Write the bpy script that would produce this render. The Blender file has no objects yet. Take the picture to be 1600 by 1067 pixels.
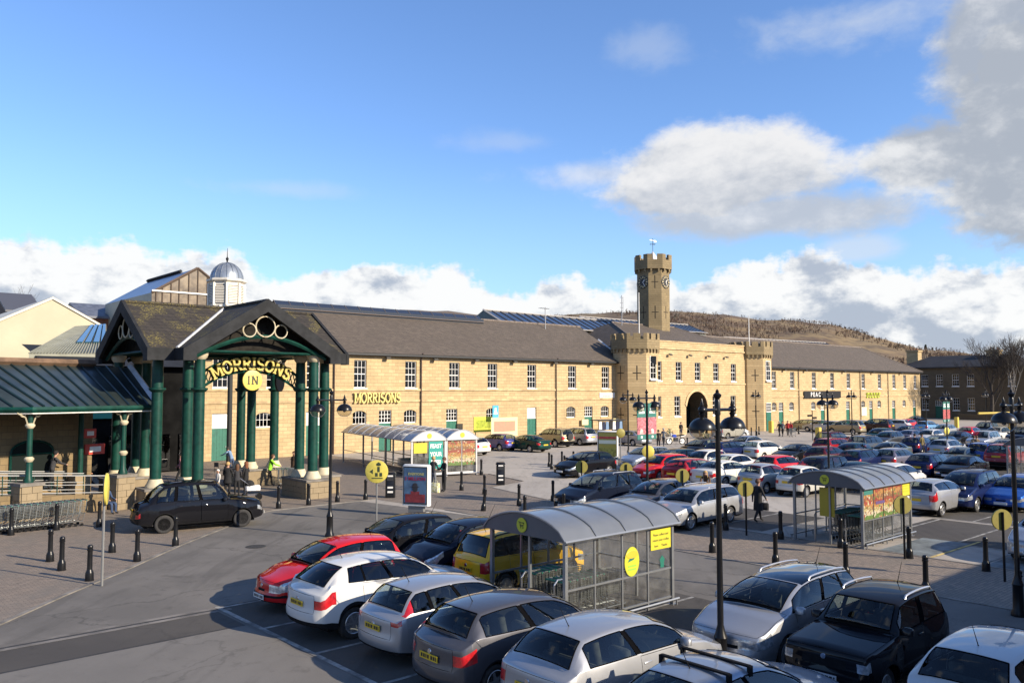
import bpy, bmesh, math, random
import numpy as np
from mathutils import Vector, Matrix
random.seed(7)
R_ = math.radians
C = bpy.context.scene.collection
SC = bpy.context.scene
# ---------------------------------------------------------------- camera
FPX, CAMH = 1290.0, 5.4
HEAD, PITCH = R_(48.096), R_(3.3495)
cd = bpy.data.cameras.new('camera'); cam = bpy.data.objects.new('camera', cd); C.objects.link(cam)
cd.sensor_width = 36; cd.lens = 36 * FPX / 1600; cd.clip_end = 6000; cd.clip_start = 0.2
cam.location = (0, 0, CAMH); cam.rotation_euler = (R_(90) + PITCH, 0, HEAD - R_(90))
SC.camera = cam
_f = Vector((math.cos(HEAD) * math.cos(PITCH), math.sin(HEAD) * math.cos(PITCH), math.sin(PITCH)))
_r = Vector((math.sin(HEAD), -math.cos(HEAD), 0)); _u = _r.cross(_f)
def ray(px, py): return _f + _r * ((px - 800) / FPX) - _u * ((py - 533.5) / FPX)
def at(px, py, z=0.0):
    d = ray(px, py); t = (z - CAMH) / d.z
    return Vector((d.x * t, d.y * t, z))
def atY(px, py, y):
    d = ray(px, py); t = y / d.y
    return Vector((d.x * t, y, CAMH + d.z * t))
# ---------------------------------------------------------------- sun and sky
SUN_AZ, SUN_EL = R_(-68.5), R_(24.8)          # towards the sun, azimuth from +X
sd = bpy.data.lights.new('sun', 'SUN'); sun = bpy.data.objects.new('sun', sd); C.objects.link(sun)
sd.energy = 4.9; sd.angle = R_(0.5); sd.color = (1.0, 0.87, 0.68)
sv = Vector((math.cos(SUN_AZ) * math.cos(SUN_EL), math.sin(SUN_AZ) * math.cos(SUN_EL), math.sin(SUN_EL)))
sun.rotation_euler = sv.to_track_quat('Z', 'Y').to_euler(); sun.location = sv * 300
SC.view_settings.view_transform = 'Standard'; SC.view_settings.look = 'None'
SC.view_settings.exposure = 0.75; SC.view_settings.gamma = 1.0; SC.view_settings.use_curve_mapping = False
SC.render.engine = 'CYCLES'
SC.cycles.max_bounces = 6; SC.cycles.transparent_max_bounces = 16; SC.cycles.caustics_reflective = False; SC.cycles.caustics_refractive = False
W = bpy.data.worlds.new('World'); SC.world = W; W.use_nodes = True
class NG:
    """tiny expression helper for node trees"""
    def __init__(s, nt): s.nt = nt; s.n = nt.nodes; s.l = nt.links
    def put(s, sock, v):
        if isinstance(v, bpy.types.NodeSocket): s.l.new(v, sock)
        elif v is not None: sock.default_value = v
    def m(s, op, a, b=None, c=None, clamp=False):
        n = s.n.new('ShaderNodeMath'); n.operation = op; n.use_clamp = clamp
        for k, v in enumerate((a, b, c)):
            if v is not None: s.put(n.inputs[k], v)
        return n.outputs[0]
    def add(s, a, b): return s.m('ADD', a, b)
    def sub(s, a, b): return s.m('SUBTRACT', a, b)
    def mul(s, a, b): return s.m('MULTIPLY', a, b)
    def ss(s, x, a, b):
        n = s.n.new('ShaderNodeMapRange'); n.interpolation_type = 'SMOOTHSTEP'
        s.put(n.inputs[0], x); n.inputs[1].default_value = a; n.inputs[2].default_value = b
        return n.outputs[0]
    def vec(s, x, y, z):
        n = s.n.new('ShaderNodeCombineXYZ')
        for k, v in enumerate((x, y, z)): s.put(n.inputs[k], v)
        return n.outputs[0]
    def sep(s, v):
        n = s.n.new('ShaderNodeSeparateXYZ'); s.put(n.inputs[0], v); return n.outputs
    def noise(s, v, scale, detail=4, rough=.55, dist=0.0, col=False):
        n = s.n.new('ShaderNodeTexNoise'); s.put(n.inputs['Vector'], v)
        n.inputs['Scale'].default_value = scale; n.inputs['Detail'].default_value = detail
        n.inputs['Roughness'].default_value = rough; n.inputs['Distortion'].default_value = dist
        return n.outputs['Color' if col else 'Fac']
    def mix(s, f, a, b, mode='MIX'):
        n = s.n.new('ShaderNodeMix'); n.data_type = 'RGBA'; n.blend_type = mode
        s.put(n.inputs[0], f)
        for k, v in ((6, a), (7, b)):
            if isinstance(v, (tuple, list)) and len(v) == 3: v = (*v, 1)
            s.put(n.inputs[k], v)
        return n.outputs[2]
g = NG(W.node_tree); bgn = W.node_tree.nodes['Background']; bgn.inputs[1].default_value = 0.1
sky = g.n.new('ShaderNodeTexSky'); sky.sky_type = 'NISHITA'; sky.sun_disc = False
sky.sun_elevation = SUN_EL; sky.sun_rotation = R_(90) - SUN_AZ; sky.air_density = 1.0; sky.dust_density = 0.25; sky.ozone_density = 2.2; sky.altitude = 100
tc = g.n.new('ShaderNodeTexCoord'); D = tc.outputs['Generated']
dx, dy, dz = g.sep(D)
az = g.m('ARCTAN2', dy, dx)                    # radians, decreasing to the right of the view
el = g.m('ARCSINE', dz)
def c_az(px): return HEAD - math.atan((px - 800) / FPX)
def c_el(px, py): return math.atan((609 - py) / math.hypot(FPX, px - 800))
Pn = g.vec(g.mul(az, 1.0), g.mul(el, 1.55), 0.0)
n1 = g.noise(Pn, 5.5, 7, .55, .25)
n2 = g.noise(Pn, 20.0, 8, .62, .2)
n3 = g.noise(Pn, 2.2, 5, .5, .4); n4 = g.noise(Pn, 52.0, 5, .6)
nb = g.noise(g.vec(az, g.mul(el, .35), 3.0), 7.5, 5, .55)
# light side of the billows: the same noise sampled a little towards the sun, minus itself
Ps = g.vec(g.sub(az, .018), g.add(g.mul(el, 1.55), .03), 0.0)
n1s = g.noise(Ps, 5.5, 7, .55, .25); n2s = g.noise(Ps, 20.0, 8, .62, .2)
relief = g.add(g.mul(g.sub(n1, n1s), 2.2), g.mul(g.sub(n2, n2s), 1.0))
# 1: bank of cumulus along the horizon
top = g.add(.142, g.add(g.mul(g.sub(nb, .5), .17), g.mul(g.sub(n2, .5), .05)))
leftup = g.mul(g.ss(az, c_az(560), c_az(60)), .030)
top = g.add(top, g.add(leftup, g.mul(g.sub(n4, .5), .022)))
bank = g.ss(g.sub(top, el), -.003, .012)
# 2: clouds placed by azimuth/elevation ellipses with ragged edges
def blob(px, py, rx, ry, soft, amp=.9):
    a0, e0 = c_az(px), c_el(px, py)
    u = g.m('DIVIDE', g.sub(az, a0), rx / FPX * .9); v = g.m('DIVIDE', g.sub(el, e0), ry / FPX * .9)
    d = g.m('SQRT', g.add(g.mul(u, u), g.mul(v, v)))
    d = g.add(d, g.mul(g.sub(n1, .5), -amp * 1.6)); d = g.add(d, g.mul(g.sub(n2, .5), -amp * .75)); d = g.add(d, g.mul(g.sub(n4, .5), -amp * .28))
    return g.ss(d, 1.0 + soft * .5, 1.0 - soft * .7)
big = g.m('MAXIMUM', blob(1125, 268, 215, 80, .40), g.mul(blob(1200, 335, 215, 40, .5), .92))
big = g.m('MAXIMUM', big, g.mul(blob(960, 268, 150, 26, 1.0, 1.3), .65))
dark = g.m('MAXIMUM', blob(1640, 215, 135, 165, .28), blob(1460, 235, 95, 55, .42))
dark = g.m('MAXIMUM', dark, g.mul(blob(1600, 60, 105, 110, .4), .95))
wisps = g.m('MAXIMUM', g.mul(blob(1350, 20, 150, 36, 1.3, 1.7), .6), g.mul(blob(790, 218, 80, 14, 1.6, 2.2), .25))
wisps = g.m('MAXIMUM', wisps, g.mul(blob(440, 293, 100, 10, 1.6, 2.2), .28))
wisps = g.m('MAXIMUM', wisps, g.mul(blob(1010, 62, 55, 26, 1.7, 2.4), .28))
wisps = g.m('MAXIMUM', wisps, g.mul(blob(1345, 390, 55, 18, 1.0, 1.6), .6))
# elsewhere on the dome the same broken cloud goes on
else_ = g.mul(g.ss(n3, .56, .68), g.ss(g.m('ABSOLUTE', g.sub(az, HEAD)), .62, .85))
else_ = g.mul(else_, .85)
skyc = g.mix(1.0, sky.outputs[0], (.92, 1.10, 1.40), 'MULTIPLY')
skyc = g.mix(g.mul(g.ss(el, .30, .06), .42), skyc, (2.9, 4.5, 6.1))
bt = g.ss(g.add(g.m('DIVIDE', el, g.m('MAXIMUM', top, .02)), g.mul(relief, 1.7)), .20, .95)
cbank = g.mix(bt, (2.75, 3.1, 3.7), (5.9, 5.9, 5.85))
cbig = g.mix(g.ss(g.add(g.mul(relief, 1.4), g.mul(g.sub(el, c_el(1150, 300)), 9.)), -.55, .75), (3.2, 3.4, 3.75), (5.4, 5.35, 5.3))
cdark = g.mix(g.ss(g.add(g.mul(relief, 1.5), g.mul(g.sub(az, c_az(1540)), 2.6)), -.25, 1.0), (2.6, 2.85, 3.25), (5.1, 5.15, 5.2))
col = g.mix(else_, skyc, (4.2, 4.3, 4.6))
col = g.mix(wisps, col, (4.3, 4.6, 5.0))
col = g.mix(g.mul(bank, .97), col, cbank)
col = g.mix(g.mul(big, .95), col, cbig)
col = g.mix(g.mul(dark, .97), col, cdark)
col = g.mix(g.ss(dz, -.01, -.06), col, (1.2, 1.1, 1.0))
g.l.new(col, bgn.inputs[0])
# ---------------------------------------------------------------- materials
MATS = {}
def mat(name, col, rough=.6, metal=0.0, var=0.0, vscale=3.0, bump=0.0, bscale=20., coat=0.0, spec=.5, emit=0.0, col2=None, detail=4):
    if name in MATS: return MATS[name]
    m = bpy.data.materials.new(name); m.use_nodes = True; MATS[name] = m
    b = m.node_tree.nodes['Principled BSDF']; g = NG(m.node_tree)
    b.inputs['Roughness'].default_value = rough; b.inputs['Metallic'].default_value = metal
    b.inputs['Coat Weight'].default_value = coat; b.inputs['Coat Roughness'].default_value = .04; b.inputs['Specular IOR Level'].default_value = spec
    b.inputs['Base Color'].default_value = (*col, 1)
    if var or bump:
        t = g.n.new('ShaderNodeTexCoord').outputs['Object']
        if var:
            f = g.noise(t, vscale, detail, .6)
            lo = tuple(c * (1 - var) for c in col); hi = col2 or tuple(min(1, c * (1 + var)) for c in col)
            g.l.new(g.mix(g.ss(f, .3, .7), lo, hi), b.inputs['Base Color'])
        if bump:
            bn = g.n.new('ShaderNodeBump'); bn.inputs['Strength'].default_value = bump; bn.inputs['Distance'].default_value = .02
            g.l.new(g.noise(t, bscale, 5, .6), bn.inputs['Height']); g.l.new(bn.outputs[0], b.inputs['Normal'])
    if emit:
        b.inputs['Emission Color'].default_value = (*col, 1); b.inputs['Emission Strength'].default_value = emit
    return m
def glass(name, tint, refl=1.0, rough=.015, film=0.0):
    if name in MATS: return MATS[name]
    m = bpy.data.materials.new(name); m.use_nodes = True; MATS[name] = m; g = NG(m.node_tree)
    for n in list(g.n):
        if n.type == 'BSDF_PRINCIPLED': g.n.remove(n)
    out = [n for n in g.n if n.type == 'OUTPUT_MATERIAL'][0]
    tr = g.n.new('ShaderNodeBsdfTransparent'); tr.inputs[0].default_value = (*tint, 1)
    gl = g.n.new('ShaderNodeBsdfGlossy'); gl.inputs['Roughness'].default_value = rough; gl.inputs[0].default_value = (.95, .97, 1, 1)
    fr = g.n.new('ShaderNodeLayerWeight'); fr.inputs[0].default_value = .5          # Schlick, the same from both sides of the sheet
    f = g.m('MULTIPLY', g.add(.04, g.mul(g.m('POWER', fr.outputs['Facing'], 5.0), .96)), refl, clamp=True)
    mx = g.n.new('ShaderNodeMixShader'); g.l.new(f, mx.inputs[0]); g.l.new(tr.outputs[0], mx.inputs[1]); g.l.new(gl.outputs[0], mx.inputs[2])
    last = mx.outputs[0]
    if film:                                       # dust and scratches on the sheet
        df = g.n.new('ShaderNodeBsdfDiffuse'); df.inputs[0].default_value = (.5, .49, .46, 1); t = g.n.new('ShaderNodeTexCoord').outputs['Object']
        m2 = g.n.new('ShaderNodeMixShader'); g.l.new(g.mul(g.ss(g.noise(t, 2.2, 6, .7), .25, .8), film), m2.inputs[0]); g.l.new(last, m2.inputs[1]); g.l.new(df.outputs[0], m2.inputs[2]); last = m2.outputs[0]
    g.l.new(last, out.inputs[0]); return m
def masonry(name, c1, c2, mortar, bw, bh, stain=.35, msize=.012, bump=.5, zscale=1.0, moss=None, rough=.9, xonly=False, streak=0.0):
    """coursed blocks laid along the wall: u = x+y, v = z"""
    if name in MATS: return MATS[name]
    m = bpy.data.materials.new(name); m.use_nodes = True; MATS[name] = m; g = NG(m.node_tree); b = g.n['Principled BSDF']
    t = g.n.new('ShaderNodeTexCoord').outputs['Object']; x, y, z = g.sep(t)
    u = x if xonly else g.add(x, y)
    v = g.vec(u, g.mul(z, zscale), 0.0)
    br = g.n.new('ShaderNodeTexBrick'); g.l.new(v, br.inputs['Vector'])
    br.inputs['Scale'].default_value = 1; br.inputs['Brick Width'].default_value = bw; br.inputs['Row Height'].default_value = bh
    br.inputs['Mortar Size'].default_value = msize; br.inputs['Mortar Smooth'].default_value = .3; br.inputs['Bias'].default_value = 0
    br.inputs['Color1'].default_value = (*c1, 1); br.inputs['Color2'].default_value = (*c2, 1); br.inputs['Mortar'].default_value = (*mortar, 1)
    f = g.noise(t, .35, 5, .6); f2 = g.noise(t, 2.5, 5, .65)
    c = g.mix(g.mul(g.ss(f, .38, .72), stain), br.outputs['Color'], tuple(q * .55 for q in c1), 'MIX')
    c = g.mix(g.mul(g.ss(f2, .35, .7), stain * .6), c, tuple(q * .72 for q in c2))
    if streak:
        fs = g.noise(g.vec(g.mul(u, 3.0), g.mul(z, .22), 0.0), 1.0, 4, .6)
        c = g.mix(g.mul(g.ss(fs, .56, .76), streak), c, tuple(q * .45 for q in c1))
    if moss:
        fm = g.noise(t, 1.1, 6, .7); fm2 = g.noise(t, 14, 3, .6)
        c = g.mix(g.mul(g.ss(fm, .45, .6), g.ss(fm2, .45, .62)), c, moss)
    g.l.new(c, b.inputs['Base Color']); b.inputs['Roughness'].default_value = rough
    bn = g.n.new('ShaderNodeBump'); bn.inputs['Strength'].default_value = bump; bn.inputs['Distance'].default_value = .03
    g.l.new(g.add(g.mul(br.outputs['Fac'], -1.0), g.mul(f2, .6)), bn.inputs['Height']); g.l.new(bn.outputs[0], b.inputs['Normal'])
    return m
# ---------------------------------------------------------------- mesh builder
class MB:
    def __init__(s): s.v = []; s.f = []; s.mi = []
    def poly(s, pts, mi=0):
        k = len(s.v); s.v += [tuple(p) for p in pts]; s.f.append(tuple(range(k, k + len(pts)))); s.mi.append(mi)
    def faces(s, pts, fs, mi=0):
        k = len(s.v); s.v += [tuple(p) for p in pts]
        for f in fs: s.f.append(tuple(k + i for i in f)); s.mi.append(mi)
    def box(s, x0, y0, z0, x1, y1, z1, mi=0, M=None):
        if x0 > x1: x0, x1 = x1, x0
        if y0 > y1: y0, y1 = y1, y0
        if z0 > z1: z0, z1 = z1, z0
        p = [(x0, y0, z0), (x1, y0, z0), (x1, y1, z0), (x0, y1, z0), (x0, y0, z1), (x1, y0, z1), (x1, y1, z1), (x0, y1, z1)]
        if M is not None: p = [tuple(M @ Vector(q)) for q in p]
        s.faces(p, [(0, 3, 2, 1), (4, 5, 6, 7), (0, 1, 5, 4), (1, 2, 6, 5), (2, 3, 7, 6), (3, 0, 4, 7)], mi)
        return s
    def prism(s, poly, a, b, axis='z', mi=0):
        """extrude a 2D polygon; axis y: polygon is (x,z); axis x: (y,z)"""
        P = lambda q, h: (q[0], q[1], h) if axis == 'z' else ((q[0], h, q[1]) if axis == 'y' else (h, q[0], q[1]))
        n = len(poly); pts = [P(q, a) for q in poly] + [P(q, b) for q in poly]
        s.faces(pts, [tuple(range(n)), tuple(range(2 * n - 1, n - 1, -1))] + [(i, n + i, n + (i + 1) % n, (i + 1) % n) for i in range(n)], mi)
        return s
    def tube(s, pts, r, n=6, mi=0, caps=True, closed=False):
        pts = [Vector(p) for p in pts]; k0 = len(s.v); m = len(pts); rs = r if isinstance(r, (list, tuple)) else [r] * m
        ref = None
        for i, p in enumerate(pts):
            if closed: d = pts[(i + 1) % m] - pts[i - 1]
            else: d = pts[min(i + 1, m - 1)] - pts[max(i - 1, 0)]
            if d.length < 1e-9: d = Vector((0, 0, 1))
            d.normalize()
            if ref is None: ref = Vector((0, 0, 1)) if abs(d.z) < .9 else Vector((1, 0, 0))
            a = d.cross(ref)
            if a.length < 1e-4: a = d.cross(Vector((.3, 1, .2)))
            a.normalize(); b = a.cross(d); ref = b.cross(a) if False else ref
            for q in range(n):
                t = 2 * math.pi * q / n; s.v.append(tuple(p + (a * math.cos(t) + b * math.sin(t)) * rs[i]))
        for i in range(m if closed else m - 1):
            j = (i + 1) % m
            for q in range(n):
                s.f.append((k0 + i * n + q, k0 + i * n + (q + 1) % n, k0 + j * n + (q + 1) % n, k0 + j * n + q)); s.mi.append(mi)
        if caps and not closed:
            s.f.append(tuple(k0 + q for q in range(n - 1, -1, -1))); s.mi.append(mi)
            s.f.append(tuple(k0 + (m - 1) * n + q for q in range(n))); s.mi.append(mi)
        return s
    def lathe(s, prof, n=16, mi=0, M=None, a0=0.0):
        """prof: list of (r,z); axis z"""
        k0 = len(s.v)
        for r, z in prof:
            for q in range(n):
                t = a0 + 2 * math.pi * q / n; p = Vector((r * math.cos(t), r * math.sin(t), z))
                s.v.append(tuple(M @ p if M is not None else p))
        for i in range(len(prof) - 1):
            for q in range(n):
                s.f.append((k0 + i * n + q, k0 + i * n + (q + 1) % n, k0 + (i + 1) * n + (q + 1) % n, k0 + (i + 1) * n + q)); s.mi.append(mi)
        for i, fl in ((0, 1), (len(prof) - 1, 0)):
            if prof[i][0] > 1e-6:
                f = [k0 + i * n + q for q in range(n)]; s.f.append(tuple(f[::-1] if fl else f)); s.mi.append(mi)
        return s
    def mesh(s, name, mats, smooth=None):
        me = bpy.data.meshes.new(name); me.from_pydata(s.v, [], s.f)
        for m in (mats if isinstance(mats, (list, tuple)) else [mats]): me.materials.append(m)
        if any(s.mi): me.polygons.foreach_set('material_index', s.mi)
        if smooth is not None:
            me.polygons.foreach_set('use_smooth', [True] * len(s.f))
            if smooth < 179: me.set_sharp_from_angle(angle=R_(smooth))
        me.update(); return me
    def build(s, name, mats, parent=None, smooth=None): return obj(name, s.mesh(name, mats, smooth), parent)
def obj(name, me, parent=None, loc=None, rz=None):
    o = bpy.data.objects.new(name, me); C.objects.link(o)
    if parent is not None: o.parent = parent
    if loc is not None: o.location = loc
    if rz is not None: o.rotation_euler = (0, 0, rz)
    return o
def tag(o, label=None, cat=None, group=None, kind=None):
    if label: o['label'] = label
    if cat: o['category'] = cat
    if group: o['group'] = group
    if kind: o['kind'] = kind
    return o
def thing(name, label, cat, loc=(0, 0, 0), rz=0.0, group=None):
    o = bpy.data.objects.new(name, None); C.objects.link(o); o.location = loc; o.rotation_euler = (0, 0, rz); o.empty_display_size = .3
    return tag(o, label, cat, group)
def kids(o): return [c for c in o.children]
def dup(root, loc, rz=None, label=None, group=None, scale=None):
    r = root.copy(); C.objects.link(r); r.location = loc
    if rz is not None: r.rotation_euler = (0, 0, rz)
    if label: r['label'] = label
    if group: r['group'] = group
    if scale: r.scale = scale
    def rec(src, dst):
        for ch in list(src.children):
            c = ch.copy(); C.objects.link(c); c.parent = dst; rec(ch, c)
    rec(root, r); return r
def text_mesh(txt, size, depth=.01, offset=0.0, align='CENTER', spacing=1.0):
    cu = bpy.data.curves.new('t', 'FONT'); cu.body = txt; cu.size = size; cu.extrude = depth; cu.offset = offset; cu.align_x = align; cu.align_y = 'CENTER'; cu.resolution_u = 2; cu.space_character = spacing
    o = bpy.data.objects.new('t', cu); C.objects.link(o)
    me = bpy.data.meshes.new_from_object(o.evaluated_get(bpy.context.evaluated_depsgraph_get()))
    bpy.data.objects.remove(o); return me
def text(name, txt, size, m, parent, loc, rot, depth=.008, offset=0.0, spacing=1.0):
    me = text_mesh(txt, size, depth, offset, spacing=spacing); me.materials.clear(); me.materials.append(m); me.name = name
    o = obj(name, me, parent, loc); o.rotation_euler = rot; return o
FRONT = (R_(90), 0, 0)       # text facing -Y
# ---------------------------------------------------------------- slab-serif lettering from strokes
def _arc(cx, cy, rx, ry, a, b, n=10): return [(cx + rx * math.cos(R_(a + (b - a) * i / n)), cy + ry * math.sin(R_(a + (b - a) * i / n))) for i in range(n + 1)]
GL = {'M': (.95, [[(.14, 0), (.14, 1)], [(.81, 0), (.81, 1)], [(.14, 1), (.475, .22), (.81, 1)]], [(.14, 0), (.81, 0), (.10, 1), (.85, 1)]),
      'O': (.86, [_arc(.43, .5, .34, .47, 0, 360, 22)], []),
      'R': (.80, [[(.18, 0), (.18, 1)], [(.18, .96)] + _arc(.42, .73, .23, .23, 90, -90, 8) + [(.18, .5)], [(.40, .5), (.68, .03)]], [(.18, 0), (.14, 1), (.70, 0)]),
      'I': (.42, [[(.21, 0), (.21, 1)]], [(.21, 0), (.21, 1)]),
      'S': (.70, [_arc(.35, .73, .24, .24, 20, 270, 12) + _arc(.35, .26, .26, .23, 90, -160, 12)], []),
      'N': (.88, [[(.16, 0), (.16, 1)], [(.72, 0), (.72, 1)], [(.16, 1), (.72, 0)]], [(.16, 0), (.12, 1), (.72, 1)])}
def glyph(mb, ch, ox, oz, sc, y0, depth, tilt=0.0, wt=.15, mi=0):
    w, strokes, serifs = GL[ch]; ct, st = math.cos(tilt), math.sin(tilt); k = 0
    strokes = list(strokes) + [[(x - .15, .045 if y == 0 else .955), (x + .15, .045 if y == 0 else .955)] for x, y in serifs]
    for si, ln in enumerate(strokes):
        hw = (wt if si < len(strokes) - len(serifs) else .09) / 2
        n = len(ln); Lp, Rp = [], []
        for i, p in enumerate(ln):
            a = ln[max(i - 1, 0)]; b = ln[min(i + 1, n - 1)]
            if ln[0] == ln[-1] and n > 3 and i in (0, n - 1): a, b = ln[-2], ln[1]
            d = Vector((b[0] - a[0], b[1] - a[1])).normalized(); nx, ny = -d.y * hw, d.x * hw
            Lp.append((p[0] + nx, p[1] + ny)); Rp.append((p[0] - nx, p[1] - ny))
        yy = y0 - .0015 * k; k += 1
        T = lambda q, y: (ox + ((q[0] - w / 2) * ct - (q[1] - .5) * st) * sc, y, oz + ((q[0] - w / 2) * st + (q[1] - .5) * ct) * sc)
        for i in range(n - 1):
            quad = [Rp[i], Rp[i + 1], Lp[i + 1], Lp[i]]
            pts = [T(q, yy) for q in quad] + [T(q, yy + depth) for q in quad]
            mb.faces(pts, [(0, 1, 2, 3), (7, 6, 5, 4), (0, 4, 5, 1), (2, 6, 7, 3)] + ([(1, 5, 6, 2)] if i == n - 2 else []) + ([(3, 7, 4, 0)] if i == 0 else []), mi)
    return w * sc
# ---------------------------------------------------------------- surface materials of the place
def ground_mat(name, base, patch, stain, scale=.12, dark=None, cracks=.5):
    m = bpy.data.materials.new(name); m.use_nodes = True; MATS[name] = m; g = NG(m.node_tree); b = g.n['Principled BSDF']
    t = g.n.new('ShaderNodeTexCoord').outputs['Object']
    a = g.noise(t, scale, 6, .62, .4); f = g.noise(t, 1.3, 6, .7); h = g.noise(t, 45, 3, .7)
    c = g.mix(g.ss(a, .40, .62), base, patch)
    c = g.mix(g.mul(g.ss(f, .55, .75), stain), c, tuple(q * .45 for q in base))
    fx = g.noise(g.vec(*[g.mul(q, k) for q, k in zip(g.sep(t)[:2], (.5, .16))], 0.0) if False else t, .45, 7, .75, 1.2)
    x_, y_, z_ = g.sep(t); ft = g.noise(g.vec(g.mul(g.sub(x_, y_), .75), g.mul(g.add(x_, y_), .09), 0.0), 1.0, 6, .68, .8); c = g.mix(g.mul(g.ss(ft, .50, .66), .5), c, tuple(q * .55 for q in base)); fl_ = g.noise(t, .9, 5, .7, .3); c = g.mix(g.mul(g.ss(fl_, .58, .74), .35), c, tuple(min(1, q * 1.35) for q in base))   # tyre wear, pale patches
    c = g.mix(g.mul(g.ss(fx, .57, .68), .65), c, tuple(q * .40 for q in base))           # oil and wet patches
    c = g.mix(.35, c, g.mix(h, tuple(q * .6 for q in base), tuple(min(1, q * 1.5) for q in base)))
    vo = g.n.new('ShaderNodeTexVoronoi'); vo.feature = 'DISTANCE_TO_EDGE'; vo.inputs['Scale'].default_value = .16
    wob = g.n.new('ShaderNodeVectorMath'); wob.operation = 'ADD'; g.l.new(t, wob.inputs[0]); g.l.new(g.noise(t, .8, 4, .6, 0, True), wob.inputs[1]); g.l.new(wob.outputs[0], vo.inputs['Vector'])
    c = g.mix(g.mul(g.ss(vo.outputs['Distance'], .006, .001), cracks), c, tuple(q * .3 for q in base))
    g.l.new(c, b.inputs['Base Color']); b.inputs['Roughness'].default_value = .88; b.inputs['Specular IOR Level'].default_value = .3
    bn = g.n.new('ShaderNodeBump'); bn.inputs['Strength'].default_value = .35; bn.inputs['Distance'].default_value = .01
    g.l.new(h, bn.inputs['Height']); g.l.new(bn.outputs[0], b.inputs['Normal']); return m
M_ASPH = ground_mat('worn_asphalt', (.34, .305, .262), (.41, .37, .318), .5, .10, cracks=.35)
M_DARK = ground_mat('dark_tarmac', (.062, .056, .050), (.088, .079, .069), .6, .16, cracks=.2)
M_ROAD = ground_mat('entrance_road_tarmac', (.122, .112, .100), (.185, .169, .15), .9, .22, cracks=.4)
M_ROAD2 = ground_mat('road_tarmac', (.145, .134, .12), (.18, .166, .148), .7, .3, cracks=.25)
M_GRAS = mat('rough_land', (.075, .075, .035), .95, var=.5, vscale=.02, col2=(.11, .085, .05))
def paver_mat(name, c1, c2, mort):
    m = bpy.data.materials.new(name); m.use_nodes = True; MATS[name] = m; g = NG(m.node_tree); b = g.n['Principled BSDF']
    t = g.n.new('ShaderNodeTexCoord').outputs['Object']
    br = g.n.new('ShaderNodeTexBrick'); g.l.new(t, br.inputs['Vector']); br.inputs['Scale'].default_value = 1
    br.inputs['Brick Width'].default_value = .21; br.inputs['Row Height'].default_value = .105; br.inputs['Mortar Size'].default_value = .006
    br.inputs['Color1'].default_value = (*c1, 1); br.inputs['Color2'].default_value = (*c2, 1); br.inputs['Mortar'].default_value = (*mort, 1)
    x, y, z = g.sep(t)
    f = g.noise(t, .5, 6, .65); k = g.noise(t, 4, 5, .7)
    c = g.mix(g.mul(g.ss(f, .45, .65), .5), br.outputs['Color'], (.15, .135, .115)); c = g.mix(g.mul(g.ss(k, .52, .72), .55), c, tuple(q * .5 for q in c1))
    sp = g.noise(t, 9, 2, .5); c = g.mix(g.mul(g.ss(sp, .70, .73), .7), c, (.03, .03, .028))   # chewing gum and drips
    g.l.new(c, b.inputs['Base Color']); b.inputs['Roughness'].default_value = .85
    bn = g.n.new('ShaderNodeBump'); bn.inputs['Strength'].default_value = .4; bn.inputs['Distance'].default_value = .008
    g.l.new(g.add(g.mul(br.outputs['Fac'], -1.), g.mul(k, .5)), bn.inputs['Height']); g.l.new(bn.outputs[0], b.inputs['Normal']); return m
M_PAV = paver_mat('block_paving', (.25, .196, .150), (.18, .145, .113), (.07, .058, .048))
M_LINE = mat('worn_line_paint', (.24, .23, .21), .8, var=.55, vscale=2.2, bump=.1)
M_YLINE = mat('yellow_line_paint', (.50, .38, .12), .8, var=.5, vscale=2)
M_BLUEP = mat('faded_blue_paint', (.13, .15, .155), .85, var=.5, vscale=1.2)
M_KERB = mat('kerb_concrete', (.165, .148, .128), .85, var=.35, vscale=1.5, bump=.3)
M_IRON = mat('drain_iron', (.05, .047, .044), .7, .3, var=.3, vscale=9)
def sheet(name, poly, z, m, kind='structure'):
    b = MB(); b.poly([(x, y, z) for x, y in poly]); o = b.build(name, m); o['kind'] = kind; return o
ga = MB(); rr_ = [0, 60, 140, 260, 420, 800, 3500]
ga.poly([(4000 * math.cos(a), 4000 * math.sin(a), -.012) for a in [2 * math.pi * k / 48 for k in range(48)]]); o = ga.build('ground', M_GRAS); o['kind'] = 'structure'
sheet('car_park', [(-40, -60), (230, -60), (230, 130), (-40, 130)], 0.0, M_ASPH)
sheet('road', [(-30, -30), (23, -30), (23, 26), (21.5, 35.6), (13, 34.5), (-30, 34)], .0025, M_ROAD)
# block paving: left forecourt, portico court and the path between the two bollard rows
PAVL = [(-30, 35.5), (-30, 4), (0, 18.6), (4.17, 22.35), (6.07, 24.41), (8.0, 26.31), (10.98, 29.54), (14.2, 32.6), (15.3, 34.2), (16.9, 35.0), (22.5, 35.2), (22.9, 30.0), (23.0, 2.0), (27.9, 2.0), (28.1, 26.8), (30.0, 35.2), (33.4, 36.2), (34.6, 40.8), (34.6, 62.5), (-30, 62.5)]
sheet('pavement', PAVL, .006, M_PAV)
def strip(name, pts, w, z, m, h=.0):
    b = MB()
    for (x0, y0), (x1, y1) in zip(pts, pts[1:]):
        d = Vector((x1 - x0, y1 - y0)).normalized(); nx, ny = -d.y * w / 2, d.x * w / 2
        if h: b.prism([(x0 + nx, y0 + ny), (x0 - nx, y0 - ny), (x1 - nx, y1 - ny), (x1 + nx, y1 + ny)], 0, h)
        else: b.poly([(x0 - nx, y0 - ny, z), (x1 - nx, y1 - ny, z), (x1 + nx, y1 + ny, z), (x0 + nx, y0 + ny, z)])
    o = b.build(name, m); o['kind'] = 'structure'; return o
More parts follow.
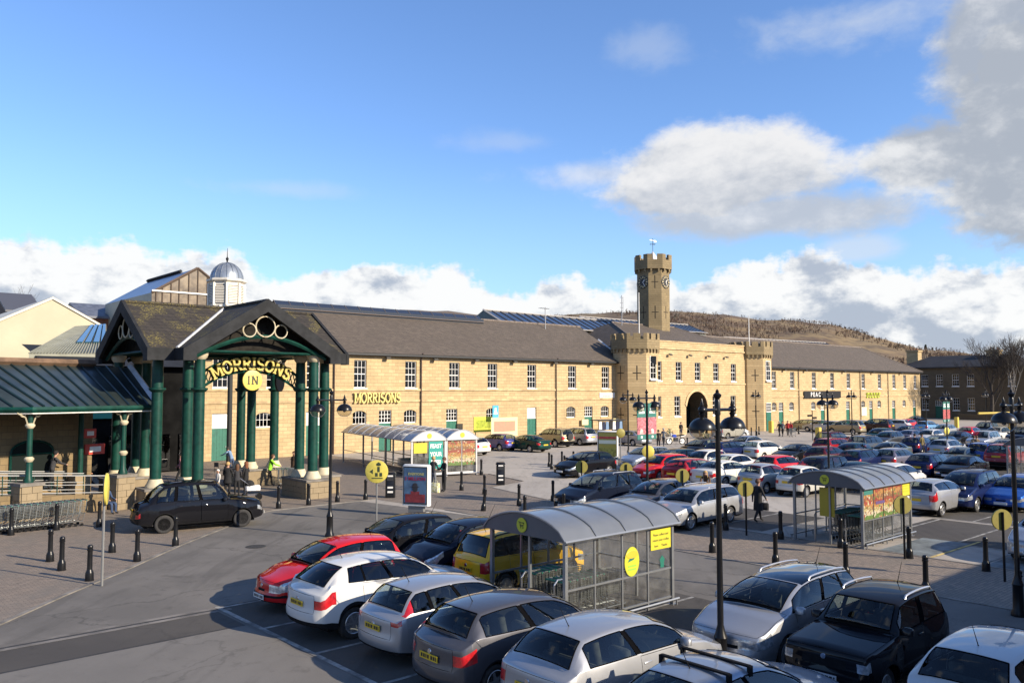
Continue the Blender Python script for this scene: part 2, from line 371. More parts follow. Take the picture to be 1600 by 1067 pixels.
strip('kerb', PAVL[2:11], .14, 0, M_KERB, .03)
strip('kerb', [(22.9, 30.0), (23.0, 2.0)], .12, 0, M_KERB, .02); strip('kerb', [(27.9, 2.0), (28.1, 26.8), (30.0, 35.2)], .12, 0, M_KERB, .02)
strip('kerb', [(33.4, 36.2), (34.6, 40.8)], .12, 0, M_KERB, .03)
# parking bays: darker tarmac with faded lines
def bays(x0, x1, y0, y1, pitch=2.4, first=None, lm=M_LINE, ends=True, both=False):
    sheet('parking_bays', [(x0, y0), (x1, y0), (x1, y1), (x0, y1)], .004, M_DARK)
    y = first if first is not None else y1 - .3
    b = MB()
    while y > y0 + .2:
        b.poly([(x0 + .05, y - .05, .010), (x1 - .05, y - .05, .010), (x1 - .05, y + .05, .010), (x0 + .05, y + .05, .010)]); y -= pitch
    if ends:
        for xx in ((x0,) if not both else (x0, x1)): b.poly([(xx - .06, y0, .011), (xx + .06, y0, .011), (xx + .06, y1, .011), (xx - .06, y1, .011)])
    o = b.build('bay_lines', lm); o['kind'] = 'structure'
bays(8.5, 18.2, -8, 20.5, 2.4, 20.35)
bays(28.4, 33.4, 17.4, 29.5, 2.45)
bays(31.2, 36.6, -6, 14.3, 2.5, lm=M_LINE); bays(36.9, 41.9, -14, 15.6, 2.45)
bays(41.9, 52.0, -20, 36, 2.45, both=True); bays(58.5, 69.0, -24, 40, 2.45, both=True); bays(75.5, 86, -26, 40, 2.45, both=True); bays(92.5, 103, -26, 40, 2.45, both=True); bays(110, 120, -30, 44, 2.45, both=True)
sheet('hatched_bay', [(28.1, 11.15), (31.6, 11.1), (31.6, 12.7), (28.1, 12.75)], .014, M_BLUEP); strip('bay_lines', [(28.0, 11.05), (32.2, 11.0)], .09, .018, M_YLINE)
strip('bay_lines', [(27.9, 8.3), (32.5, 8.2)], .09, .012, M_YLINE); strip('bay_lines', [(27.9, 9.6), (31.5, 9.5)], .08, .012, M_LINE)
sheet('hatched_bay', [(28.0, 8.45), (31.3, 8.4), (31.3, 9.4), (28.0, 9.45)], .013, M_BLUEP)
# two slotted drains across the entrance road with concrete edging, and a resurfaced strip between
sheet('road_patch', [(-12, 18.55), (8.35, 18.55), (8.35, 20.1), (-12, 20.1)], .0045, M_DARK); sheet('road_patch', [(-12, -30), (8.35, -30), (8.35, 18.5), (-12, 18.5)], .0044, M_ROAD2)
for y in (20.15, 20.42): strip('drain_edging', [(-12, y), (8.7, y - .05)], .17, .009, M_KERB)
strip('drain_channel', [(-12, 20.285), (8.7, 20.235)], .09, .007, M_IRON); strip('road_joint', [(-12, 18.5), (8.35, 18.5)], .07, .008, M_IRON)
for x, y in ((12.7, 27.4), (36.5, 30), (21.0, 24), (57, 20)):
    b = MB(); b.lathe([(.34, .009), (.34, .013), (.001, .013)], 20); o = b.build('manhole_cover', M_IRON); o.location = (x, y, 0); o['kind'] = 'structure'
# ---------------------------------------------------------------- hills
M_HILL = bpy.data.materials.new('heather_hillside'); M_HILL.use_nodes = True; g = NG(M_HILL.node_tree); b = g.n['Principled BSDF']
t = g.n.new('ShaderNodeTexCoord').outputs['Object']
f1 = g.noise(t, .012, 6, .65, .6); f2 = g.noise(t, .05, 6, .7); f3 = g.noise(t, .005, 4, .6)
c = g.mix(g.ss(f1, .40, .58), (.118, .072, .040), (.23, .158, .072)); c = g.mix(g.mul(g.ss(f2, .42, .62), .8), c, (.075, .050, .030)); f4 = g.noise(t, .16, 5, .7); c = g.mix(g.mul(g.ss(f4, .5, .66), .6), c, (.22, .165, .08)); c = g.mix(g.ss(f3, .55, .68), c, (.09, .085, .035))
g.l.new(c, b.inputs['Base Color']); b.inputs['Roughness'].default_value = .95
CREST = [(-1500, 598), (-400, 598), (0, 588), (300, 566), (560, 545), (700, 520), (800, 506), (860, 497), (920, 493), (1000, 492), (1060, 493), (1130, 496), (1200, 505), (1240, 511), (1300, 519), (1350, 526), (1400, 539), (1440, 547), (1500, 552), (1560, 557), (1640, 563), (1900, 578), (2600, 596), (6000, 603)]
def crest_el(a): return None
HILLD = 950
def hill_h(px, d):
    e = c_el(px, pw_(CREST, px) + 1.5); s = max(0, min(1, (d - 330) / (HILLD - 330))); s = s * s * (3 - 2 * s)
    return (CAMH + HILLD * math.tan(e)) * s
def pw_(tab, x):
    if x <= tab[0][0]: return tab[0][1]
    for (a, p), (b, q) in zip(tab, tab[1:]):
        if x <= b: return p + (q - p) * (x - a) / (b - a)
    return tab[-1][1]
from mathutils import noise as mnoise
def hill_mesh(name, dists, hf, mt, pxs):
    hb = MB(); na = len(pxs)
    for d in dists:
        for px in pxs:
            a = c_az(px); x, y = d * math.cos(a), d * math.sin(a)
            nz = mnoise.fractal(Vector((x * .006, y * .006, 0)), .9, 2.1, 5) * 7 + mnoise.fractal(Vector((x * .03, y * .03, 4)), .9, 2.1, 3) * 1.6
            h = hf(px, d); hb.v.append((x, y, h + nz * min(1, h / 25) - .1))
    for i in range(len(dists) - 1):
        for k in range(na - 1): hb.f.append((i * na + k, (i + 1) * na + k, (i + 1) * na + k + 1, i * na + k + 1)); hb.mi.append(0)
    o = hb.build(name, mt, None, 179); o['kind'] = 'structure'; return o
pxs = [800 + FPX * math.tan(R_(-72 + 144 * k / 260)) for k in range(261)]
hill_mesh('hillside', [330, 380, 440, 510, 590, 680, 770, 850, 910, 950, 1000, 1080, 1200], lambda px, d: hill_h(px, min(d, 950)) * (1 if d <= 950 else 1 - (d - 950) / 700), M_HILL, pxs)
MOOR = [(-600, 600), (400, 560), (560, 510), (610, 494), (650, 492), (700, 492), (750, 500), (800, 506), (900, 530), (1100, 570), (1500, 595), (4000, 602)]
M_MOOR = mat('distant_moor', (.13, .085, .06), .95, var=.3, vscale=.006, col2=(.16, .12, .075))
hill_mesh('moor_hill', [1300, 1600, 1900, 2200, 2500, 2700, 3200], lambda px, d: (CAMH + 2500 * math.tan(c_el(px, pw_(MOOR, px)))) * max(0, 1 - ((d - 2500) / 1250) ** 2), M_MOOR, pxs[::2])
# the bare woodland on the slope: past counting, one object
wb = MB(); rnd = random.Random(3)
def wood_tree(wb, x, y, z, h, w, mi, n=9):
    for k in range(n):
        a = rnd.uniform(0, 6.283); r0 = w * rnd.uniform(.1, .5); zz = z + h * rnd.uniform(.25, .95); s = h * rnd.uniform(.08, .20)
        cx, cy = x + r0 * math.cos(a), y + r0 * math.sin(a); ux, uy = math.cos(a + 1.57), math.sin(a + 1.57); 
        wb.poly([(cx - ux * s * .6, cy - uy * s * .6, zz - s * .6), (cx + ux * s * .7, cy + uy * s * .7, zz - s * .4), (cx + rnd.uniform(-.2, .2) * s, cy, zz + s * .8)], mi)
    wb.poly([(x - .15, y + .15, z), (x + .15, y - .15, z), (x, y, z + h * .8)], 2)
for _ in range(20000):
    px = rnd.uniform(820, 1750) if rnd.random() < .86 else rnd.uniform(100, 820); d = rnd.uniform(380, 1000); a = c_az(px); x, y = d * math.cos(a), d * math.sin(a)
    dens = mnoise.fractal(Vector((x * .008, y * .008, 9)), .9, 2.1, 4)
    if dens < -.12 + .15 * (d < 620): continue
    if d > 880 and rnd.random() < .6: continue
    h = rnd.uniform(2.2, 4.6) * (1.25 if d < 620 else (.55 if d > 860 else .85)); z = hill_h(px, min(d, 950)) * (1 if d <= 950 else 1 - (d - 950) / 700) + mnoise.fractal(Vector((x * .006, y * .006, 0)), .9, 2.1, 5) * 7 * min(1, hill_h(px, min(d, 950)) / 25) - .5
    wood_tree(wb, x, y, z, h, h * .7, 1 if rnd.random() < .04 else 0)
o = wb.build('woodland', [mat('bare_wood', (.098, .060, .042), .95, var=.35, vscale=.03, col2=(.145, .09, .058)), mat('evergreen', (.022, .032, .016), .95), mat('bark_dark', (.05, .04, .035), .9)]); o['kind'] = 'stuff'
def pine(px, d, h, lab):
    a = c_az(px); x, y = d * math.cos(a), d * math.sin(a); z = hill_h(px, min(d, 950)) - 1
    t = thing('pine_tree', lab, 'tree', (x, y, z), 0, 'dark evergreens on the skyline of the hill'); q = MB()
    for k in range(90):
        f = rnd.uniform(.15, 1); rr = h * .30 * (1 - f * .75); a2 = rnd.uniform(0, 6.28); zz = h * f; s = h * .13
        cx, cy = rr * math.cos(a2) * rnd.random() ** .5, rr * math.sin(a2) * rnd.random() ** .5
        q.poly([(cx - s * math.sin(a2), cy + s * math.cos(a2), zz - s * .4), (cx + s * math.sin(a2), cy - s * math.cos(a2), zz - s * .3), (cx + s * .5 * math.cos(a2), cy + s * .5 * math.sin(a2), zz + s * .5)])
    q.build('crown', MATS['evergreen'], t); q = MB(); q.tube([(0, 0, -1), (0, 0, h * .8)], [h * .03, h * .01], 5); q.build('trunk', MATS['bark_dark'], t)
for px, d, h in ((1302, 930, 13), (1312, 935, 16), (1322, 928, 15), (1331, 940, 14), (1340, 932, 12), (1291, 935, 9), (1447, 930, 13), (1458, 935, 9), (1248, 930, 8), (1262, 925, 9)):
    pine(px, d, h * .55, 'dark evergreen tree standing on the brown hill skyline')
# ---------------------------------------------------------------- the stone barracks range
M_STONE = masonry('honey_sandstone', (.54, .40, .215), (.43, .312, .162), (.34, .25, .148), .74, .30, stain=.42, msize=.018, bump=.6, streak=.45)
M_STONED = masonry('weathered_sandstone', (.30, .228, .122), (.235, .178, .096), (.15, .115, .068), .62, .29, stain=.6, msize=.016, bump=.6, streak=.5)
M_SHADE = masonry('shade_toned_sandstone', (.15, .112, .066), (.12, .09, .054), (.08, .06, .04), .7, .30, stain=.5)  # sandstone with the far range's shade darkened into its colour
M_TRIM = mat('dressed_sandstone', (.46, .33, .18), .9, var=.25, vscale=1.3, bump=.3)
M_SLATE = masonry('slate_roof', (.150, .118, .090), (.094, .074, .057), (.045, .037, .03), .32, .26, stain=.5, msize=.028, bump=.8, zscale=1.9, rough=.8)
M_SLATEM = masonry('mossy_slate_roof', (.046, .037, .030), (.030, .025, .020), (.017, .015, .013), .34, .24, stain=.5, msize=.02, bump=.9, zscale=1.5, moss=(.16, .13, .035), rough=.9)
M_FASC = mat('dark_fascia', (.022, .023, .025), .7, spec=.15, var=.25, vscale=2)
M_GUT = mat('black_gutter', (.02, .02, .021), .45)
M_WHITE = mat('white_paint', (.78, .76, .71), .55, var=.08, vscale=5)
M_PANE = glass('window_pane', (.05, .06, .07), 1.6, .03); M_ROOM = mat('dim_room', (.035, .032, .03), .9)
M_GREEN = mat('green_door_paint', (.018, .125, .085), .45, var=.15, vscale=4)
M_LEAD = mat('lead_flashing', (.55, .55, .56), .5, .2, var=.15, vscale=3)
def wall(mb, x0, x1, z0, z1, y, openings, depth=.28, mi=0, facing=-1, mir=0):
    """wall face in the plane y with real openings (x0,x1,z0,z1) and their reveals; facing -1: looks to -Y"""
    xs = sorted({x0, x1} | {q for o in openings for q in o[:2]}); zs = sorted({z0, z1} | {q for o in openings for q in o[2:4]})
    for a, b in zip(xs, xs[1:]):
        for c, d in zip(zs, zs[1:]):
            if any(o[0] <= a + 1e-6 and b <= o[1] + 1e-6 and o[2] <= c + 1e-6 and d <= o[3] + 1e-6 for o in openings): continue
            mb.poly([(a, y, c), (b, y, c), (b, y, d), (a, y, d)], mi)
    for a, b, c, d in openings:
        yb = y + depth
        mb.poly([(a, y, c), (a, yb, c), (a, yb, d), (a, y, d)][::-1], mir); mb.poly([(b, y, c), (b, yb, c), (b, yb, d), (b, y, d)], mir)
        mb.poly([(a, y, d), (b, y, d), (b, yb, d), (a, yb, d)][::-1], mir); mb.poly([(a, y, c), (b, y, c), (b, yb, c), (a, yb, c)], mir)
_wc = {}
def window(parent, x, z0, w, h, y, cols=3, rows=4, arch=False, blind=0.0, R=None):
    """sash window set in a reveal: bars in front of a pane, dim room behind, stone sill"""
    k = (round(w, 2), round(h, 2), cols, rows, arch, blind)
    if k not in _wc:
        f = MB(); t = .07; f.box(-w / 2, .13, 0, -w / 2 + t, .20, h); f.box(w / 2 - t, .13, 0, w / 2, .20, h); f.box(-w / 2 + t, .13, 0, w / 2 - t, .20, t * 1.3); f.box(-w / 2 + t, .13, h - t, w / 2 - t, .20, h)
        for i in range(1, cols): xx = -w / 2 + t + (w - 2 * t) * i / cols; f.box(xx - .016, .14, t * 1.3, xx + .016, .18, h - t)
        for j in range(1, rows):
            zz = t * 1.3 + (h - 2.3 * t) * j / rows; th = .035 if j == rows // 2 and rows > 2 else .016
            for i in range(cols):
                a = -w / 2 + t + (w - 2 * t) * i / cols + (.016 if i else 0); bb = -w / 2 + t + (w - 2 * t) * (i + 1) / cols - (.016 if i < cols - 1 else 0); f.box(a, .145, zz - th, bb, .175, zz + th)
        p = MB(); p.poly([(-w / 2, .185, 0), (w / 2, .185, 0), (w / 2, .185, h), (-w / 2, .185, h)])
        rm = MB(); rm.poly([(-w / 2, .262, 0), (w / 2, .262, 0), (w / 2, .262, h), (-w / 2, .262, h)])
        if blind: rm.poly([(-w / 2 + .05, .24, h * (1 - blind)), (w / 2 - .05, .24, h * (1 - blind)), (w / 2 - .05, .24, h), (-w / 2 + .05, .24, h)], 1)
        s = MB(); s.box(-w / 2 - .08, -.07, -.16, w / 2 + .08, .13, -.003)
        if arch:
            ah = MB(); n = 10; pts = [(w / 2 * math.cos(math.pi * q / n), h - .32 + .30 * math.sin(math.pi * q / n)) for q in range(n + 1)]
            ah.prism([(w / 2, h + .002), ] + pts + [(-w / 2, h + .002)], .02, .125, 'y')
        _wc[k] = (f.mesh('window', M_WHITE), p.mesh('pane', M_PANE), rm.mesh('room', [M_ROOM, mat('window_blind', (.55, .53, .48), .8)]), s.mesh('sill', M_WHITE if not arch else M_TRIM), ah.mesh('arch_head', M_STONE) if arch else None)
    a = _wc[k]; o = obj('window', a[0], parent, (x, y, z0)); 
    if R: o.rotation_euler = (0, 0, R)
    for nm, me in (('pane', a[1]), ('interior', a[2]), ('sill', a[3]), ('arch_head', a[4])):
        if me:
            q = obj(nm, me, o)
            if nm == 'pane': q.rotation_euler = (R_(random.uniform(-1.5, 1.5)), 0, R_(random.uniform(-2, 2)))
    return o
_dc = {}
def door(parent, x, w, hl, ht, y, panel=False, R=None, m=None, z0=0.0):
    """green plank door, leaf height hl, fanlight up to ht"""
    k = (round(w, 2), round(hl, 2), round(ht, 2), panel)
    if k not in _dc:
        d = MB(); n = 6
        for i in range(n): a = -w / 2 + w * i / n; d.box(a + .004, .12 + .006 * (i % 2), 0.02, a + w / n - .004, .19, hl - .04)
        f = MB(); f.box(-w / 2, .10, hl - .04, w / 2, .2, hl + .05)
        if panel:
            f.box(-w / 2 + .05, .13, hl + .055, w / 2 - .05, .18, ht - .05); f.box(-w / 2, .1, ht - .05, w / 2, .2, ht)
        else:
            f.box(-w / 2, .1, ht - .06, w / 2, .2, ht)
            for i in range(5): xx = -w / 2 + .03 + (w - .06) * i / 4; f.box(xx - .022, .12, hl + .05, xx + .022, .18, ht - .06)
            for j in (1, 2): zz = hl + .05 + (ht - hl - .1) * j / 3; f.box(-w / 2 + .05, .125, zz - .018, w / 2 - .05, .175, zz + .018)
        p = MB(); p.poly([(-w / 2, .20, hl), (w / 2, .20, hl), (w / 2, .20, ht), (-w / 2, .20, ht)]); 
        hn = MB(); hn.tube([(w / 2 - .12, .10, 1.05), (w / 2 - .12, .06, 1.05), (w / 2 - .24, .06, 1.05)], .015, 5)
        _dc[k] = (d.mesh('door', M_GREEN), f.mesh('fanlight', M_WHITE), p.mesh('pane', M_PANE), hn.mesh('handle', CHROME if 'bright_trim' in MATS else M_LEAD))
    a = _dc[k]; o = obj('door', a[0], parent, (x, y, z0))
    if R: o.rotation_euler = (0, 0, R)
    for nm, me in (('fanlight', a[1]), ('handle', a[3])) + (() if panel else (('pane', a[2]),)): obj(nm, me, o)
    return o
def flood(parent, x, y, z):
    b = MB(); b.box(-.03, -.02, -.02, .03, .35 - .36 + .02, .05); b.box(-.02, -.40, .02, .02, -.02, .05); b.prism([(-.55, -.02), (-.30, .10), (-.24, -.02), (-.46, -.16)], -.22, .22, 'x'); 
    return b.build('floodlight', mat('lamp_grey', (.10, .095, .085), .5), parent).__setattr__('location', (x, y, z))
EAVE, YF, YRG, ZRG = 8.7, 62.0, 69.0, 13.0
wing = thing('barracks_wing', 'long honey stone two storey wing with brown slate roof left of the gatehouse', 'building', (0, 0, 0))
XL, XR = 23.4, 73.0
upx = [345, 428, 490, 563, 642, 710, 769.5, 831, 894, 946]; lowx = [(345, 'p'), (413, 'a'), (490, 'p'), (562, 'a'), (602, 'd'), (641, 'a'), (706, 'd'), (768, 'a'), (831, 'p'), (892, 'a'), (919.5, 'd'), (945, 'a')]
ops = []; todo = []
for k, px in enumerate(upx):
    x = atY(px, 590, YF).x; ops.append((x - .62, x + .62, 5.55, 7.98)); todo.append(('w', x, k))
for px, t in lowx:
    x = atY(px, 640, YF).x
    if t == 'a': ops.append((x - .68, x + .68, 2.42, 3.62)); todo.append(('a', x, 0))
    else: ops.append((x - .66, x + .66, 0.0, 3.6)); todo.append((t, x, 0))
# merge the grid by storey so that openings never cross
b = MB(); wall(b, XL, XR, 0, 4.4, YF, [o for o in ops if o[3] < 4]); wall(b, XL, XR, 4.4, EAVE, YF, [o for o in ops if o[2] > 4])
b.poly([(XL, YF, 0), (XL, YF, EAVE), (XL, 76, EAVE), (XL, 76, 0)]); pass
b.poly([(XL, 76, 0), (XL, 76, EAVE), (XR, 76, EAVE), (XR, 76, 0)])
b.build('wall', M_STONE, wing)
for t, x, k in todo:
    if t == 'w': window(wing, x, 5.55, 1.24, 2.43, YF, 3, 4, blind=(0, 0, .35, 0, 0, 0, .5, 0, 0, .25)[k])
    elif t == 'a': window(wing, x, 2.42, 1.36, 1.20, YF, 4, 2, True)
    else: door(wing, x, 1.32, 2.5, 3.6, YF, t == 'p')
b = MB(); b.box(XL, YF - .10, 5.30, XR - .2, YF + .02, 5.48); b.build('string_course', M_TRIM, wing); b = MB(); b.box(XL, YF - .08, 4.32, XR - .2, YF + .02, 4.52); b.build('string_course', M_TRIM, wing)
def roof(name, parent, x0, x1, hip1=0.0, yf=YF, m=M_SLATE, hip0=0.0):
    b = MB(); o = .42; ze = EAVE + .05; k = (ZRG - EAVE) / (YRG - yf); zo = ze - o * k * .6
    yb = 2 * YRG - yf
    b.poly([(x0 - (o if hip0 else 0), yf - o, zo), (x1 + (o if hip1 else 0), yf - o, zo), (x1 - hip1, YRG, ZRG), (x0 + hip0, YRG, ZRG)])
    b.poly([(x1 + (o if hip1 else 0), yb + o, zo), (x0 - (o if hip0 else 0), yb + o, zo), (x0 + hip0, YRG, ZRG), (x1 - hip1, YRG, ZRG)])
    if hip1: b.poly([(x1 + o, yf - o, zo), (x1 + o, yb + o, zo), (x1 - hip1, YRG, ZRG)])
    if hip0: b.poly([(x0 - o, yb + o, zo), (x0 - o, yf - o, zo), (x0 + hip0, YRG, ZRG)])
    rf = b.build('roof', m, parent)
    c = MB(); c.tube([(x0 + hip0, YRG, ZRG + .02), (x1 - hip1, YRG, ZRG + .02)], .13, 8)
    if hip1:
        c.tube([(x1 + o, yf - o, zo + .03), (x1 - hip1, YRG, ZRG + .03)], .10, 6)
    c.build('ridge_tiles', mat('ridge_tile', (.16, .13, .11), .85, var=.3, vscale=3), rf)
    q = MB(); q.box(x0, yf - o - .13, zo - .20, x1, yf - o - .005, zo - .03); q.box(x0, yf - o + .0, zo - .24, x1, yf - .02, zo - .10); q.build('gutter', M_GUT, parent)
    return rf
rf = roof('roof', wing, XL, XR, 0.0, hip0=8.4)
def downpipe(parent, x, y, z1, z0=0.0):
    b = MB(); b.tube([(x, y - .12, z0), (x, y - .12, z1 - .25), (x, y - .40, z1 + .02)], .06, 8); b.lathe([(.09, z1 * .5), (.09, z1 * .5 + .07)], 8, 0, Matrix.Translation((x, y - .12, 0))); b.build('downpipe', mat('downpipe_brown', (.045, .022, .016), .5), parent)
for px in (521, 657, 868): downpipe(wing, atY(px, 600, YF).x, YF, EAVE)
for px in (455, 603, 677, 741, 801, 864, 921):
    flood(wing, atY(px, 560, YF).x, YF - .0, 8.25)
# glazed strip along the ridge, left part
b = MB(); x0, x1 = 33.2, 57.0; b.box(x0, YRG - .9, ZRG - .62, x1, YRG + .9, ZRG - .02); 
b.poly([(x0, YRG - 1.0, ZRG - .35), (x1, YRG - 1.0, ZRG - .35), (x1, YRG, ZRG + .42), (x0, YRG, ZRG + .42)]); b.poly([(x1, YRG + 1.0, ZRG - .35), (x0, YRG + 1.0, ZRG - .35), (x0, YRG, ZRG + .42), (x1, YRG, ZRG + .42)])
M_ROOFGL = mat('roof_glazing', (.030, .036, .050), .18, .1, coat=.6)
sk = b.build('ridge_skylight', M_ROOFGL, wing); q = MB()
xx = x0
while xx < x1: q.tube([(xx, YRG - 1.02, ZRG - .36), (xx, YRG, ZRG + .45)], .035, 4); xx += 1.45
q.tube([(x0, YRG - 1.03, ZRG - .36), (x1, YRG - 1.03, ZRG - .36)], .05, 4); q.build('glazing_bar', mat('bar_brown', (.16, .13, .11), .6), sk)
# sign letters on the wall
MS_Y = mat('sign_yellow', (.56, .46, .15), .5); 
sg = thing('wall_sign', 'cream MORRISONS letters fixed to the stone wall of the long wing', 'sign', (0, 0, 0))
a, c = atY(554, 622, YF - .25), atY(626.5, 620.5, YF - .25); zc = (a.z + c.z) / 2; tot = sum(GL[ch][0] for ch in 'MORRISONS'); sc = .86; kx = (c.x - a.x) / (tot * sc); xx = a.x
for ch in 'MORRISONS':
    w = GL[ch][0] * sc * kx; lb = MB(); glyph(lb, ch, 0, 0, sc, 0, .13, 0, .17, 0); o = obj('letter', lb.mesh('letter', MS_Y), sg, (xx + w / 2, YF - .26, zc)); o.scale = (kx, 1, 1); xx += w
    sb_ = MB(); sb_.box(-.02, .13, -.3, .02, .26, .3); ob = obj('letter_bracket', sb_.mesh('letter_bracket', M_GUT), o)
a = atY(948, 618.5, YF); t = thing('white_sign', 'small white sign board on the wing wall beside the gatehouse tower', 'sign', (a.x, YF - .03, a.z)); b = MB(); b.box(-1.25, -.05, -.36, 1.25, .02, .36); b.build('board', M_WHITE, t)
b = MB(); xx = -.8
for w in (.16, .2, .12, .2, .18, .1, .2, .16): b.box(xx, -.056, -.14, xx + w - .04, -.048, .12); xx += w
b.build('lettering', mat('sign_grey', (.35, .33, .28), .6), t)
# ---------------------------------------------------------------- gatehouse
gate = thing('gatehouse', 'stone gatehouse with pointed dark archway between two battlemented turrets', 'building', (0, 0, 0))
GY, GX0, GX1, GZ = 60.5, 74.5, 98.5, 10.9
ops_u, ops_l = [], []
for px in (1029, 1060.5, 1090, 1118.7, 1146): x = atY(px, 580, GY).x; ops_u.append((x - .58, x + .58, 6.5, 8.75))
for px in (1028.5, 1058.5, 1117.7, 1145.6): x = atY(px, 635, GY).x; ops_l.append((x - .58, x + .58, 2.25, 4.65))
ax = 84.8; aw = 2.2
b = MB(); wall(b, GX0, GX1, 5.9, GZ - .7, GY, ops_u); wall(b, GX0, ax - aw, 0, 5.9, GY, [o for o in ops_l if o[1] < ax]); wall(b, ax + aw, GX1, 0, 5.9, GY, [o for o in ops_l if o[0] > ax])
arc = []; pas = MB()
for k in range(13):                      # four-centred arch
    u = -1 + 2 * k / 12; arc.append((ax + aw * u, 3.35 + 1.85 * (1 - abs(u) ** 2.1) ** .62))
for (xa, za), (xb, zb) in zip(arc, arc[1:]):
    b.poly([(xa, GY, za), (xb, GY, zb), (xb, GY, 5.9), (xa, GY, 5.9)]); pas.poly([(xa, GY, za), (xa, GY + 5, za), (xb, GY + 5, zb), (xb, GY, zb)][::-1])
for xs_, fl in ((ax - aw, 1), (ax + aw, 0)):
    q = [(xs_, GY, 0), (xs_, GY + 5, 0), (xs_, GY + 5, 3.35), (xs_, GY, 3.35)]; pas.poly(q if not fl else q[::-1])
pas.build('arch_passage', masonry('shade_toned_passage_stone', (.10, .075, .045), (.08, .06, .036), (.05, .04, .025), .6, .3), gate)  # stone coloured dark to stand for shade inside the arch
b.poly([(GX0, GY, 0), (GX0, GY, GZ - .7), (GX0, 79, GZ - .7), (GX0, 79, 0)]); b.poly([(GX1, GY, 0), (GX1, 79, 0), (GX1, 79, GZ - .7), (GX1, GY, GZ - .7)])
b.build('wall', M_STONE, gate)
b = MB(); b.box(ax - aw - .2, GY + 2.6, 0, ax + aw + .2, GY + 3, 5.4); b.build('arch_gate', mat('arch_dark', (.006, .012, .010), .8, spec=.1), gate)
b = MB(); n = len(arc)
for (xa, za), (xb, zb) in zip(arc, arc[1:]): b.faces([(xa, GY - .09, za), (xb, GY - .09, zb), (xb * 1 + (xb - ax) * .12, GY - .09, zb + .30), (xa + (xa - ax) * .12, GY - .09, za + .30), (xa, GY + .0, za), (xb, GY + .0, zb), (xb + (xb - ax) * .12, GY, zb + .30), (xa + (xa - ax) * .12, GY, za + .30)], [(0, 1, 2, 3), (3, 2, 6, 7), (0, 4, 5, 1)])
b.build('arch_moulding', M_TRIM, gate)
b = MB(); b.box(76.3, GY - .16, GZ - .7, 97.4, GY + .4, GZ - .52); b.build('cornice', M_TRIM, gate)
b = MB(); b.box(76.3, GY - .06, GZ - .52, 97.4, GY + .4, GZ + .18); b.build('parapet', M_STONE, gate); b = MB(); b.box(76.3, GY - .14, GZ + .18, 97.4, GY + .45, GZ + .32); b.build('coping', M_TRIM, gate)
b = MB(); b.box(76.3, GY - .1, 6.05, 97.4, GY + .02, 6.24); b.build('string_course', M_TRIM, gate)
for x0, x1, z0, z1 in ops_u: window(gate, (x0 + x1) / 2, z0, 1.16, 2.25, GY, 2, 4)
for x0, x1, z0, z1 in ops_l: window(gate, (x0 + x1) / 2, z0, 1.16, 2.40, GY, 2, 4)
for px in (1044, 1075, 1104, 1132): flood(gate, atY(px, 565, GY).x, GY, 9.6)
# hipped roof behind the parapet
b = MB(); gy0, gy1, zr_, zg = GY + .4, 79.5, 14.0, GZ - .3
b.poly([(GX0, gy0, zg), (GX1, gy0, zg), (93, 70, zr_), (80, 70, zr_)]); b.poly([(GX0, gy1, zg), (GX0, gy0, zg), (80, 70, zr_)]); b.poly([(GX1, gy0, zg), (GX1, gy1, zg), (93, 70, zr_)]); b.poly([(GX1, gy1, zg), (GX0, gy1, zg), (80, 70, zr_), (93, 70, zr_)])
rg = b.build('roof', M_SLATE, gate); b = MB(); b.tube([(80, 70, zr_ + .03), (93, 70, zr_ + .03)], .13, 6); b.tube([(GX0, gy0, zg + .03), (80, 70, zr_)], .1, 6); b.tube([(GX1, gy0, zg + .03), (93, 70, zr_)], .1, 6); b.build('ridge_tiles', MATS['ridge_tile'], rg)
b = MB(); b.tube([(73.2, 66.2, 11.35), (73.1, 62.3, 8.95)], .13, 4); b.build('flashing', M_LEAD, gate)
def octagon(cx, cy, a, a0=R_(22.5)): return [(cx + a / math.cos(R_(22.5)) * math.cos(a0 + k * math.pi / 4), cy + a / math.cos(R_(22.5)) * math.sin(a0 + k * math.pi / 4)) for k in range(8)]
def battlement(parent, cx, cy, a, z0, z1, m, per=2):
    """corbelled parapet and merlons on an octagon; every merlon a part"""
    b = MB(); o1, o0 = octagon(cx, cy, a), octagon(cx, cy, a - .32); n = 8; zm = z0 + (z1 - z0) * .62
    pts = [(*q, z0) for q in o1] + [(*q, zm) for q in o1] + [(*q, zm) for q in o0] + [(*q, z0 + .1) for q in o0]
    fs = []
    for k in range(8):
        j = (k + 1) % 8; fs += [(k, j, 8 + j, 8 + k), (8 + k, 8 + j, 16 + j, 16 + k), (16 + k, 16 + j, 24 + j, 24 + k)]
    fs += [tuple(range(7, -1, -1)), tuple(range(24, 32))]
    b.faces(pts, fs); b.build('parapet', m, parent)
    mer = []
    for k in range(8):
        p, q = Vector(o1[k]), Vector(o1[(k + 1) % 8]); d = (q - p); L_ = d.length; d.normalize(); nrm = Vector((-d.y, d.x))
        seg = L_ / (2 * per)
        for i in range(per + 1):
            u0, u1 = (i * 2 * seg - seg * .70, i * 2 * seg + seg * .70); u0, u1 = max(0, u0), min(L_, u1)
            c = [p + d * u0, p + d * u1, p + d * u1 + nrm * .32, p + d * u0 + nrm * .32]
            mb = MB(); mb.prism([tuple(x) for x in c], zm - .002, z1); mb.build('merlon', m, parent)
        for i in range(per * 2):                # corbels under the parapet
            u = L_ * (i + .5) / (per * 2); c0 = p + d * (u - .11); c1 = p + d * (u + .11)
            mb = MB(); mb.prism([tuple(c0 + nrm * .02), tuple(c1 + nrm * .02), tuple(c1 + nrm * .27), tuple(c0 + nrm * .27)], z0 - .38, z0 - .002); mb.build('corbel', m, parent)
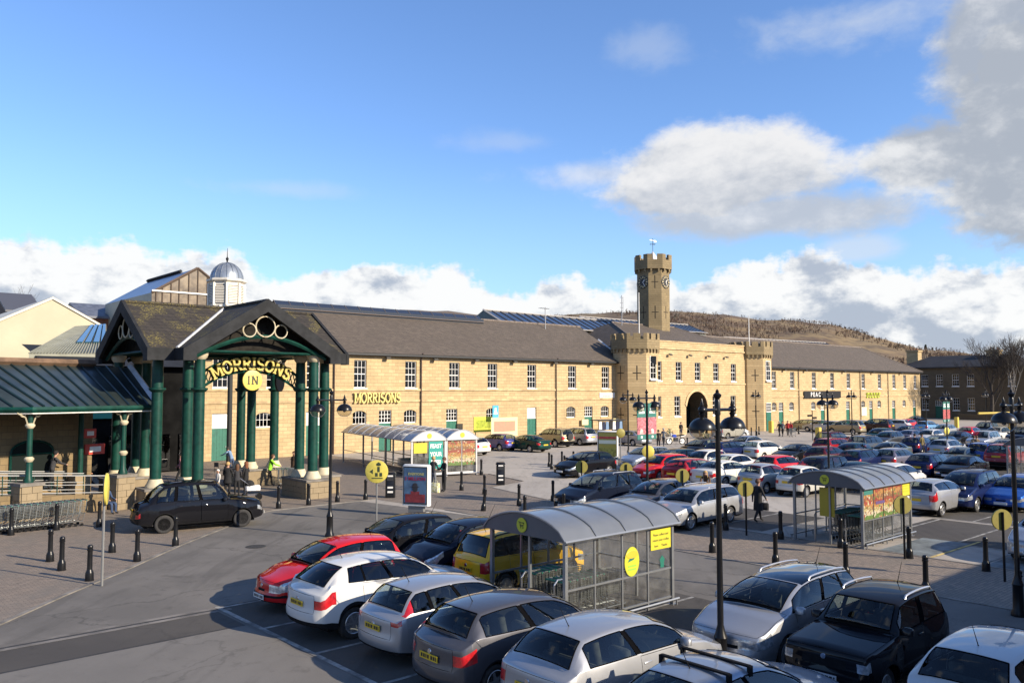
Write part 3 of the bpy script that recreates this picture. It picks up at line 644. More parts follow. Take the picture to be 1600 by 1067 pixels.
def cross_slit(mb, P0, d, z, h=1.6, w=.95, t=.11):
    """arrow-loop cross: dark recessed plate on a face with direction d through P0"""
    for (a, c, z0, z1) in ((-t / 2, t / 2, z - h / 2, z + h / 2), (-w / 2, -t / 2, z - t / 2, z + t / 2), (t / 2, w / 2, z - t / 2, z + t / 2)):
        q = [P0 + d * a, P0 + d * c]; nr = Vector((d.y, -d.x)) * .012
        mb.poly([(*(q[0] + nr), z0), (*(q[1] + nr), z0), (*(q[1] + nr), z1), (*(q[0] + nr), z1)])
M_SLIT = mat('arrow_slit', (.03, .022, .015), .95)  # surface plate whose dark colour stands in for the slit's depth
def turret(cx, cy, a, zt, parent, win=None, doorway=False):
    b = MB(); oc = octagon(cx, cy, a)
    b.faces([(*q, 0) for q in oc] + [(*q, zt - 1.6) for q in oc], [(k, (k + 1) % 8, 8 + (k + 1) % 8, 8 + k) for k in range(8)] + [tuple(range(8, 16))]); b.build('turret', M_STONED if False else M_STONE, parent)
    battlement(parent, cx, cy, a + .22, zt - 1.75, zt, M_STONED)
    sl = MB()
    for k in range(8):
        p, q = Vector(oc[k]), Vector(oc[(k + 1) % 8]); d = (q - p).normalized(); mid = (p + q) / 2; nr = Vector((d.y, -d.x))
        if nr.y < -.5 and abs(nr.x) < .3: continue
        if nr.y < .3:
            for z in (2.6, 7.3): cross_slit(sl, mid, d, z)
    sl.build('arrow_slit', M_SLIT, parent)
    b = MB(); fy = cy - a
    if win: window(parent, cx + .1, 6.6, 1.1, 2.6, fy - .2, 2, 4)
    if doorway: door(parent, cx + .05, 1.15, 2.5, 3.7, fy - .2)
turret(73.95, 61.25, 2.50, 11.75, gate, True); turret(98.1, 61.25, 2.50, 11.75, gate, True, True)
for cx, lab, px in ((75.2, 'white flagpole on the left gatehouse turret', 1014), (98.4, 'white flagpole on the right gatehouse turret', 1195)):
    t = thing('flagpole', lab, 'flagpole', (cx, 61.6, 10.3)); b = MB(); h = 6.3 if cx < 80 else 5.0; b.tube([(0, 0, 0), (0, 0, h)], [.07, .045], 7); b.build('pole', M_WHITE, t); b = MB(); b.lathe([(.02, h), (.08, h + .06), (.02, h + .14)], 8); b.build('finial', M_WHITE, t)
# ---------------------------------------------------------------- clock tower
tower = thing('clock_tower', 'octagonal stone clock tower with battlements rising behind the gatehouse', 'tower', (0, 0, 0))
TX, TY, TA = 88.5, 70.0, 2.08
oc = octagon(TX, TY, TA); b = MB()
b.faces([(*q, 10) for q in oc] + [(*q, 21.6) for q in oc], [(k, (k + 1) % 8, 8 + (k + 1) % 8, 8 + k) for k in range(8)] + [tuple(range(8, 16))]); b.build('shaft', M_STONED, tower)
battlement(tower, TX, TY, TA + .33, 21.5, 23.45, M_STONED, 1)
b = MB(); o2 = octagon(TX, TY, TA + .06); b.faces([(*q, 12.3) for q in o2] + [(*q, 12.75) for q in o2] + [(*q, 12.75) for q in octagon(TX, TY, TA)], [(k, (k + 1) % 8, 8 + (k + 1) % 8, 8 + k) for k in range(8)] + [(8 + k, 8 + (k + 1) % 8, 16 + (k + 1) % 8, 16 + k) for k in range(8)]); b.build('flashing', M_LEAD, tower)
b = MB(); b.lathe([(.9, 22.6), (.5, 23.5), (.06, 24.1)], 8, 0, Matrix.Translation((TX, TY, 0))); b.build('roof', M_LEAD, tower)
sl = MB(); M_CLK = mat('clock_black', (.015, .014, .013), .5); M_CLG = mat('clock_gilt', (.62, .50, .26), .4, .2)
for k in range(8):
    p, q = Vector(oc[k]), Vector(oc[(k + 1) % 8]); d = (q - p).normalized(); mid = (p + q) / 2; nr = Vector((d.y, -d.x))
    ang = math.atan2(d.y, d.x)
    if abs(nr.x * nr.y) < .1:
        fc = MB(); Mx = Matrix.Translation((mid.x, mid.y, 19.75)) @ Matrix.Rotation(ang, 4, 'Z') @ Matrix.Rotation(R_(90), 4, 'X')
        fc.lathe([(.86, .0), (.86, .06), (.78, .07), (.001, .07)], 28, 0, Mx); cf = fc.build('clock_face', M_CLK, tower)
        nb = MB()
        for h in range(12):
            M2 = Mx @ Matrix.Rotation(-h * math.pi / 6, 4, 'Z'); nb.box(-.045 - .03 * (h % 3 == 0), .52, .072, .045 + .03 * (h % 3 == 0), .76, .085, 0, M2)
        nb.build('numeral', M_CLG, cf)['kind'] = 'stuff'
        for rot, ln, w in ((R_(-42), .42, .05), (R_(-150), .64, .035)):
            hb = MB(); hb.box(-w, -.1, .09, w, ln, .10, 0, Mx @ Matrix.Rotation(rot, 4, 'Z')); hb.build('hand', M_WHITE, cf)
        cross_slit(sl, mid, d, 15.7, 1.7, .9)
    else:
        cross_slit(sl, mid, d, 15.7, 1.7, .9); cross_slit(sl, mid, d, 19.75, 1.7, .9)
sl.build('arrow_slit', M_SLIT, tower)
t = thing('weather_vane', 'thin weather vane with white pennant on top of the clock tower', 'weather vane', (TX, TY, 24.0)); b = MB(); b.tube([(0, 0, 0), (0, 0, 1.9)], .035, 5); b.build('rod', M_GUT, t)
b = MB(); b.tube([(-.5, 0, 1.1), (.5, 0, 1.1)], .03, 5); b.tube([(0, -.5, 1.15), (0, .5, 1.15)], .03, 5); b.build('compass_arm', M_GUT, t)
b = MB(); b.prism([(-.75, 1.62), (-.30, 1.56), (-.30, 1.60), (.30, 1.60), (.30, 1.42), (.75, 1.46), (.80, 1.62), (.55, 1.74), (.30, 1.72), (.30, 1.66), (-.45, 1.72)], -.02, .02, 'y'); b.build('pennant', M_WHITE, t)
t = thing('radio_mast', 'thin aerial mast beside the clock tower', 'aerial', (80.8, 69, 13.3)); b = MB(); b.tube([(0, 0, 0), (0, 0, 4.2)], .05, 5); b.build('mast', mat('galv', (.32, .33, .34), .5, .5), t); b = MB()
for z in (2.6, 3.2, 3.9): b.tube([(-.3, 0, z), (.3, 0, z)], .03, 4)
b.tube([(.25, 0, 1.6), (.25, 0, 4.0)], .035, 4); b.build('dipole', MATS['galv'], t)
t = thing('roof_aerial', 'television aerial standing on the ridge of the long wing', 'aerial', (atY(852, 509, 68).x, 68, 12.3)); b = MB(); b.tube([(0, 0, 0), (0, 0, 2.6)], .05, 5); b.build('mast', MATS['galv'], t); b = MB(); b.tube([(-.9, 0, 2.45), (.6, 0, 2.45)], .03, 4)
for x in (-.8, -.5, -.2, .1, .4): b.tube([(x, -.3, 2.45), (x, .3, 2.45)], .02, 4)
b.tube([(-.2, 0, 1.3), (.3, 0, 1.3)], .03, 4); b.build('crossbar', MATS['galv'], t)
# ---------------------------------------------------------------- right wing
wing2 = thing('barracks_wing', 'honey stone two storey wing with hipped slate roof right of the gatehouse', 'building', (0, 0, 0))
X0, X1 = 100.6, 154.8
ops, todo = [], []
for px in (1209, 1237.6, 1271.5, 1300, 1325.5, 1348.6, 1374, 1396.6, 1413.4, 1429.6):
    x = atY(px, 590, YF).x; 
    if x - .6 > X0: ops.append((x - .6, x + .6, 5.6, 8.0)); todo.append(('w', x))
for px, t in ((1209.5, 'a'), (1220.5, 'd'), (1237, 'a'), (1271, 'a'), (1285.6, 'p'), (1301, 'a'), (1325, 'd'), (1349, 'a'), (1361, 'd'), (1374, 'a'), (1396.6, 'd'), (1413, 'a'), (1429, 'd')):
    x = atY(px, 640, YF).x
    if x - .7 < X0: continue
    if t == 'a': ops.append((x - .66, x + .66, 2.45, 3.65)); todo.append(('a', x))
    else: ops.append((x - .62, x + .62, 0, 3.6)); todo.append((t, x))
b = MB(); wall(b, X0, X1, 0, 4.4, YF, [o for o in ops if o[3] < 4]); wall(b, X0, X1, 4.4, EAVE, YF, [o for o in ops if o[2] > 4]); b.poly([(X1, YF, 0), (X1, 76, 0), (X1, 76, EAVE), (X1, YF, EAVE)]); b.poly([(X1, 76, 0), (X0, 76, 0), (X0, 76, EAVE), (X1, 76, EAVE)]); b.poly([(X0, YF, 0), (X0, YF, EAVE), (X0, 76, EAVE), (X0, 76, 0)]); b.build('wall', M_STONE, wing2)
for t, x in todo:
    if t == 'w': window(wing2, x, 5.6, 1.2, 2.4, YF, 3, 4)
    elif t == 'a': window(wing2, x, 2.45, 1.32, 1.20, YF, 4, 2, True)
    else: door(wing2, x, 1.24, 2.35, 3.6, YF, t == 'p')
b = MB(); b.box(X0 + .2, YF - .10, 5.30, X1, YF + .02, 5.48); b.build('string_course', M_TRIM, wing2); b = MB(); b.box(X0 + .2, YF - .08, 4.32, X1, YF + .02, 4.52); b.build('string_course', M_TRIM, wing2)
roof('roof', wing2, X0 - 3, X1, 8.0)
for px in (1247, 1343, 1386.5): downpipe(wing2, atY(px, 600, YF).x, YF, EAVE)
for px in (1223, 1256, 1288, 1316, 1361, 1405): flood(wing2, atY(px, 574, YF).x, YF, 8.25)
a, c = atY(1255, 616.5, YF), atY(1312, 616, YF)
t = thing('shop_sign', 'black shop sign board with white letters reading PEAC on the right wing', 'sign', ((a.x + c.x) / 2, YF - .12, a.z - .02)); w = (c.x - a.x) / 2; b = MB(); b.box(-w, -.08, -.52, w, .02, .52); b.build('board', mat('sign_black', (.014, .013, .013), .4), t)
text('lettering', 'PEAC', .92, M_WHITE, t, (-w + (atY(1272.5, 616, YF).x - a.x), -.09, 0), FRONT, .015, .018, 1.55)
a, c = atY(1353, 616.5, YF), atY(1378, 616.5, YF)
t = thing('shop_sign', 'shop sign of small yellow green letters on the right wing wall', 'sign', ((a.x + c.x) / 2, YF - .1, a.z - .1)); w = (c.x - a.x) / 2; xx = -w; k = 0
for ww in (.35, .55, .5, .42, .6, .38, .55, .46, .5, .6): 
    b = MB(); b.box(xx, -.06, -.42, xx + .13, .05, .42); b.box(xx + .13, -.05, .18 if k % 2 else -.42, xx + ww - .06, .04, .42 if k % 2 else -.22); b.build('letter', mat('sign_lime', (.42, .50, .05), .5), t); xx += ww * 2 * w / 5.6; k += 1
t = thing('hanging_sign', 'round cream projecting sign on the right wing wall', 'sign', (atY(1349, 649, YF).x, YF - .1, 1.9)); 
b = MB(); b.box(-.9, -.06, -.7, .9, .04, .7); b.build('board', mat('cream_sign', (.75, .70, .48), .5), t)
# ---------------------------------------------------------------- the shaded range across the far end
far = thing('stone_range', 'dark shaded stone range with slate roof and two chimneys across the far end', 'building', (0, 0, 0))
FX, FE, FR = 165.0, 9.7, 12.0
b = MB(); ops = []
def wallx(mb, y0, y1, z0, z1, x, ops, depth=.28):
    ys = sorted({y0, y1} | {q for o in ops for q in o[:2]}); zs = sorted({z0, z1} | {q for o in ops for q in o[2:4]})
    for a, c in zip(ys, ys[1:]):
        for d, e in zip(zs, zs[1:]):
            if any(o[0] <= a + 1e-6 and c <= o[1] + 1e-6 and o[2] <= d + 1e-6 and e <= o[3] + 1e-6 for o in ops): continue
            mb.poly([(x, c, d), (x, a, d), (x, a, e), (x, c, e)])
    for a, c, d, e in ops:
        xb = x + depth; mb.poly([(x, a, d), (xb, a, d), (xb, a, e), (x, a, e)]); mb.poly([(x, c, d), (x, c, e), (xb, c, e), (xb, c, d)]); mb.poly([(x, a, e), (xb, a, e), (xb, c, e), (x, c, e)]); mb.poly([(x, a, d), (x, c, d), (xb, c, d), (xb, a, d)])
def atX(px, py, x):
    d = ray(px, py); t = x / d.x; return Vector((x, d.y * t, CAMH + d.z * t))
wy = [(px, 0) for px in (1445, 1468, 1493, 1516.5, 1581)] + [(px, 1) for px in (1445, 1493, 1516.5)]
for px, lo in wy:
    y = atX(px, 600, FX).y; z0, z1 = ((6.1, 8.3) if not lo else (1.6, 3.9)); ops.append((y - .6, y + .6, z0, z1))
dy = atX(1468, 640, FX).y; ops.append((dy - .75, dy + .75, 0, 3.4))
Y0, Y1 = 47.5, 70.0
wallx(b, Y0, Y1, 0, 5.0, FX, [o for o in ops if o[3] < 5]); wallx(b, Y0, Y1, 5.0, FE, FX, [o for o in ops if o[2] > 5])
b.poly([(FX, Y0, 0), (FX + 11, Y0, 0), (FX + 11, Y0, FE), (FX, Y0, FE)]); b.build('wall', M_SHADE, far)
for y0, y1, z0, z1 in ops:
    if z0 > 0: window(far, FX, z0, 1.2, z1 - z0, (y0 + y1) / 2, 3, 4, R=R_(-90)) if False else None
    o = window(far, 0, 0, 1.2, z1 - z0, 0, 3, 4) if z0 > 0 else door(far, 0, 1.5, 2.4, 3.4, 0)
    o.location = (FX, (y0 + y1) / 2, z0); o.rotation_euler = (0, 0, R_(-90))
b = MB(); e = .5; b.poly([(FX - e, Y1 + e, FE), (FX - e, Y0 - e, FE), (FX + 5.5, Y0 + 4.5, FR), (FX + 5.5, Y1 - 4, FR)]); b.poly([(FX - e, Y0 - e, FE), (FX + 11.5, Y0 - e, FE), (FX + 5.5, Y0 + 4.5, FR)]); b.poly([(FX + 11.5, Y0 - e, FE), (FX + 11.5, Y1 + e, FE), (FX + 5.5, Y1 - 4, FR), (FX + 5.5, Y0 + 4.5, FR)]); b.poly([(FX + 11.5, Y1 + e, FE), (FX - e, Y1 + e, FE), (FX + 5.5, Y1 - 4, FR)])
rf = b.build('roof', mat('dark_slate', (.022, .020, .019), .7, var=.3, vscale=.6), far)
b = MB(); b.box(FX - e - .12, Y0 - e, FE - .2, FX - e, Y1 + e, FE + .02); b.build('gutter', M_GUT, far)
for px, py, h in ((1428, 548, 0), (1553, 547, 0)):
    p = atX(px, py, FX + 5.5); b = MB(); b.box(p.x - .9, p.y - 1.1, FR - 1.6, p.x + .9, p.y + 1.1, p.z - .25); b.box(p.x - 1.05, p.y - 1.25, p.z - .25, p.x + 1.05, p.y + 1.25, p.z + .05); b.build('chimney', M_STONE, rf)
    for k in range(3): pot = MB(); pot.lathe([(.16, 0), (.13, .45)], 8); o = pot.build('chimney_pot', mat('terracotta', (.25, .12, .07), .8), rf); o.location = (p.x, p.y - .6 + .6 * k, p.z + .05)
b = MB(); yy = atX(1540, 600, FX).y; b.box(FX - .12, yy - .05, 0, FX - .02, yy + .05, FE); b.build('downpipe', M_GUT, far)
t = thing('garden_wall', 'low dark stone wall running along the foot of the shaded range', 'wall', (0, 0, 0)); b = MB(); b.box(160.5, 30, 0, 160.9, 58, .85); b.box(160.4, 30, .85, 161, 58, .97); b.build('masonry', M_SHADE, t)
# a lower house to the right with a lit gable
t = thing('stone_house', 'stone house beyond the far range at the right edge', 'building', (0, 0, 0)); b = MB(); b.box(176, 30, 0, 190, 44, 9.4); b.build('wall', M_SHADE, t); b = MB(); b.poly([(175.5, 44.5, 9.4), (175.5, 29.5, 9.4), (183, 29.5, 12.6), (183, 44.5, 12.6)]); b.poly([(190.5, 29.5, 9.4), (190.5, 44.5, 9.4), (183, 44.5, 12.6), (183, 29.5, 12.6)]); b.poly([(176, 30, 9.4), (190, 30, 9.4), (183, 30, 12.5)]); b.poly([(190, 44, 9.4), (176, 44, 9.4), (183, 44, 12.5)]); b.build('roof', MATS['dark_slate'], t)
for k in range(3): o = window(t, 0, 0, 1.2, 2.2, 0, 3, 4); o.location = (175.97 - .2, 33 + 4 * k, 5.6); o.rotation_euler = (0, 0, R_(-90))
# bare trees in front of the range
M_BARK = mat('grey_bark', (.045, .036, .030), .9, var=.35, vscale=3, bump=.4); M_BIRCH = mat('pale_bark', (.20, .18, .155), .85, var=.4, vscale=2.5)
def bare_tree(loc, h, spread, lab, seed, m, r0=.32, fork=.34, lean=0.0):
    rn = random.Random(seed); t = thing('bare_tree', lab, 'tree', loc, 0, 'leafless trees by the far range')
    tb, lb, wb_ = MB(), MB(), MB(); R0M = .015
    def grow(p, d, ln, r, lev):
        n = 4; pts = [p]; rad = [r]; q = p.copy(); dd = d.copy()
        for i in range(n):
            dd = (dd + Vector((rn.uniform(-1, 1), rn.uniform(-1, 1), rn.uniform(-.3, .5))) * (.13 if lev else .05)).normalized(); q = q + dd * ln / n; pts.append(q.copy()); rad.append(max(R0M, r * (1 - .55 * (i + 1) / n)) if lev else r * (1 - .4 * (i + 1) / n))
        (tb if lev == 0 else lb if lev < 3 else wb_).tube(pts, rad, 8 if lev == 0 else (5 if lev < 3 else 3), caps=False)
        if lev >= 5: return
        k = {0: 6, 1: 5, 2: 4, 3: 4, 4: 3}[lev]
        for i in range(k):
            f = rn.uniform(.45, 1.0) if i else 1.0
            j = min(n - 1, int(f * n)); b0 = pts[j].lerp(pts[j + 1], f * n - j) if f < 1 else pts[-1]
            a = rn.uniform(0, 6.28); sp = spread * (rn.uniform(.45, 1.0)); base = (pts[-1] - pts[-2]).normalized()
            side = Vector((math.cos(a), math.sin(a), rn.uniform(-.1, .35))); nd = (base * (1 - sp * .55) + side * sp * .8 + Vector((0, 0, .10))).normalized()
            grow(b0, nd, ln * rn.uniform(.58, .78) * (1.15 if lev == 0 else 1), rad[-1] * (.62 if i else .8), lev + 1)
    grow(Vector((0, 0, -.2)), Vector((lean, 0, 1)).normalized(), h * fork, r0, 0)
    tb.build('trunk', m, t, 60); lb.build('limbs', m, t, 60)['kind'] = 'stuff'; wb_.build('twigs', M_BARK, t)['kind'] = 'stuff'
p = atX(1549, 640, 161.5); bare_tree((161.5, p.y, 0), 13.5, .58, 'tall bare dark tree in front of the shaded far range', 4, M_BARK, .42, .36)
p = atX(1583, 640, 160); bare_tree((160, p.y, 0), 13, .55, 'bare tree with pale trunk at the right edge', 11, M_BIRCH, .26, .42, -.05)
_a = c_az(24); bare_tree((165 * math.cos(_a), 165 * math.sin(_a), 0), 18, .6, 'small bare tree top showing behind the cream shed', 21, M_BARK, .3, .4)
# ---------------------------------------------------------------- roofs behind the left wing
def gabled(name, lab, x0, x1, y0, y1, ze, zr, along, mw, mr, over=.2):
    t = thing(name, lab, 'building', (0, 0, 0)); b = MB(); 
    for q in ([(x0, y0, 0), (x1, y0, 0), (x1, y0, ze), (x0, y0, ze)], [(x1, y0, 0), (x1, y1, 0), (x1, y1, ze), (x1, y0, ze)], [(x1, y1, 0), (x0, y1, 0), (x0, y1, ze), (x1, y1, ze)], [(x0, y1, 0), (x0, y0, 0), (x0, y0, ze), (x0, y1, ze)]): b.poly(q)
    r = MB(); o = over
    if along == 'y':
        xm = (x0 + x1) / 2; b.poly([(x0, y0, ze), (x1, y0, ze), (xm, y0, zr)]); b.poly([(x1, y1, ze), (x0, y1, ze), (xm, y1, zr)])
        r.prism([(x0 - o, ze - o * .5 + .02), (x0 - o, ze - o * .5 + .22), (xm, zr + .22), (x1 + o, ze - o * .5 + .22), (x1 + o, ze - o * .5 + .02), (xm, zr + .02)], y0 - .12, y1 + .12, 'y')
    else:
        ym = (y0 + y1) / 2; b.poly([(x0, y1, ze), (x0, y0, ze), (x0, ym, zr)]); b.poly([(x1, y0, ze), (x1, y1, ze), (x1, ym, zr)])
        r.prism([(y0 - o, ze - o * .5 + .02), (y0 - o, ze - o * .5 + .22), (ym, zr + .22), (y1 + o, ze - o * .5 + .22), (y1 + o, ze - o * .5 + .02), (ym, zr + .02)], x0 - .12, x1 + .12, 'x')
    b.build('wall', mw, t); r.build('roof', mr, t); return t
M_CREAM = mat('cream_cladding', (.43, .39, .275), .7, var=.06, vscale=.4)
shed = gabled('cream_shed', 'plain cream rendered gable of a shed behind the cafe', 13.2, 20.6, 75, 95, 10.7, 12.75, 'y', M_CREAM, mat('pale_verge', (.60, .56, .46), .7))
b = MB(); b.box(4, 76, 0, 13.15, 92, 10.9); b.box(4, 75.8, 10.9, 13.15, 92, 11.2); b.build('annexe', M_CREAM, shed)
gabled('slate_house', 'brown slate gabled roof behind the cream shed', atY(10, 480, 106).x, atY(66, 480, 106).x, 106, 118, 14.2, 16.6, 'x', mat('brown_timber', (.12, .075, .05), .8), mat('grey_sheet_roof', (.09, .09, .10), .5, .2))
t = thing('roof_railing', 'arched steel guard rail on a roof behind the shed', 'railing', (0, 0, 0)); q = MB()
for yy in (100, 101.2):
    for zz in (0, .55, 1.1):
        pts = []
        for k in range(15):
            u = -1 + k / 7; pts.append((34.2 + 4.0 * u, yy, 13.2 + zz * .9 + 2.3 * (1 - u * u)))
        q.tube(pts, .045, 4)
    for k in range(9):
        u = -1 + k / 4; q.tube([(34.2 + 4 * u, yy, 12.4), (34.2 + 4 * u, yy, 14.2 + 2.3 * (1 - u * u))], .04, 4)
q.build('rails', MATS['galv'], t)
M_TEAL = mat('teal_glass_roof', (.05, .12, .15), .22, .2, coat=.5, var=.25, vscale=.7); M_TGREY = mat('grey_green_sheet', (.22, .22, .17), .6, var=.15, vscale=1)
t = thing('lean_to_roof', 'grey green ribbed lean-to roof with blue glazing behind the cafe', 'building', (0, 0, 0)); b = MB()
P1, P2, P3, P4 = atY(45, 553, 58), atY(165, 553, 58), atY(165, 508, 72), atY(118, 511, 72)
b.poly([P1, P2, P3, P4]); b.poly([(P1.x, 58, 3), (P2.x, 58, 3), P2, P1]); rf = b.build('roof', M_TGREY, t)
ribs = MB()
for k in range(26):
    a = P1.lerp(P2, k / 25); c = P4.lerp(P3, k / 25); ribs.tube([a + Vector((0, 0, .05)), c + Vector((0, 0, .05))], .05, 4)
ribs.build('ribs', M_TGREY, rf)['kind'] = 'stuff'
for k, (u0, u1) in enumerate(((.50, .60), (.64, .74), (.78, .88), (.91, .985))):
    gp = MB(); q = [P1.lerp(P2, u0).lerp(P4.lerp(P3, u0), .30), P1.lerp(P2, u1).lerp(P4.lerp(P3, u1), .30), P1.lerp(P2, u1).lerp(P4.lerp(P3, u1), .97), P1.lerp(P2, u0).lerp(P4.lerp(P3, u0), .97)]
    up = Vector((0, -.1, .16)); gp.faces([tuple(x + up) for x in q] + [tuple(x) for x in q], [(0, 1, 2, 3), (0, 4, 5, 1), (1, 5, 6, 2), (3, 7, 4, 0)]); gp.build('rooflight', M_TEAL, rf)
t = thing('slate_roof', 'low brown tiled roof with blue grey slope beside the portico', 'building', (0, 0, 0)); b = MB(); b.box(21.5, 84, 0, 27, 92, 12.4); b.build('wall', mat('red_brick', (.20, .09, .06), .9, var=.3, vscale=2), t); b = MB(); b.prism([(83.6, 12.1), (88, 13.6), (92.4, 12.1), (92.4, 12.3), (88, 13.85), (83.6, 12.3)], 21.3, 27.4, 'x'); b.build('roof', mat('blue_slate', (.10, .11, .14), .5, var=.3, vscale=2), t)
# glazed gable dormer behind the portico
gd = thing('glazed_lantern', 'large dormer with brown glazed gable and steel sheet roof behind the portico', 'building', (0, 0, 0))
GYY = 72.0; A, Bp, Cc, Dd, Ee = atY(237, 457, GYY), atY(309, 419, GYY), atY(335, 440, GYY), atY(335, 500, GYY), atY(237, 500, GYY)
M_BGL = mat('brown_glazing', (.16, .115, .075), .25, var=.5, vscale=.9, col2=(.26, .20, .13), coat=.4); 
b = MB(); b.poly([A + Vector((0, .02, 0)), Ee + Vector((0, .02, 0)), Dd + Vector((0, .02, 0)), Cc + Vector((0, .02, 0)), Bp + Vector((0, .02, 0))]); gg = b.build('gable_glazing', M_BGL, gd)
q = MB()
for px in (244, 254, 267.5, 280, 295, 309, 324):
    zt = min(A.z + (atY(px, 450, GYY).x - A.x) * (Bp.z - A.z) / (Bp.x - A.x), Bp.z + (atY(px, 450, GYY).x - Bp.x) * (Cc.z - Bp.z) / (Cc.x - Bp.x)); x = atY(px, 450, GYY).x; q.tube([(x, GYY - .03, Ee.z), (x, GYY - .03, zt)], .05, 4)
q.tube([A, Bp], .12, 4); q.tube([Bp, Cc], .12, 4); q.build('mullion', mat('mullion_brown', (.12, .085, .06), .6), gg)
q = MB(); z = atY(280, 457, GYY).z; q.box(A.x, GYY - .12, z - .06, Cc.x, GYY - .04, z + .06); q.build('transom', M_WHITE, gg)
b = MB(); back = Vector((-1.2, 13, 0)); b.poly([A, Bp, Bp + Vector((0, 13, 0)), A + Vector((0, 13, 0))][::-1]); b.poly([Bp, Cc, Cc + Vector((0, 13, 0)), Bp + Vector((0, 13, 0))][::-1]); b.build('roof', mat('zinc_sheet', (.20, .22, .27), .35, .6, var=.15, vscale=.6), gd)
b = MB(); b.poly([A + Vector((0, 13, 0)), A, Ee, Ee + Vector((0, 13, 0))]); b.build('side_wall', mat('pale_green_panel', (.26, .28, .25), .6, var=.1, vscale=1), gd)
q = MB(); q.tube([Bp + Vector((0, 4, .15)), Bp + Vector((0, 13, .15))], .16, 4); q.build('ridge_cap', M_FASC, gd)
# louvred cupola with lead dome
cup = thing('cupola', 'white louvred octagonal cupola with grey lead dome behind the portico', 'cupola', (25.15, 60.0, 0))
M_LDOME = mat('lead_dome', (.26, .29, .33), .4, .5, var=.15, vscale=2); M_LOUV = mat('louvre_cream', (.62, .58, .50), .6, var=.08, vscale=3)
oc = octagon(0, 0, 1.15); b = MB(); b.faces([(*q, 10.0) for q in oc] + [(*q, 13.35) for q in oc], [(k, (k + 1) % 8, 8 + (k + 1) % 8, 8 + k) for k in range(8)]); b.build('drum', M_LOUV, cup)
for k in range(8):
    p, q = Vector(oc[k]), Vector(oc[(k + 1) % 8]); d = (q - p).normalized(); nr = Vector((d.y, -d.x)); L_ = (q - p).length
    pn = MB(); c0 = p + d * .14 + nr * .01; c1 = p + d * (L_ - .14) + nr * .01; pn.poly([(*c0, 11.75), (*c1, 11.75), (*c1, 13.1), (*c0, 13.1)]); lp = pn.build('louvre_opening', mat('louvre_dark', (.16, .12, .08), .8), cup)
    for j in range(11):
        z = 11.8 + j * .115; sl = MB(); a0, a1 = c0 + nr * .01, c1 + nr * .01; sl.poly([(*(a0 + nr * .05), z), (*(a1 + nr * .05), z), (*a1, z + .085), (*a0, z + .085)]); sl.poly([(*a0, z), (*a1, z), (*(a1 + nr * .05), z), (*(a0 + nr * .05), z)]); sl.build('slat', M_LOUV, lp)
    corner = MB(); corner.box(p.x - .09, p.y - .09, 11.6, p.x + .09, p.y + .09, 13.3); corner.build('corner_post', M_LOUV, cup)
b = MB(); b.lathe([(1.30, 13.35), (1.45, 13.45), (1.45, 13.58), (1.18, 13.66)], 8, 0, None, R_(22.5)); b.build('cornice', M_LOUV, cup)
b = MB(); b.lathe([(1.17 * math.cos(R_(t)), 13.64 + 1.25 * math.sin(R_(t))) for t in range(0, 91, 9)], 24); dm = b.build('dome', M_LDOME, cup, 60)
for k in range(16):
    a = 2 * math.pi * k / 16; b = MB(); b.tube([(1.18 * math.cos(R_(t)) * math.cos(a), 1.18 * math.cos(R_(t)) * math.sin(a), 13.65 + 1.26 * math.sin(R_(t))) for t in range(0, 88, 12)], .025, 4); b.build('seam', M_LDOME, dm)
b = MB(); b.lathe([(.09, 14.85), (.05, 15.0), (.12, 15.2), (.03, 15.35), (.015, 16.0)], 8); b.build('finial', M_FASC, cup)
b = MB(); b.box(-.9, -.9, 9, .9, .9, 11.6); b.build('base', M_LDOME, cup)
# ridge lanterns with dark glass behind the long wing
def lantern(lab, px0, px1, y, pt0, pt1, drop, hw):
    a, c = atY(px0, pt0, y), atY(px1, pt1, y); t = thing('roof_lantern', lab, 'roof lantern', (0, 0, 0)); b = MB()
    zb = drop
    b.poly([(a.x, y - hw, a.z - zb), (c.x, y - hw, c.z - zb), c, a]); b.poly([(c.x, y + hw, c.z - zb), (a.x, y + hw, a.z - zb), a, c]); gl = b.build('roof_glass', M_ROOFGL, t)
    b = MB(); b.poly([(a.x, y + hw * .95, a.z - zb), (a.x, y - hw * .95, a.z - zb), (a.x, y, a.z - .05)]); b.poly([(c.x, y - hw, c.z - zb), (c.x, y + hw, c.z - zb), c]); b.box(a.x, y - hw * .9, 7.6, c.x, y + hw * .9, min(a.z, c.z) - zb - .02); b.build('gable_end', mat('green_grey_panel', (.13, .16, .15), .6, var=.2, vscale=1), t)
    n = int((c.x - a.x) / 1.3); q = MB()
    for k in range(n + 1):
        f = k / n; x = a.x + (c.x - a.x) * f; z = a.z + (c.z - a.z) * f; q.tube([(x, y - hw - .03, z - zb + .02), (x, y - .02, z + .04)], .05, 4)
    q.build('glazing_bar', mat('dark_bar', (.07, .075, .09), .5), gl)['kind'] = 'stuff'
    q = MB(); q.tube([a + Vector((0, 0, .06)), c + Vector((0, 0, .06))], .1, 5); q.tube([(a.x, y - hw - .05, a.z - zb + .05), (c.x, y - hw - .05, c.z - zb + .05)], .08, 4); q.tube([(a.x - .02, y - hw - .05, a.z - zb + .03), (a.x - .02, y, a.z + .05)], .12, 4); q.build('capping', mat('pale_cap', (.38, .36, .34), .6), gl)
lantern('long dark glazed roof lantern behind the ridge of the long wing', 755, 962, 76, 484.5, 503, 2.0, 4.2)
lantern('second dark glazed roof lantern nearer the clock tower', 905, 1075, 96, 495, 508, 1.8, 4.5)
lantern('low grey roof lantern showing behind the right wing', 1130, 1290, 90, 527, 536, 1.6, 4.0)
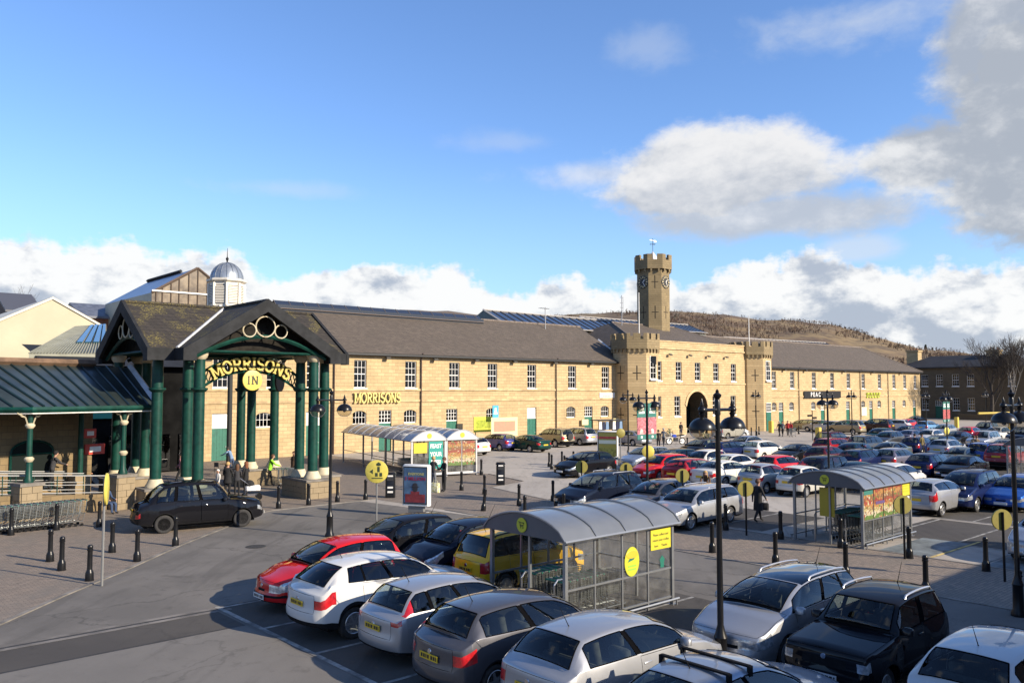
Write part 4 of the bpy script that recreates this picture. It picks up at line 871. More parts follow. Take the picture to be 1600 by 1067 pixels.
# the block the photograph is taken beside: it stands to the right of the frame and shades the near bays
t = thing('brick_block', 'long brick block beside the camera outside the frame', 'building', (0, 0, 0)); b = MB(); b.box(6.0, -14, 0, 60, -2.85, 6.0); b.build('wall', MATS['red_brick'], t); b = MB(); b.box(5.8, -14.2, 6.0, 60.2, -2.7, 6.15); b.build('coping', M_KERB, t)
# ---------------------------------------------------------------- entrance portico
M_COLG = mat('portico_green', (.005, .042, .031), .45, var=.3, vscale=2.5, spec=.25); M_COLB = mat('cream_base', (.48, .415, .285), .6, var=.12, vscale=4)
M_VERGE = mat('dark_verge_board', (.024, .025, .027), .75, spec=.15, var=.25, vscale=2, bump=.15); M_SOFF = mat('dark_boarding', (.020, .018, .015), .85, spec=.1, var=.3, vscale=4)
PCX, PCY, PH, PD, PE, PEXT, PZE, PZR = 17.6, 42.2, 2.9, 1.4, 3.75, 5.0, 7.3, 9.65
por = thing('entrance_portico', 'cross gabled market entrance portico on clusters of green columns', 'portico', (PCX, PCY, 0))
ORD = 0
def column(x, y, z0, z1, r=.25):
    b = MB(); zm = z0 + (z1 - z0) * .70 + .1
    b.lathe([(r, z0 + .38), (r * .97, zm - .1), (r * 1.05, zm - .08), (r * 1.5, zm + .02), (r * 1.5, zm + .09), (r * 1.02, zm + .12), (r * .93, z1 - .35)], 18)
    c = b.build('column', M_COLG, por, 40); c.location = (x, y, 0)
    b = MB(); b.lathe([(r * 1.75, z0), (r * 1.75, z0 + .08), (r * 1.45, z0 + .2), (r * 1.15, z0 + .38)], 18); b.build('base', M_COLB, c, 40)
    b = MB(); b.lathe([(r * .95, z1 - .35), (r * 1.25, z1 - .26), (r * 1.5, z1 - .08), (r * 1.5, z1)], 18); b.build('capital', M_COLB, c, 40)
    return c
M_BLOCK = masonry('plinth_sandstone', (.30, .23, .14), (.24, .19, .12), (.10, .085, .06), 5, 5, stain=.6, bump=.4)
rb_ = random.Random(5)
def block_course(parent, x0, y0, x1, y1, z0, z1, courses, ln, out=.0, name='stone'):
    """facing blocks laid along the segment, each its own object"""
    d = Vector((x1 - x0, y1 - y0)); L_ = d.length; d.normalize(); nr = Vector((d.y, -d.x)); n0 = max(1, round(L_ / ln)); h = (z1 - z0) / courses
    for c in range(courses):
        cuts = [0.0] + [L_ * (k + (.5 if c % 2 else 0)) / n0 for k in range(1 if not c % 2 else 0, n0)] + [L_]
        for a, b in zip(cuts, cuts[1:]):
            if b - a < .06: continue
            pr = .03 + rb_.uniform(0, .018); q = MB(); p0 = Vector((x0, y0)) + d * (a + .008); p1 = Vector((x0, y0)) + d * (b - .008)
            q.prism([tuple(p0 + nr * pr), tuple(p1 + nr * pr), tuple(p1 - nr * .05), tuple(p0 - nr * .05)], z0 + c * h + .008, z0 + (c + 1) * h - .008); q.build(name, M_BLOCK, parent)
for sx, sy in ((1, -1), (-1, -1), (-1, 1), (1, 1)):
    for ox, oy in ((0, 0), (sx * PD, 0), (0, sy * PD)): column(sx * PH + ox, sy * PH + oy, .95, 7.15)
    # L-shaped stone plinth
    X0, Y0 = sx * PH, sy * PH; w = .62; arm = PD + .62
    xs = sorted((X0 - sx * w, X0 + sx * arm)); ys = sorted((Y0 - w, Y0 + w)); core = MB(); core.box(xs[0], ys[0], 0, xs[1], ys[1], .84)
    xs2 = sorted((X0 - w, X0 + w)); ys2 = sorted((Y0 + sy * w, Y0 + sy * arm)); core.box(xs2[0], ys2[0] + .002, 0, xs2[1], ys2[1] - .002, .838); pl = core.build('plinth', M_BLOCK, por)
    cp = MB(); cp.box(xs[0] - .06, ys[0] - .06, .845, xs[1] + .06, ys[1] + .06, .95); cp.box(xs2[0] - .06, ys2[0] - (.06 if sy < 0 else -.06), .846, xs2[1] + .06, ys2[1] + (.06 if sy > 0 else -.06), .948); cp.build('coping', M_KERB, pl)
    if sy < 0:
        block_course(pl, xs2[0], ys2[0] - .0, xs2[1], ys2[0], 0, .84, 3, .5); block_course(pl, xs2[0], ys2[1] if False else ys[1], xs2[0], ys2[0], 0, .84, 3, .5)
        block_course(pl, max(xs[0], xs2[1]) if sx > 0 else xs[0], ys[0], xs[1] if sx > 0 else xs2[0], ys[0], 0, .84, 3, .5)
# ring beam over the columns
b = MB()
for s in (1, -1):
    b.box(-PH - PD, s * PH - .16, 7.15, PH + PD, s * PH + .16, 7.38); b.box(s * PH - .155, -PH - PD, 7.152, s * PH + .155, PH + PD, 7.378)
b.build('beam', M_COLG, por)
# crossing gabled roofs with thickness; the valley pieces meet at the diagonals
rf = MB(); th = .16; k = (PZR - PZE) / PE
def rp(x, y, z): return (x, y, z)
for sgn in (1, -1):
    for s2 in (1, -1):
        # arm along x: slope facing s2*y
        q = [rp(sgn * PEXT, s2 * PE, PZE), rp(sgn * PE, s2 * PE, PZE), rp(0, 0, PZR), rp(sgn * PEXT, 0, PZR)]
        q = q if sgn * s2 > 0 else q[::-1]
        rf.poly(q[::-1] if False else q)
        q = [rp(s2 * PE, sgn * PEXT, PZE), rp(s2 * PE, sgn * PE, PZE), rp(0, 0, PZR), rp(0, sgn * PEXT, PZR)]
        rf.poly(q[::-1] if sgn * s2 > 0 else q)
roof_o = rf.build('roof', M_SLATEM, por)
so = MB()
for f in rf.f: so.poly([Vector(rf.v[i]) - Vector((0, 0, th)) for i in reversed(f)])
so.build('soffit', M_SOFF, por)
vl = MB(); rt = MB()
for sx in (1, -1):
    for sy in (1, -1): vl.tube([(sx * PE, sy * PE, PZE + .01), (sx * .1, sy * .1, PZR - .04)], .09, 5)
vl.build('valley_flashing', M_LEAD, roof_o); rt.tube([(-PEXT, 0, PZR + .02), (PEXT, 0, PZR + .02)], .10, 6); rt.tube([(0, -PEXT, PZR + .02), (0, PEXT, PZR + .02)], .10, 6); rt.build('ridge_tiles', M_SLATEM, roof_o)
def gable(rot, ring):
    Mx = Matrix.Rotation(rot, 4, 'Z'); y = -PEXT
    T = lambda p: tuple(Mx @ Vector(p))
    for s in (1, -1):                     # verge boards
        b = MB(); d = .52; pts = [(0, PZR + .10), (s * PE, PZE + .10), (s * (PE + .22), PZE - .04), (s * (PE + .22), PZE - .58), (s * (PE - .38), PZE - .58), (s * (PE - .38), PZE - .30), (0, PZR - d)]
        if s < 0: pts = pts[::-1]
        pr = [(x, y - .14, z) for x, z in pts] + [(x, y + .02, z) for x, z in pts]; n = len(pts)
        b.faces([T(p) for p in pr], [tuple(range(n)), tuple(range(2 * n - 1, n - 1, -1))] + [(i, n + i, n + (i + 1) % n, (i + 1) % n) for i in range(n)]); b.build('verge_board', M_VERGE, por)
        b = MB(); x0, x1 = s * (PE - .02), s * (PE + .2); pts8 = [(min(x0, x1), y - .12, PZE - .56), (max(x0, x1), y - .12, PZE - .56), (max(x0, x1), -PE - .05, PZE - .56), (min(x0, x1), -PE - .05, PZE - .56)]
        pts8 += [(p[0], p[1], PZE + .0) for p in pts8]; b.faces([T(p) for p in pts8], [(0, 3, 2, 1), (4, 5, 6, 7), (0, 1, 5, 4), (1, 2, 6, 5), (2, 3, 7, 6), (3, 0, 4, 7)]); b.build('fascia', M_VERGE, por)
    # arched tie, rings in the gable
    b = MB(); yy = y + .25; pts = [T((-PE + .45 + (2 * PE - .9) * k / 16, yy, PZE - .35 + 1.0 * math.sin(math.pi * k / 16))) for k in range(17)]
    b.tube(pts, .10, 5); b.tube([T((-PE + .4, yy + .1, PZE - .12)), T((PE - .4, yy + .1, PZE - .12))], .06, 5); b.build('arched_tie', M_COLG, por)
    bk = MB(); yb = y + .9; bk.poly([T((-PE + .3, yb, PZE - .1)), T((PE - .3, yb, PZE - .1)), T((0, yb, PZR - .3))]); bk.build('gable_infill', M_SOFF, por)
    for cx, r, z in ((0, .49, PZE + 1.12), (-.80, .32, PZE + .92), (.80, .32, PZE + .92)):
        b = MB(); b.tube([T((cx + r * math.cos(a), yy - .12, z + r * math.sin(a))) for a in [2 * math.pi * k / 24 for k in range(24)]], .035, 5, closed=True); b.build('ring', M_COLB if ring else M_COLG, por)
gable(0, True); gable(R_(90), False) if False else gable(R_(-90), True); gable(R_(90), True); gable(R_(180), True)
# ceiling rafters seen from below
b = MB()
for k in range(-3, 4):
    if k: b.box(-PH - .2, k * .8 - .04, 7.40, PH + .2, k * .8 + .04, 7.52)
b.build('rafter', M_SOFF, por)['kind'] = 'stuff'
# arched lettering hung in the front gable and the IN disc below it
sgn_ = thing('portico_sign', 'arched yellow MORRISONS lettering hung in the front gable of the portico', 'sign', (PCX, PCY - PH, 0))
mm = 'MORRISONS'; wd = [GL[c][0] for c in mm]; tot = sum(wd); sc = .57; R0 = 3.9; ang = 0; span = tot * sc * 1.08 / R0; zc = 6.70 - R0
a_cur = span / 2
yfr = -.45
c0, c1 = atY(336, 575, PCY - PH - .45), atY(450, 575, PCY - PH - .45); cxs = (c0.x + c1.x) / 2 - PCX
for ch in mm:
    w = GL[ch][0] * sc * 1.08; a_mid = a_cur - w / R0 / 2; a_cur -= w / R0
    lb = MB(); glyph(lb, ch, 0, 0, sc * 1.05, 0, .12, 0, .17); o = obj('letter', lb.mesh('letter', mat('sign_gold', (.50, .385, .08), .5, var=.15, vscale=6)), sgn_, (cxs + R0 * math.sin(-a_mid), yfr, zc + R0 * math.cos(a_mid))); o.rotation_euler = (0, a_mid * -1, 0)
    bb = MB(); glyph(bb, ch, 0, 0, sc * 1.05, .15, .10, 0, .24); obj('letter_back', bb.mesh('letter_back', mat('sign_green_black', (.012, .03, .02), .5)), o)
b = MB(); pts = [(cxs + (R0 - .55 * 0 - .0) * math.sin(t), yfr + .3, zc + (R0 - .02) * math.cos(t)) for t in [(-.70 + 1.40 * k / 20) for k in range(21)]]
b.tube([(x, y, z + .34) for x, y, z in pts], .07, 5); b.tube([(x, y, z - .36) for x, y, z in pts], .07, 5); b.build('arched_rail', M_COLG, sgn_)
b = MB()
for k in range(0, 20):
    a, c = pts[k], pts[k + 1]; b.tube([(a[0], a[1], a[2] + .33), (c[0], c[1], c[2] - .35)], .03, 4); b.tube([(a[0], a[1], a[2] - .35), (c[0], c[1], c[2] + .33)], .03, 4)
b.build('lattice', M_COLG, sgn_)['kind'] = 'stuff'
p = atY(394, 594, PCY - PH - .4); ind = thing('disc_sign', 'round yellow disc sign reading IN hung below the arched lettering', 'sign', tuple(p)); b = MB(); b.lathe([(.50, -.05), (.50, .05), (.46, .06), (.001, .06)], 28, 0, Matrix.Rotation(R_(90), 4, 'X')); b.build('disc', mat('disc_yellow', (.70, .52, .10), .45), ind, 50)
lb = MB(); glyph(lb, 'I', -.20, 0, .42, -.075, .02, 0, .16); glyph(lb, 'N', .12, 0, .42, -.075, .02, 0, .16); lb.build('lettering', mat('disc_ink', (.03, .035, .02), .6), ind)['kind'] = 'stuff'
b = MB(); b.tube([(0, 0, .5), (0, .1, 1.0)], .03, 5); b.build('hanger', M_GUT, ind)
p = atY(437, 596, PCY - .6); t = thing('disc_sign', 'dark oval disc sign seen edge on beside the IN disc', 'sign', tuple(p), R_(40)); b = MB(); b.lathe([(.55, -.05), (.55, .05), (.001, .05)], 24, 0, Matrix.Rotation(R_(90), 4, 'X')); b.build('disc', mat('disc_brown', (.02, .012, .010), .6), t); b = MB(); b.tube([(0, 0, .5), (0, 0, 1.1)], .03, 5); b.build('hanger', M_GUT, t)
t = thing('canopy_post', 'single thin dark post standing inside the portico', 'post', (PCX + .2, PCY - .9, 0)); q = at(357, 735); t.location = (q.x, q.y, 0); b = MB(); b.lathe([(.2, 0), (.2, .1), (.17, .2), (.16, 7.3)], 12); b.build('post', mat('post_dark', (.02, .022, .02), .5), t)
# ---------------------------------------------------------------- glazed canopy at the left with its cafe wall
PB, PC_ = Vector((8.1, 38.97, 0)), Vector((12.11, 40.05, 0)); cdv = (PC_ - PB).normalized(); cn = Vector((-cdv.y, cdv.x, 0))
can = thing('glazed_canopy', 'green standing seam lean-to canopy with scrolled brackets at the left', 'canopy', (0, 0, 0))
M_CROOF = mat('canopy_sheet', (.034, .046, .047), .35, .1, var=.35, vscale=.5, coat=.15); ZE, ZT, DEP = 4.68, 6.55, 4.0
eB, eR = PB - cn * .35 - cdv * .1, PC_ + cdv * 1.45 - cn * .35
tB, tR = PB + cn * DEP - cdv * .9, PC_ + cdv * 2.75 + cn * DEP
ld = Vector((-.80, .60, 0)); eL = eB + ld * 7; tL = tB + ld * 6.2
up = lambda v, z: Vector((v.x, v.y, z))
b = MB(); b.poly([up(eB, ZE), up(eR, ZE), up(tR, ZT), up(tB, ZT)]); b.poly([up(eL, ZE), up(eB, ZE), up(tB, ZT), up(tL, ZT)]); rfc = b.build('roof', M_CROOF, can)
sm = []
for k in range(1, 12):
    a, c = eB.lerp(eR, k / 12), tB.lerp(tR, k / 12 ); q = MB(); q.tube([up(a, ZE + .04), up(c, ZT + .04)], .045, 4); q.build('seam', mat('seam_dark', (.008, .022, .022), .4), rfc)
for k in range(0, 9):
    a, c = eB.lerp(eL, k / 9), tB.lerp(tL, k / 9); q = MB(); q.tube([up(a, ZE + .04), up(c, ZT + .04)], .045, 4); q.build('seam', MATS['seam_dark'], rfc)
q = MB(); q.tube([up(eR, ZE + .06), up(tR, ZT + .06)], .16, 4); q.build('verge_flashing', M_LEAD, can)
q = MB(); q.tube([up(eL, ZE - .10), up(eB, ZE - .10), up(eR, ZE - .10)], .13, 6); q.build('gutter', M_COLG, can); q = MB(); q.tube([up(eL, ZE - .26) - cn * .02, up(eB, ZE - .26) - cn * .02, up(eR, ZE - .26) - cn * .02], .025, 4); q.build('fascia_line', M_WHITE, can)
M_CSTONE = masonry('shade_toned_cafe_stone', (.24, .17, .085), (.185, .132, .068), (.11, .083, .05), .62, .29, stain=.6, streak=.4)  # stone colour lowered to carry the shade under the canopy
caf = thing('cafe_building', 'honey stone cafe wall with arched dark doorway under the glazed canopy', 'building', (0, 0, 0)); b = MB()
wB, wR, wL = tB, tR - cdv * 1.9, tL
b.prism([tuple(wB.xy), tuple(wR.xy), tuple((wR + cn * 4).xy), tuple((wB + cn * 5).xy)], 0, ZT + .02); b.prism([tuple(wL.xy), tuple(wB.xy), tuple((wB + cn * 5).xy), tuple((wL + cn * 5).xy)], 0, ZT + .018); b.build('wall', M_CSTONE, caf)
b = MB(); b.tube([up(wL, ZT + .12), up(wB, ZT + .12), up(wR, ZT + .12)], .20, 4); b.build('coping', mat('brown_coping', (.14, .085, .05), .8, var=.3, vscale=2), caf)
def wall_pt(px): # point on the cafe wall (front segment) seen at this pixel column
    d = ray(px, 690); n2 = Vector((-cdv.y, cdv.x, 0)); t = (wB.dot(n2)) / d.dot(n2); return d * t
p = wall_pt(50); ra = math.atan2(cdv.y, cdv.x)
do = obj('door', None, caf) if False else None
b = MB(); w = .95; arcp = [(w * math.cos(math.pi * k / 10), 2.55 + .5 * math.sin(math.pi * k / 10)) for k in range(11)]
b.prism([(w, .75)] + arcp + [(-w, .75)], -.06, .10, 'y'); o = b.build('door', mat('dark_doorway', (.008, .012, .011), .7, spec=.1), caf); o.location = (p.x, p.y, 0); o.rotation_euler = (0, 0, ra)
b = MB(); b.tube([(x, -.08, z) for x, z in [(w, .75)] + arcp + [(-w, .75)]], .05, 4); b.tube([(-w, -.08, 2.45), (w, -.08, 2.45)], .035, 4); b.tube([(0, -.08, .75), (0, -.08, 2.45)], .035, 4); b.build('frame', M_COLG, o)
for px, z0, z1, w, m_, lab in ((147, 2.25, 2.75, .5, mat('notice_red', (.55, .05, .03), .5), 'red'), (139, 3.05, 3.5, .3, MATS['notice_red'], 'r2')):
    p = wall_pt(px); t = thing('notice_board', 'red framed notice board on the cafe wall' if lab == 'red' else 'small red notice above the framed board on the cafe wall', 'notice', (p.x, p.y, 0), ra); b = MB(); b.box(-w, -.10, z0, w, -.02, z1); b.build('board', m_, t); b = MB(); b.box(-w * .55, -.112, z0 + .12, w * .6, -.104, z1 - .12); b.build('sheet', M_WHITE, t)
for k, (base, lab) in enumerate(((PB, 'left stone pier carrying a slim green canopy post'), (PC_, 'right stone pier carrying a slim green canopy post beside the ramp'))):
    t = thing('canopy_pier', lab, 'pier', (base.x, base.y, 0), ra); b = MB(); b.box(-.42, -.30, 0, .42, .45, 1.45); pr = b.build('pier', M_BLOCK, t); b = MB(); b.box(-.5, -.38, 1.45, .5, .53, 1.58); b.build('cap', M_KERB, t)
    block_course(pr, -.42, -.30, .42, -.30, 0, 1.45, 5, .42); block_course(pr, -.42, .45, -.42, -.30, 0, 1.45, 5, .38)
    cpost = MB(); cpost.lathe([(.2, 1.58), (.2, 1.68), (.13, 1.85), (.11, 2.5), (.105, 4.4)], 12); pc = cpost.build('post', M_COLG, t, 40)
    for z in (2.52, 3.9): r = MB(); r.lathe([(.12, z - .1), (.19, z), (.19, z + .05), (.12, z + .12)], 12); r.build('collar', M_COLB, pc, 40)
    for s in (1, -1):
        br = MB(); br.tube([(s * .12, -.02, 4.0), (s * .2, -.02, 4.25), (s * .55, -.02, 4.45)], .03, 4); br.tube([(s * .3 + .1 * math.cos(a), -.02, 4.38 + .1 * math.sin(a)) for a in [2 * math.pi * q / 12 for q in range(12)]], .022, 4, closed=True); br.build('bracket', M_COLB, pc)
t = thing('canopy_post', 'green canopy post against the cafe wall', 'post', tuple(wall_pt(120).xy) + (0,), ra); b = MB(); b.box(-.4, -.6, 0, .4, -.06, 1.3); b.build('pedestal', M_BLOCK, t); b = MB(); b.lathe([(.13, 1.3), (.11, 5.6)], 12, 0, Matrix.Translation((0, -.35, 0))); b.build('post', M_COLG, t)
# ramp with its handrails
rmp = thing('access_ramp', 'low stone walled ramp sloping down from the cafe door', 'ramp', (0, 0, 0)); q = MB()
L0, L1 = PB - cdv * 7.5, PC_ - cdv * .5; 
def rz_(v): return max(.12, 1.15 - .085 * ((v - PB).dot(cdv) + 4))
n = 10; pts = [L0.lerp(L1, k / n) for k in range(n + 1)]
for a, c in zip(pts, pts[1:]):
    A0, C0 = a + cn * .5, c + cn * .5; A1, C1 = a + cn * 4.4, c + cn * 4.4
    q.poly([up(A0, rz_(a)), up(C0, rz_(c)), up(C1, rz_(c)), up(A1, rz_(a))])
q.build('deck', M_KERB, rmp); q = MB()
for a, c in zip(pts, pts[1:]):
    A0, C0 = a + cn * .32, c + cn * .32; A1, C1 = a + cn * .5, c + cn * .5
    q.faces([up(A0, 0), up(C0, 0), up(C0, rz_(c) + .2), up(A0, rz_(a) + .2), up(A1, 0), up(C1, 0), up(C1, rz_(c) + .2), up(A1, rz_(a) + .2)], [(0, 1, 2, 3), (3, 2, 6, 7), (5, 4, 7, 6)])
q.build('parapet_wall', M_CSTONE, rmp)
for k, (off, lab) in enumerate(((.42, 'front pale steel handrail of the ramp'), (2.3, 'middle pale steel handrail of the ramp'), (3.9, 'rear pale steel handrail of the ramp by the wall'))):
    t = thing('handrail', lab, 'handrail', (0, 0, 0)); 
    for dz, r in ((1.02, .028), (.62, .018), (.28, .02)):
        q = MB(); q.tube([up(v + cn * off, rz_(v) + dz) for v in (pts[0], pts[-1])], r, 6); q.build('rail', mat('pale_rail', (.42, .42, .41), .4, .3), t)
    for v in pts[::2]: q = MB(); q.tube([up(v + cn * off, rz_(v)), up(v + cn * off, rz_(v) + 1.02)], .025, 5); q.build('post', M_COLG, t)
# market hall: closed box, near-black colour in place of its shaded opening
t = thing('market_hall', 'flat shop front coloured dark for its shaded recess behind the portico columns with green fascia', 'building', (0, 0, 0)); x0, x1 = 12.5, 21.4
b = MB(); b.box(x0, 56.0, 0, x1, 61.9, 7.0); b.build('wall', mat('hall_shade_black', (.007, .007, .007), .9, var=.4, vscale=1, spec=.05), t); b = MB(); b.box(x0, 55.8, 3.6, x0 + 4.5, 55.98, 4.5); b.build('fascia', mat('teal_fascia', (.03, .26, .20), .5), t); b = MB(); b.box(x0 + .2, 55.85, 1.2, x0 + 1.2, 55.97, 3.0); b.build('poster', mat('poster_cream', (.62, .54, .22), .6), t)
b = MB(); b.poly([(x0 - .3, 55.2, 6.9), (x1 + .3, 55.2, 6.9), (x1 + .3, 61.95, 8.4), (x0 - .3, 61.95, 8.4)]); b.build('roof', M_FASC, t)
for k in range(4): b = MB(); xx = x0 + 1.3 + 2.2 * k; b.box(xx, 55.86, 0.1, xx + 1.6, 55.98, 2.5); o = b.build('window', M_PANE, t)
# ---------------------------------------------------------------- cars
def paint(name, col, metal=0.0, rough=.32):
    m = mat('paint_' + name, col, rough, metal, coat=1.0 if metal > .3 or max(col) > .2 else .6, spec=0.0)
    if not m.get('done'):
        m['done'] = 1; g = NG(m.node_tree); b = g.n['Principled BSDF']; out = [n for n in g.n if n.type == 'OUTPUT_MATERIAL'][0]
        t = g.n.new('ShaderNodeTexCoord').outputs['Object']; z = g.sep(t)[2]
        dirt = g.mul(g.ss(z, .55, .18), g.ss(g.noise(t, 4, 5, .65), .25, .75))          # road dirt along the sills
        g.l.new(g.mix(g.mul(dirt, .30), (*col, 1), tuple(.6 * q + .022 for q in col) + (1,)), b.inputs['Base Color'])
        g.l.new(g.add(rough, g.mul(g.noise(t, 3, 4, .6), .12)), b.inputs['Roughness']); b.inputs['Coat IOR'].default_value = 1.45
        ge = g.n.new('ShaderNodeNewGeometry'); trim = g.n.new('ShaderNodeBsdfDiffuse'); trim.inputs[0].default_value = (.03, .03, .032, 1)
        mx = g.n.new('ShaderNodeMixShader'); g.l.new(ge.outputs['Backfacing'], mx.inputs[0]); g.l.new(b.outputs[0], mx.inputs[1]); g.l.new(trim.outputs[0], mx.inputs[2]); g.l.new(mx.outputs[0], out.inputs[0])
    return m
BLK = mat('black_plastic', (.014, .014, .015), .75, var=.2, vscale=8, spec=.05)
PILL = mat('pillar_trim', (.005, .005, .006), .8, spec=.0)
TYRE = mat('tyre_rubber', (.022, .021, .021), .8, var=.3, vscale=12, bump=.2, bscale=60)
ALLOY = mat('alloy_wheel', (.55, .55, .56), .35, .8)
HUBC = mat('hubcap_silver', (.42, .42, .43), .4, .5)
CGLASS = glass('car_glass', (.52, .58, .56), 1.25)
CGLASSD = glass('privacy_glass', (.06, .07, .075), 1.4)
HEADL = mat('headlamp_lens', (.40, .42, .44), .12, .45, var=.35, vscale=14, coat=1)
TAILL = mat('tail_lamp_red', (.42, .012, .015), .15, coat=1, var=.25, vscale=10)
SEATM = mat('seat_cloth', (.095, .092, .09), .9, var=.3, vscale=9)
PLY = mat('plate_yellow', (.62, .42, .02), .4); PLW = mat('plate_white', (.68, .68, .66), .4)
PLK = mat('plate_characters', (.015, .015, .015), .5)
CHROME = mat('bright_trim', (.6, .6, .62), .18, 1.0)
AMBER = mat('amber_lens', (.7, .22, .02), .2, coat=1)
def lerp(a, b, t): return a + (b - a) * t
def pw(tab, x):
    if x <= tab[0][0]: return tab[0][1]
    for (a, p), (b, q) in zip(tab, tab[1:]):
        if x <= b:
            t = (x - a) / (b - a) if b > a else 1; return lerp(p, q, t)
    return tab[-1][1]
UPC = (1, .96, .92, .88, .84, .78, .53, .27, 0)
def car_mesh(p):
    L, Wd, H = p['L'], p['W'], p['H']; hw = Wd / 2
    sc, sr, sk, sb = p['sc'], p['sr'], p['sk'], p['sb']
    zb0, zb1, zbr, zt = p['zb0'], p['zb1'], p['zbr'], p['zt']; sill = p.get('sill', .22)
    r = p['r']; cf = p['fo']; cr = p['fo'] + p['wb']; RA = r + p.get('gap', .055); yr0 = p['yr']
    dA = p.get('dA', .38 * (sr - sc)); sA = sc + dA; sC = p.get('sC', sb - .28 * (sb - sk) - .12)
    pb = p.get('pb', .16); pbr = p.get('pbr', .10)
    key = {0, .03, .08, .18, .34, sc, sb, L, L - .03, L - .08, L - .18}
    wl = (.05, .2, .4, .6, .8, .94, 1)
    fw = {sc + w * dA: w for w in wl}; rw = {sC + (1 - w) * (sb - sC): w for w in wl}
    key |= set(fw) | set(rw)
    for a, b in p['pillars']: key |= {a, b}
    for a, b in p['doors']: key |= {a, b}
    S = sorted(key)
    def addst(v):
        if v <= 0 or v >= L: return
        if min(abs(v - q) for q in S) > .028: S.append(v); S.sort()
    for c in (cf, cr):
        for q in (-1.03, -.995, -.93, -.8, -.6, -.35, -.1, .1, .35, .6, .8, .93, .995, 1.03): addst(c + q * RA)
    k = 0
    while k < len(S) - 1:
        if S[k + 1] - S[k] > .24: addst((S[k] + S[k + 1]) / 2)
        else: k += 1
    n = len(S)
    shz = p.get('shz') or [(0, zb0 - .10), (.03, zb0 - .05), (.10, zb0 - .01), (.2, zb0), (sc * .6, lerp(zb0, zb1, .68)), (sc, zb1), (sb - .1, zbr), (L - .08, zt), (L - .03, zt - .02), (L, zt - .05)]
    bow = p.get('plan', [(0, .83), (.03, .875), (.08, .905), (.18, .94), (.34, .965), (.7, .99), (1.1, 1)])
    bowr = p.get('planr', [(0, .86), (.03, .90), (.08, .925), (.18, .952), (.34, .972), (.7, .99), (1.1, 1)])
    LT = (0, .07, .16, .30, .44, .58, .72, .86, 1.0); nl = len(LT)
    tuck = p.get('tuck', ((0, .925), (.07, .955), (.16, .975), (.30, .992), (.44, 1.0), (.58, 1.0), (.72, .992), (.86, .975), (1, .945)))
    roofz = lambda T: H - .022 - p.get('rf', .07) * max(0, 1 - (T - sr) / .7) ** 2 - p.get('rr', .06) * max(0, 1 - (sk - T) / .8) ** 2
    crown = p.get('crown', .045)
    V = []; vid = {}
    def side_pts(s):
        w2 = hw * pw(bow, s) * pw(bowr, L - s); zs = pw(shz, s)
        zb = sill + .06 * max(0, 1 - s / .3) + .08 * max(0, 1 - (L - s) / .35)
        for c in (cf, cr):
            d = abs(s - c)
            if d < RA: zb = max(zb, r + math.sqrt(max(0, RA * RA - d * d)))
        flare = 0
        for c in (cf, cr):
            d = abs(s - c) / RA
            if d < 1.5: flare = max(flare, p.get('flare', .012) * (1 - max(0, d - .9) / .6))
        out = []
        for t in LT:
            z = lerp(zb, zs, t); tt = (z - sill) / max(.2, zs - sill)
            out.append((s, w2 * pw(tuck, tt) + flare * (1 - t), z))
        return out
    def upper(s, base):
        _, yb, zb = base; res = []
        plan_f = pb * max(0, 1 - s / .9) ** 2; plan_r = pbr * max(0, 1 - (L - s) / .6) ** 2
        hc = p.get('hoodc', .065)
        hood = []
        for u in UPC[1:]:
            y = yb * u; edge = min(1, s / .12, 1) if s < L / 2 else min(1, (L - s) / .12)
            z = zb + hc * (1 - u ** 2.2) * (.45 + .55 * edge)
            hood.append((s - plan_f * (1 - u ** 2.2) + plan_r * (1 - u ** 2.2), y, z))
        if s <= sc or s >= sb: return hood
        if s < sA or s > sC:
            if s < sA:
                w = (s - sc) / dA; T = sc + w * (sr - sc); zc = pw(shz, sc) + .02; ztop = roofz(sr); y0 = hw * .845
                bul = .11; sgn = -1
            else:
                w = 1 - (s - sC) / (sb - sC); T = sk + (1 - w) * (sb - sk); zc = pw(shz, sb) + .015; ztop = roofz(sk); y0 = hw * .85; bul = p.get('rbul', .07); sgn = 1
            cv = p.get('cv', .05) * math.sin(math.pi * w)
            yr = lerp(y0, yr0, w); zr = lerp(zc, ztop, w) + cv
        else: w = 1; T = sr + (s - sA) / (sC - sA) * (sk - sr); zr = roofz(T); yr = yr0; bul = .11 if T - sr < .35 else p.get('rbul', .07); sgn = -1 if T - sr < (sk - sr) / 2 else 1; bul *= max(0, 1 - min(T - sr, sk - T) / .5)
        if w < 1: bul *= 1
        yr *= 1 - .05 * max(0, (T - lerp(sr, sk, .55)) / max(.3, sb - lerp(sr, sk, .55)))
        f1 = .07
        for q, f in ((0, f1), (1, .5), (2, .93)):
            bu = .018 * math.sin(math.pi * f)
            res.append((lerp(s, T, f), lerp(yb, yr, f) + bu, lerp(zb, zr, f)))
        res.append((T, yr, zr + .004))
        cz = crown * w + hc * (1 - w)
        for u in (.90, .6, .3, 0):
            res.append((T + sgn * bul * (1 - u * u), yr * u, zr + .02 + cz * (1 - u ** 2.2)))
        return res
    m = nl + 8
    grid = []
    for s in S:
        lo = side_pts(s); grid.append(lo + upper(s, lo[-1]))
    def put(key, s, y, z):
        vid[key] = len(V); V.append((L / 2 - s, y, z)); return vid[key]
    for i in range(n):
        for j in range(m):
            s, y, z = grid[i][j]
            put((1, i, j), s, y, z)
            if j == m - 1: vid[(-1, i, j)] = vid[(1, i, j)]
            else: put((-1, i, j), s, -y, z)
    F, RG = [], []
    inp = lambda a, b, rng: any(x - 1e-4 <= a and b <= y + 1e-4 for x, y in rng)
    side_end = p.get('gend', sC + .25 * (sb - sC)); gst = sc + .35 * dA
    hl, tl = p['hl'], p['tl']
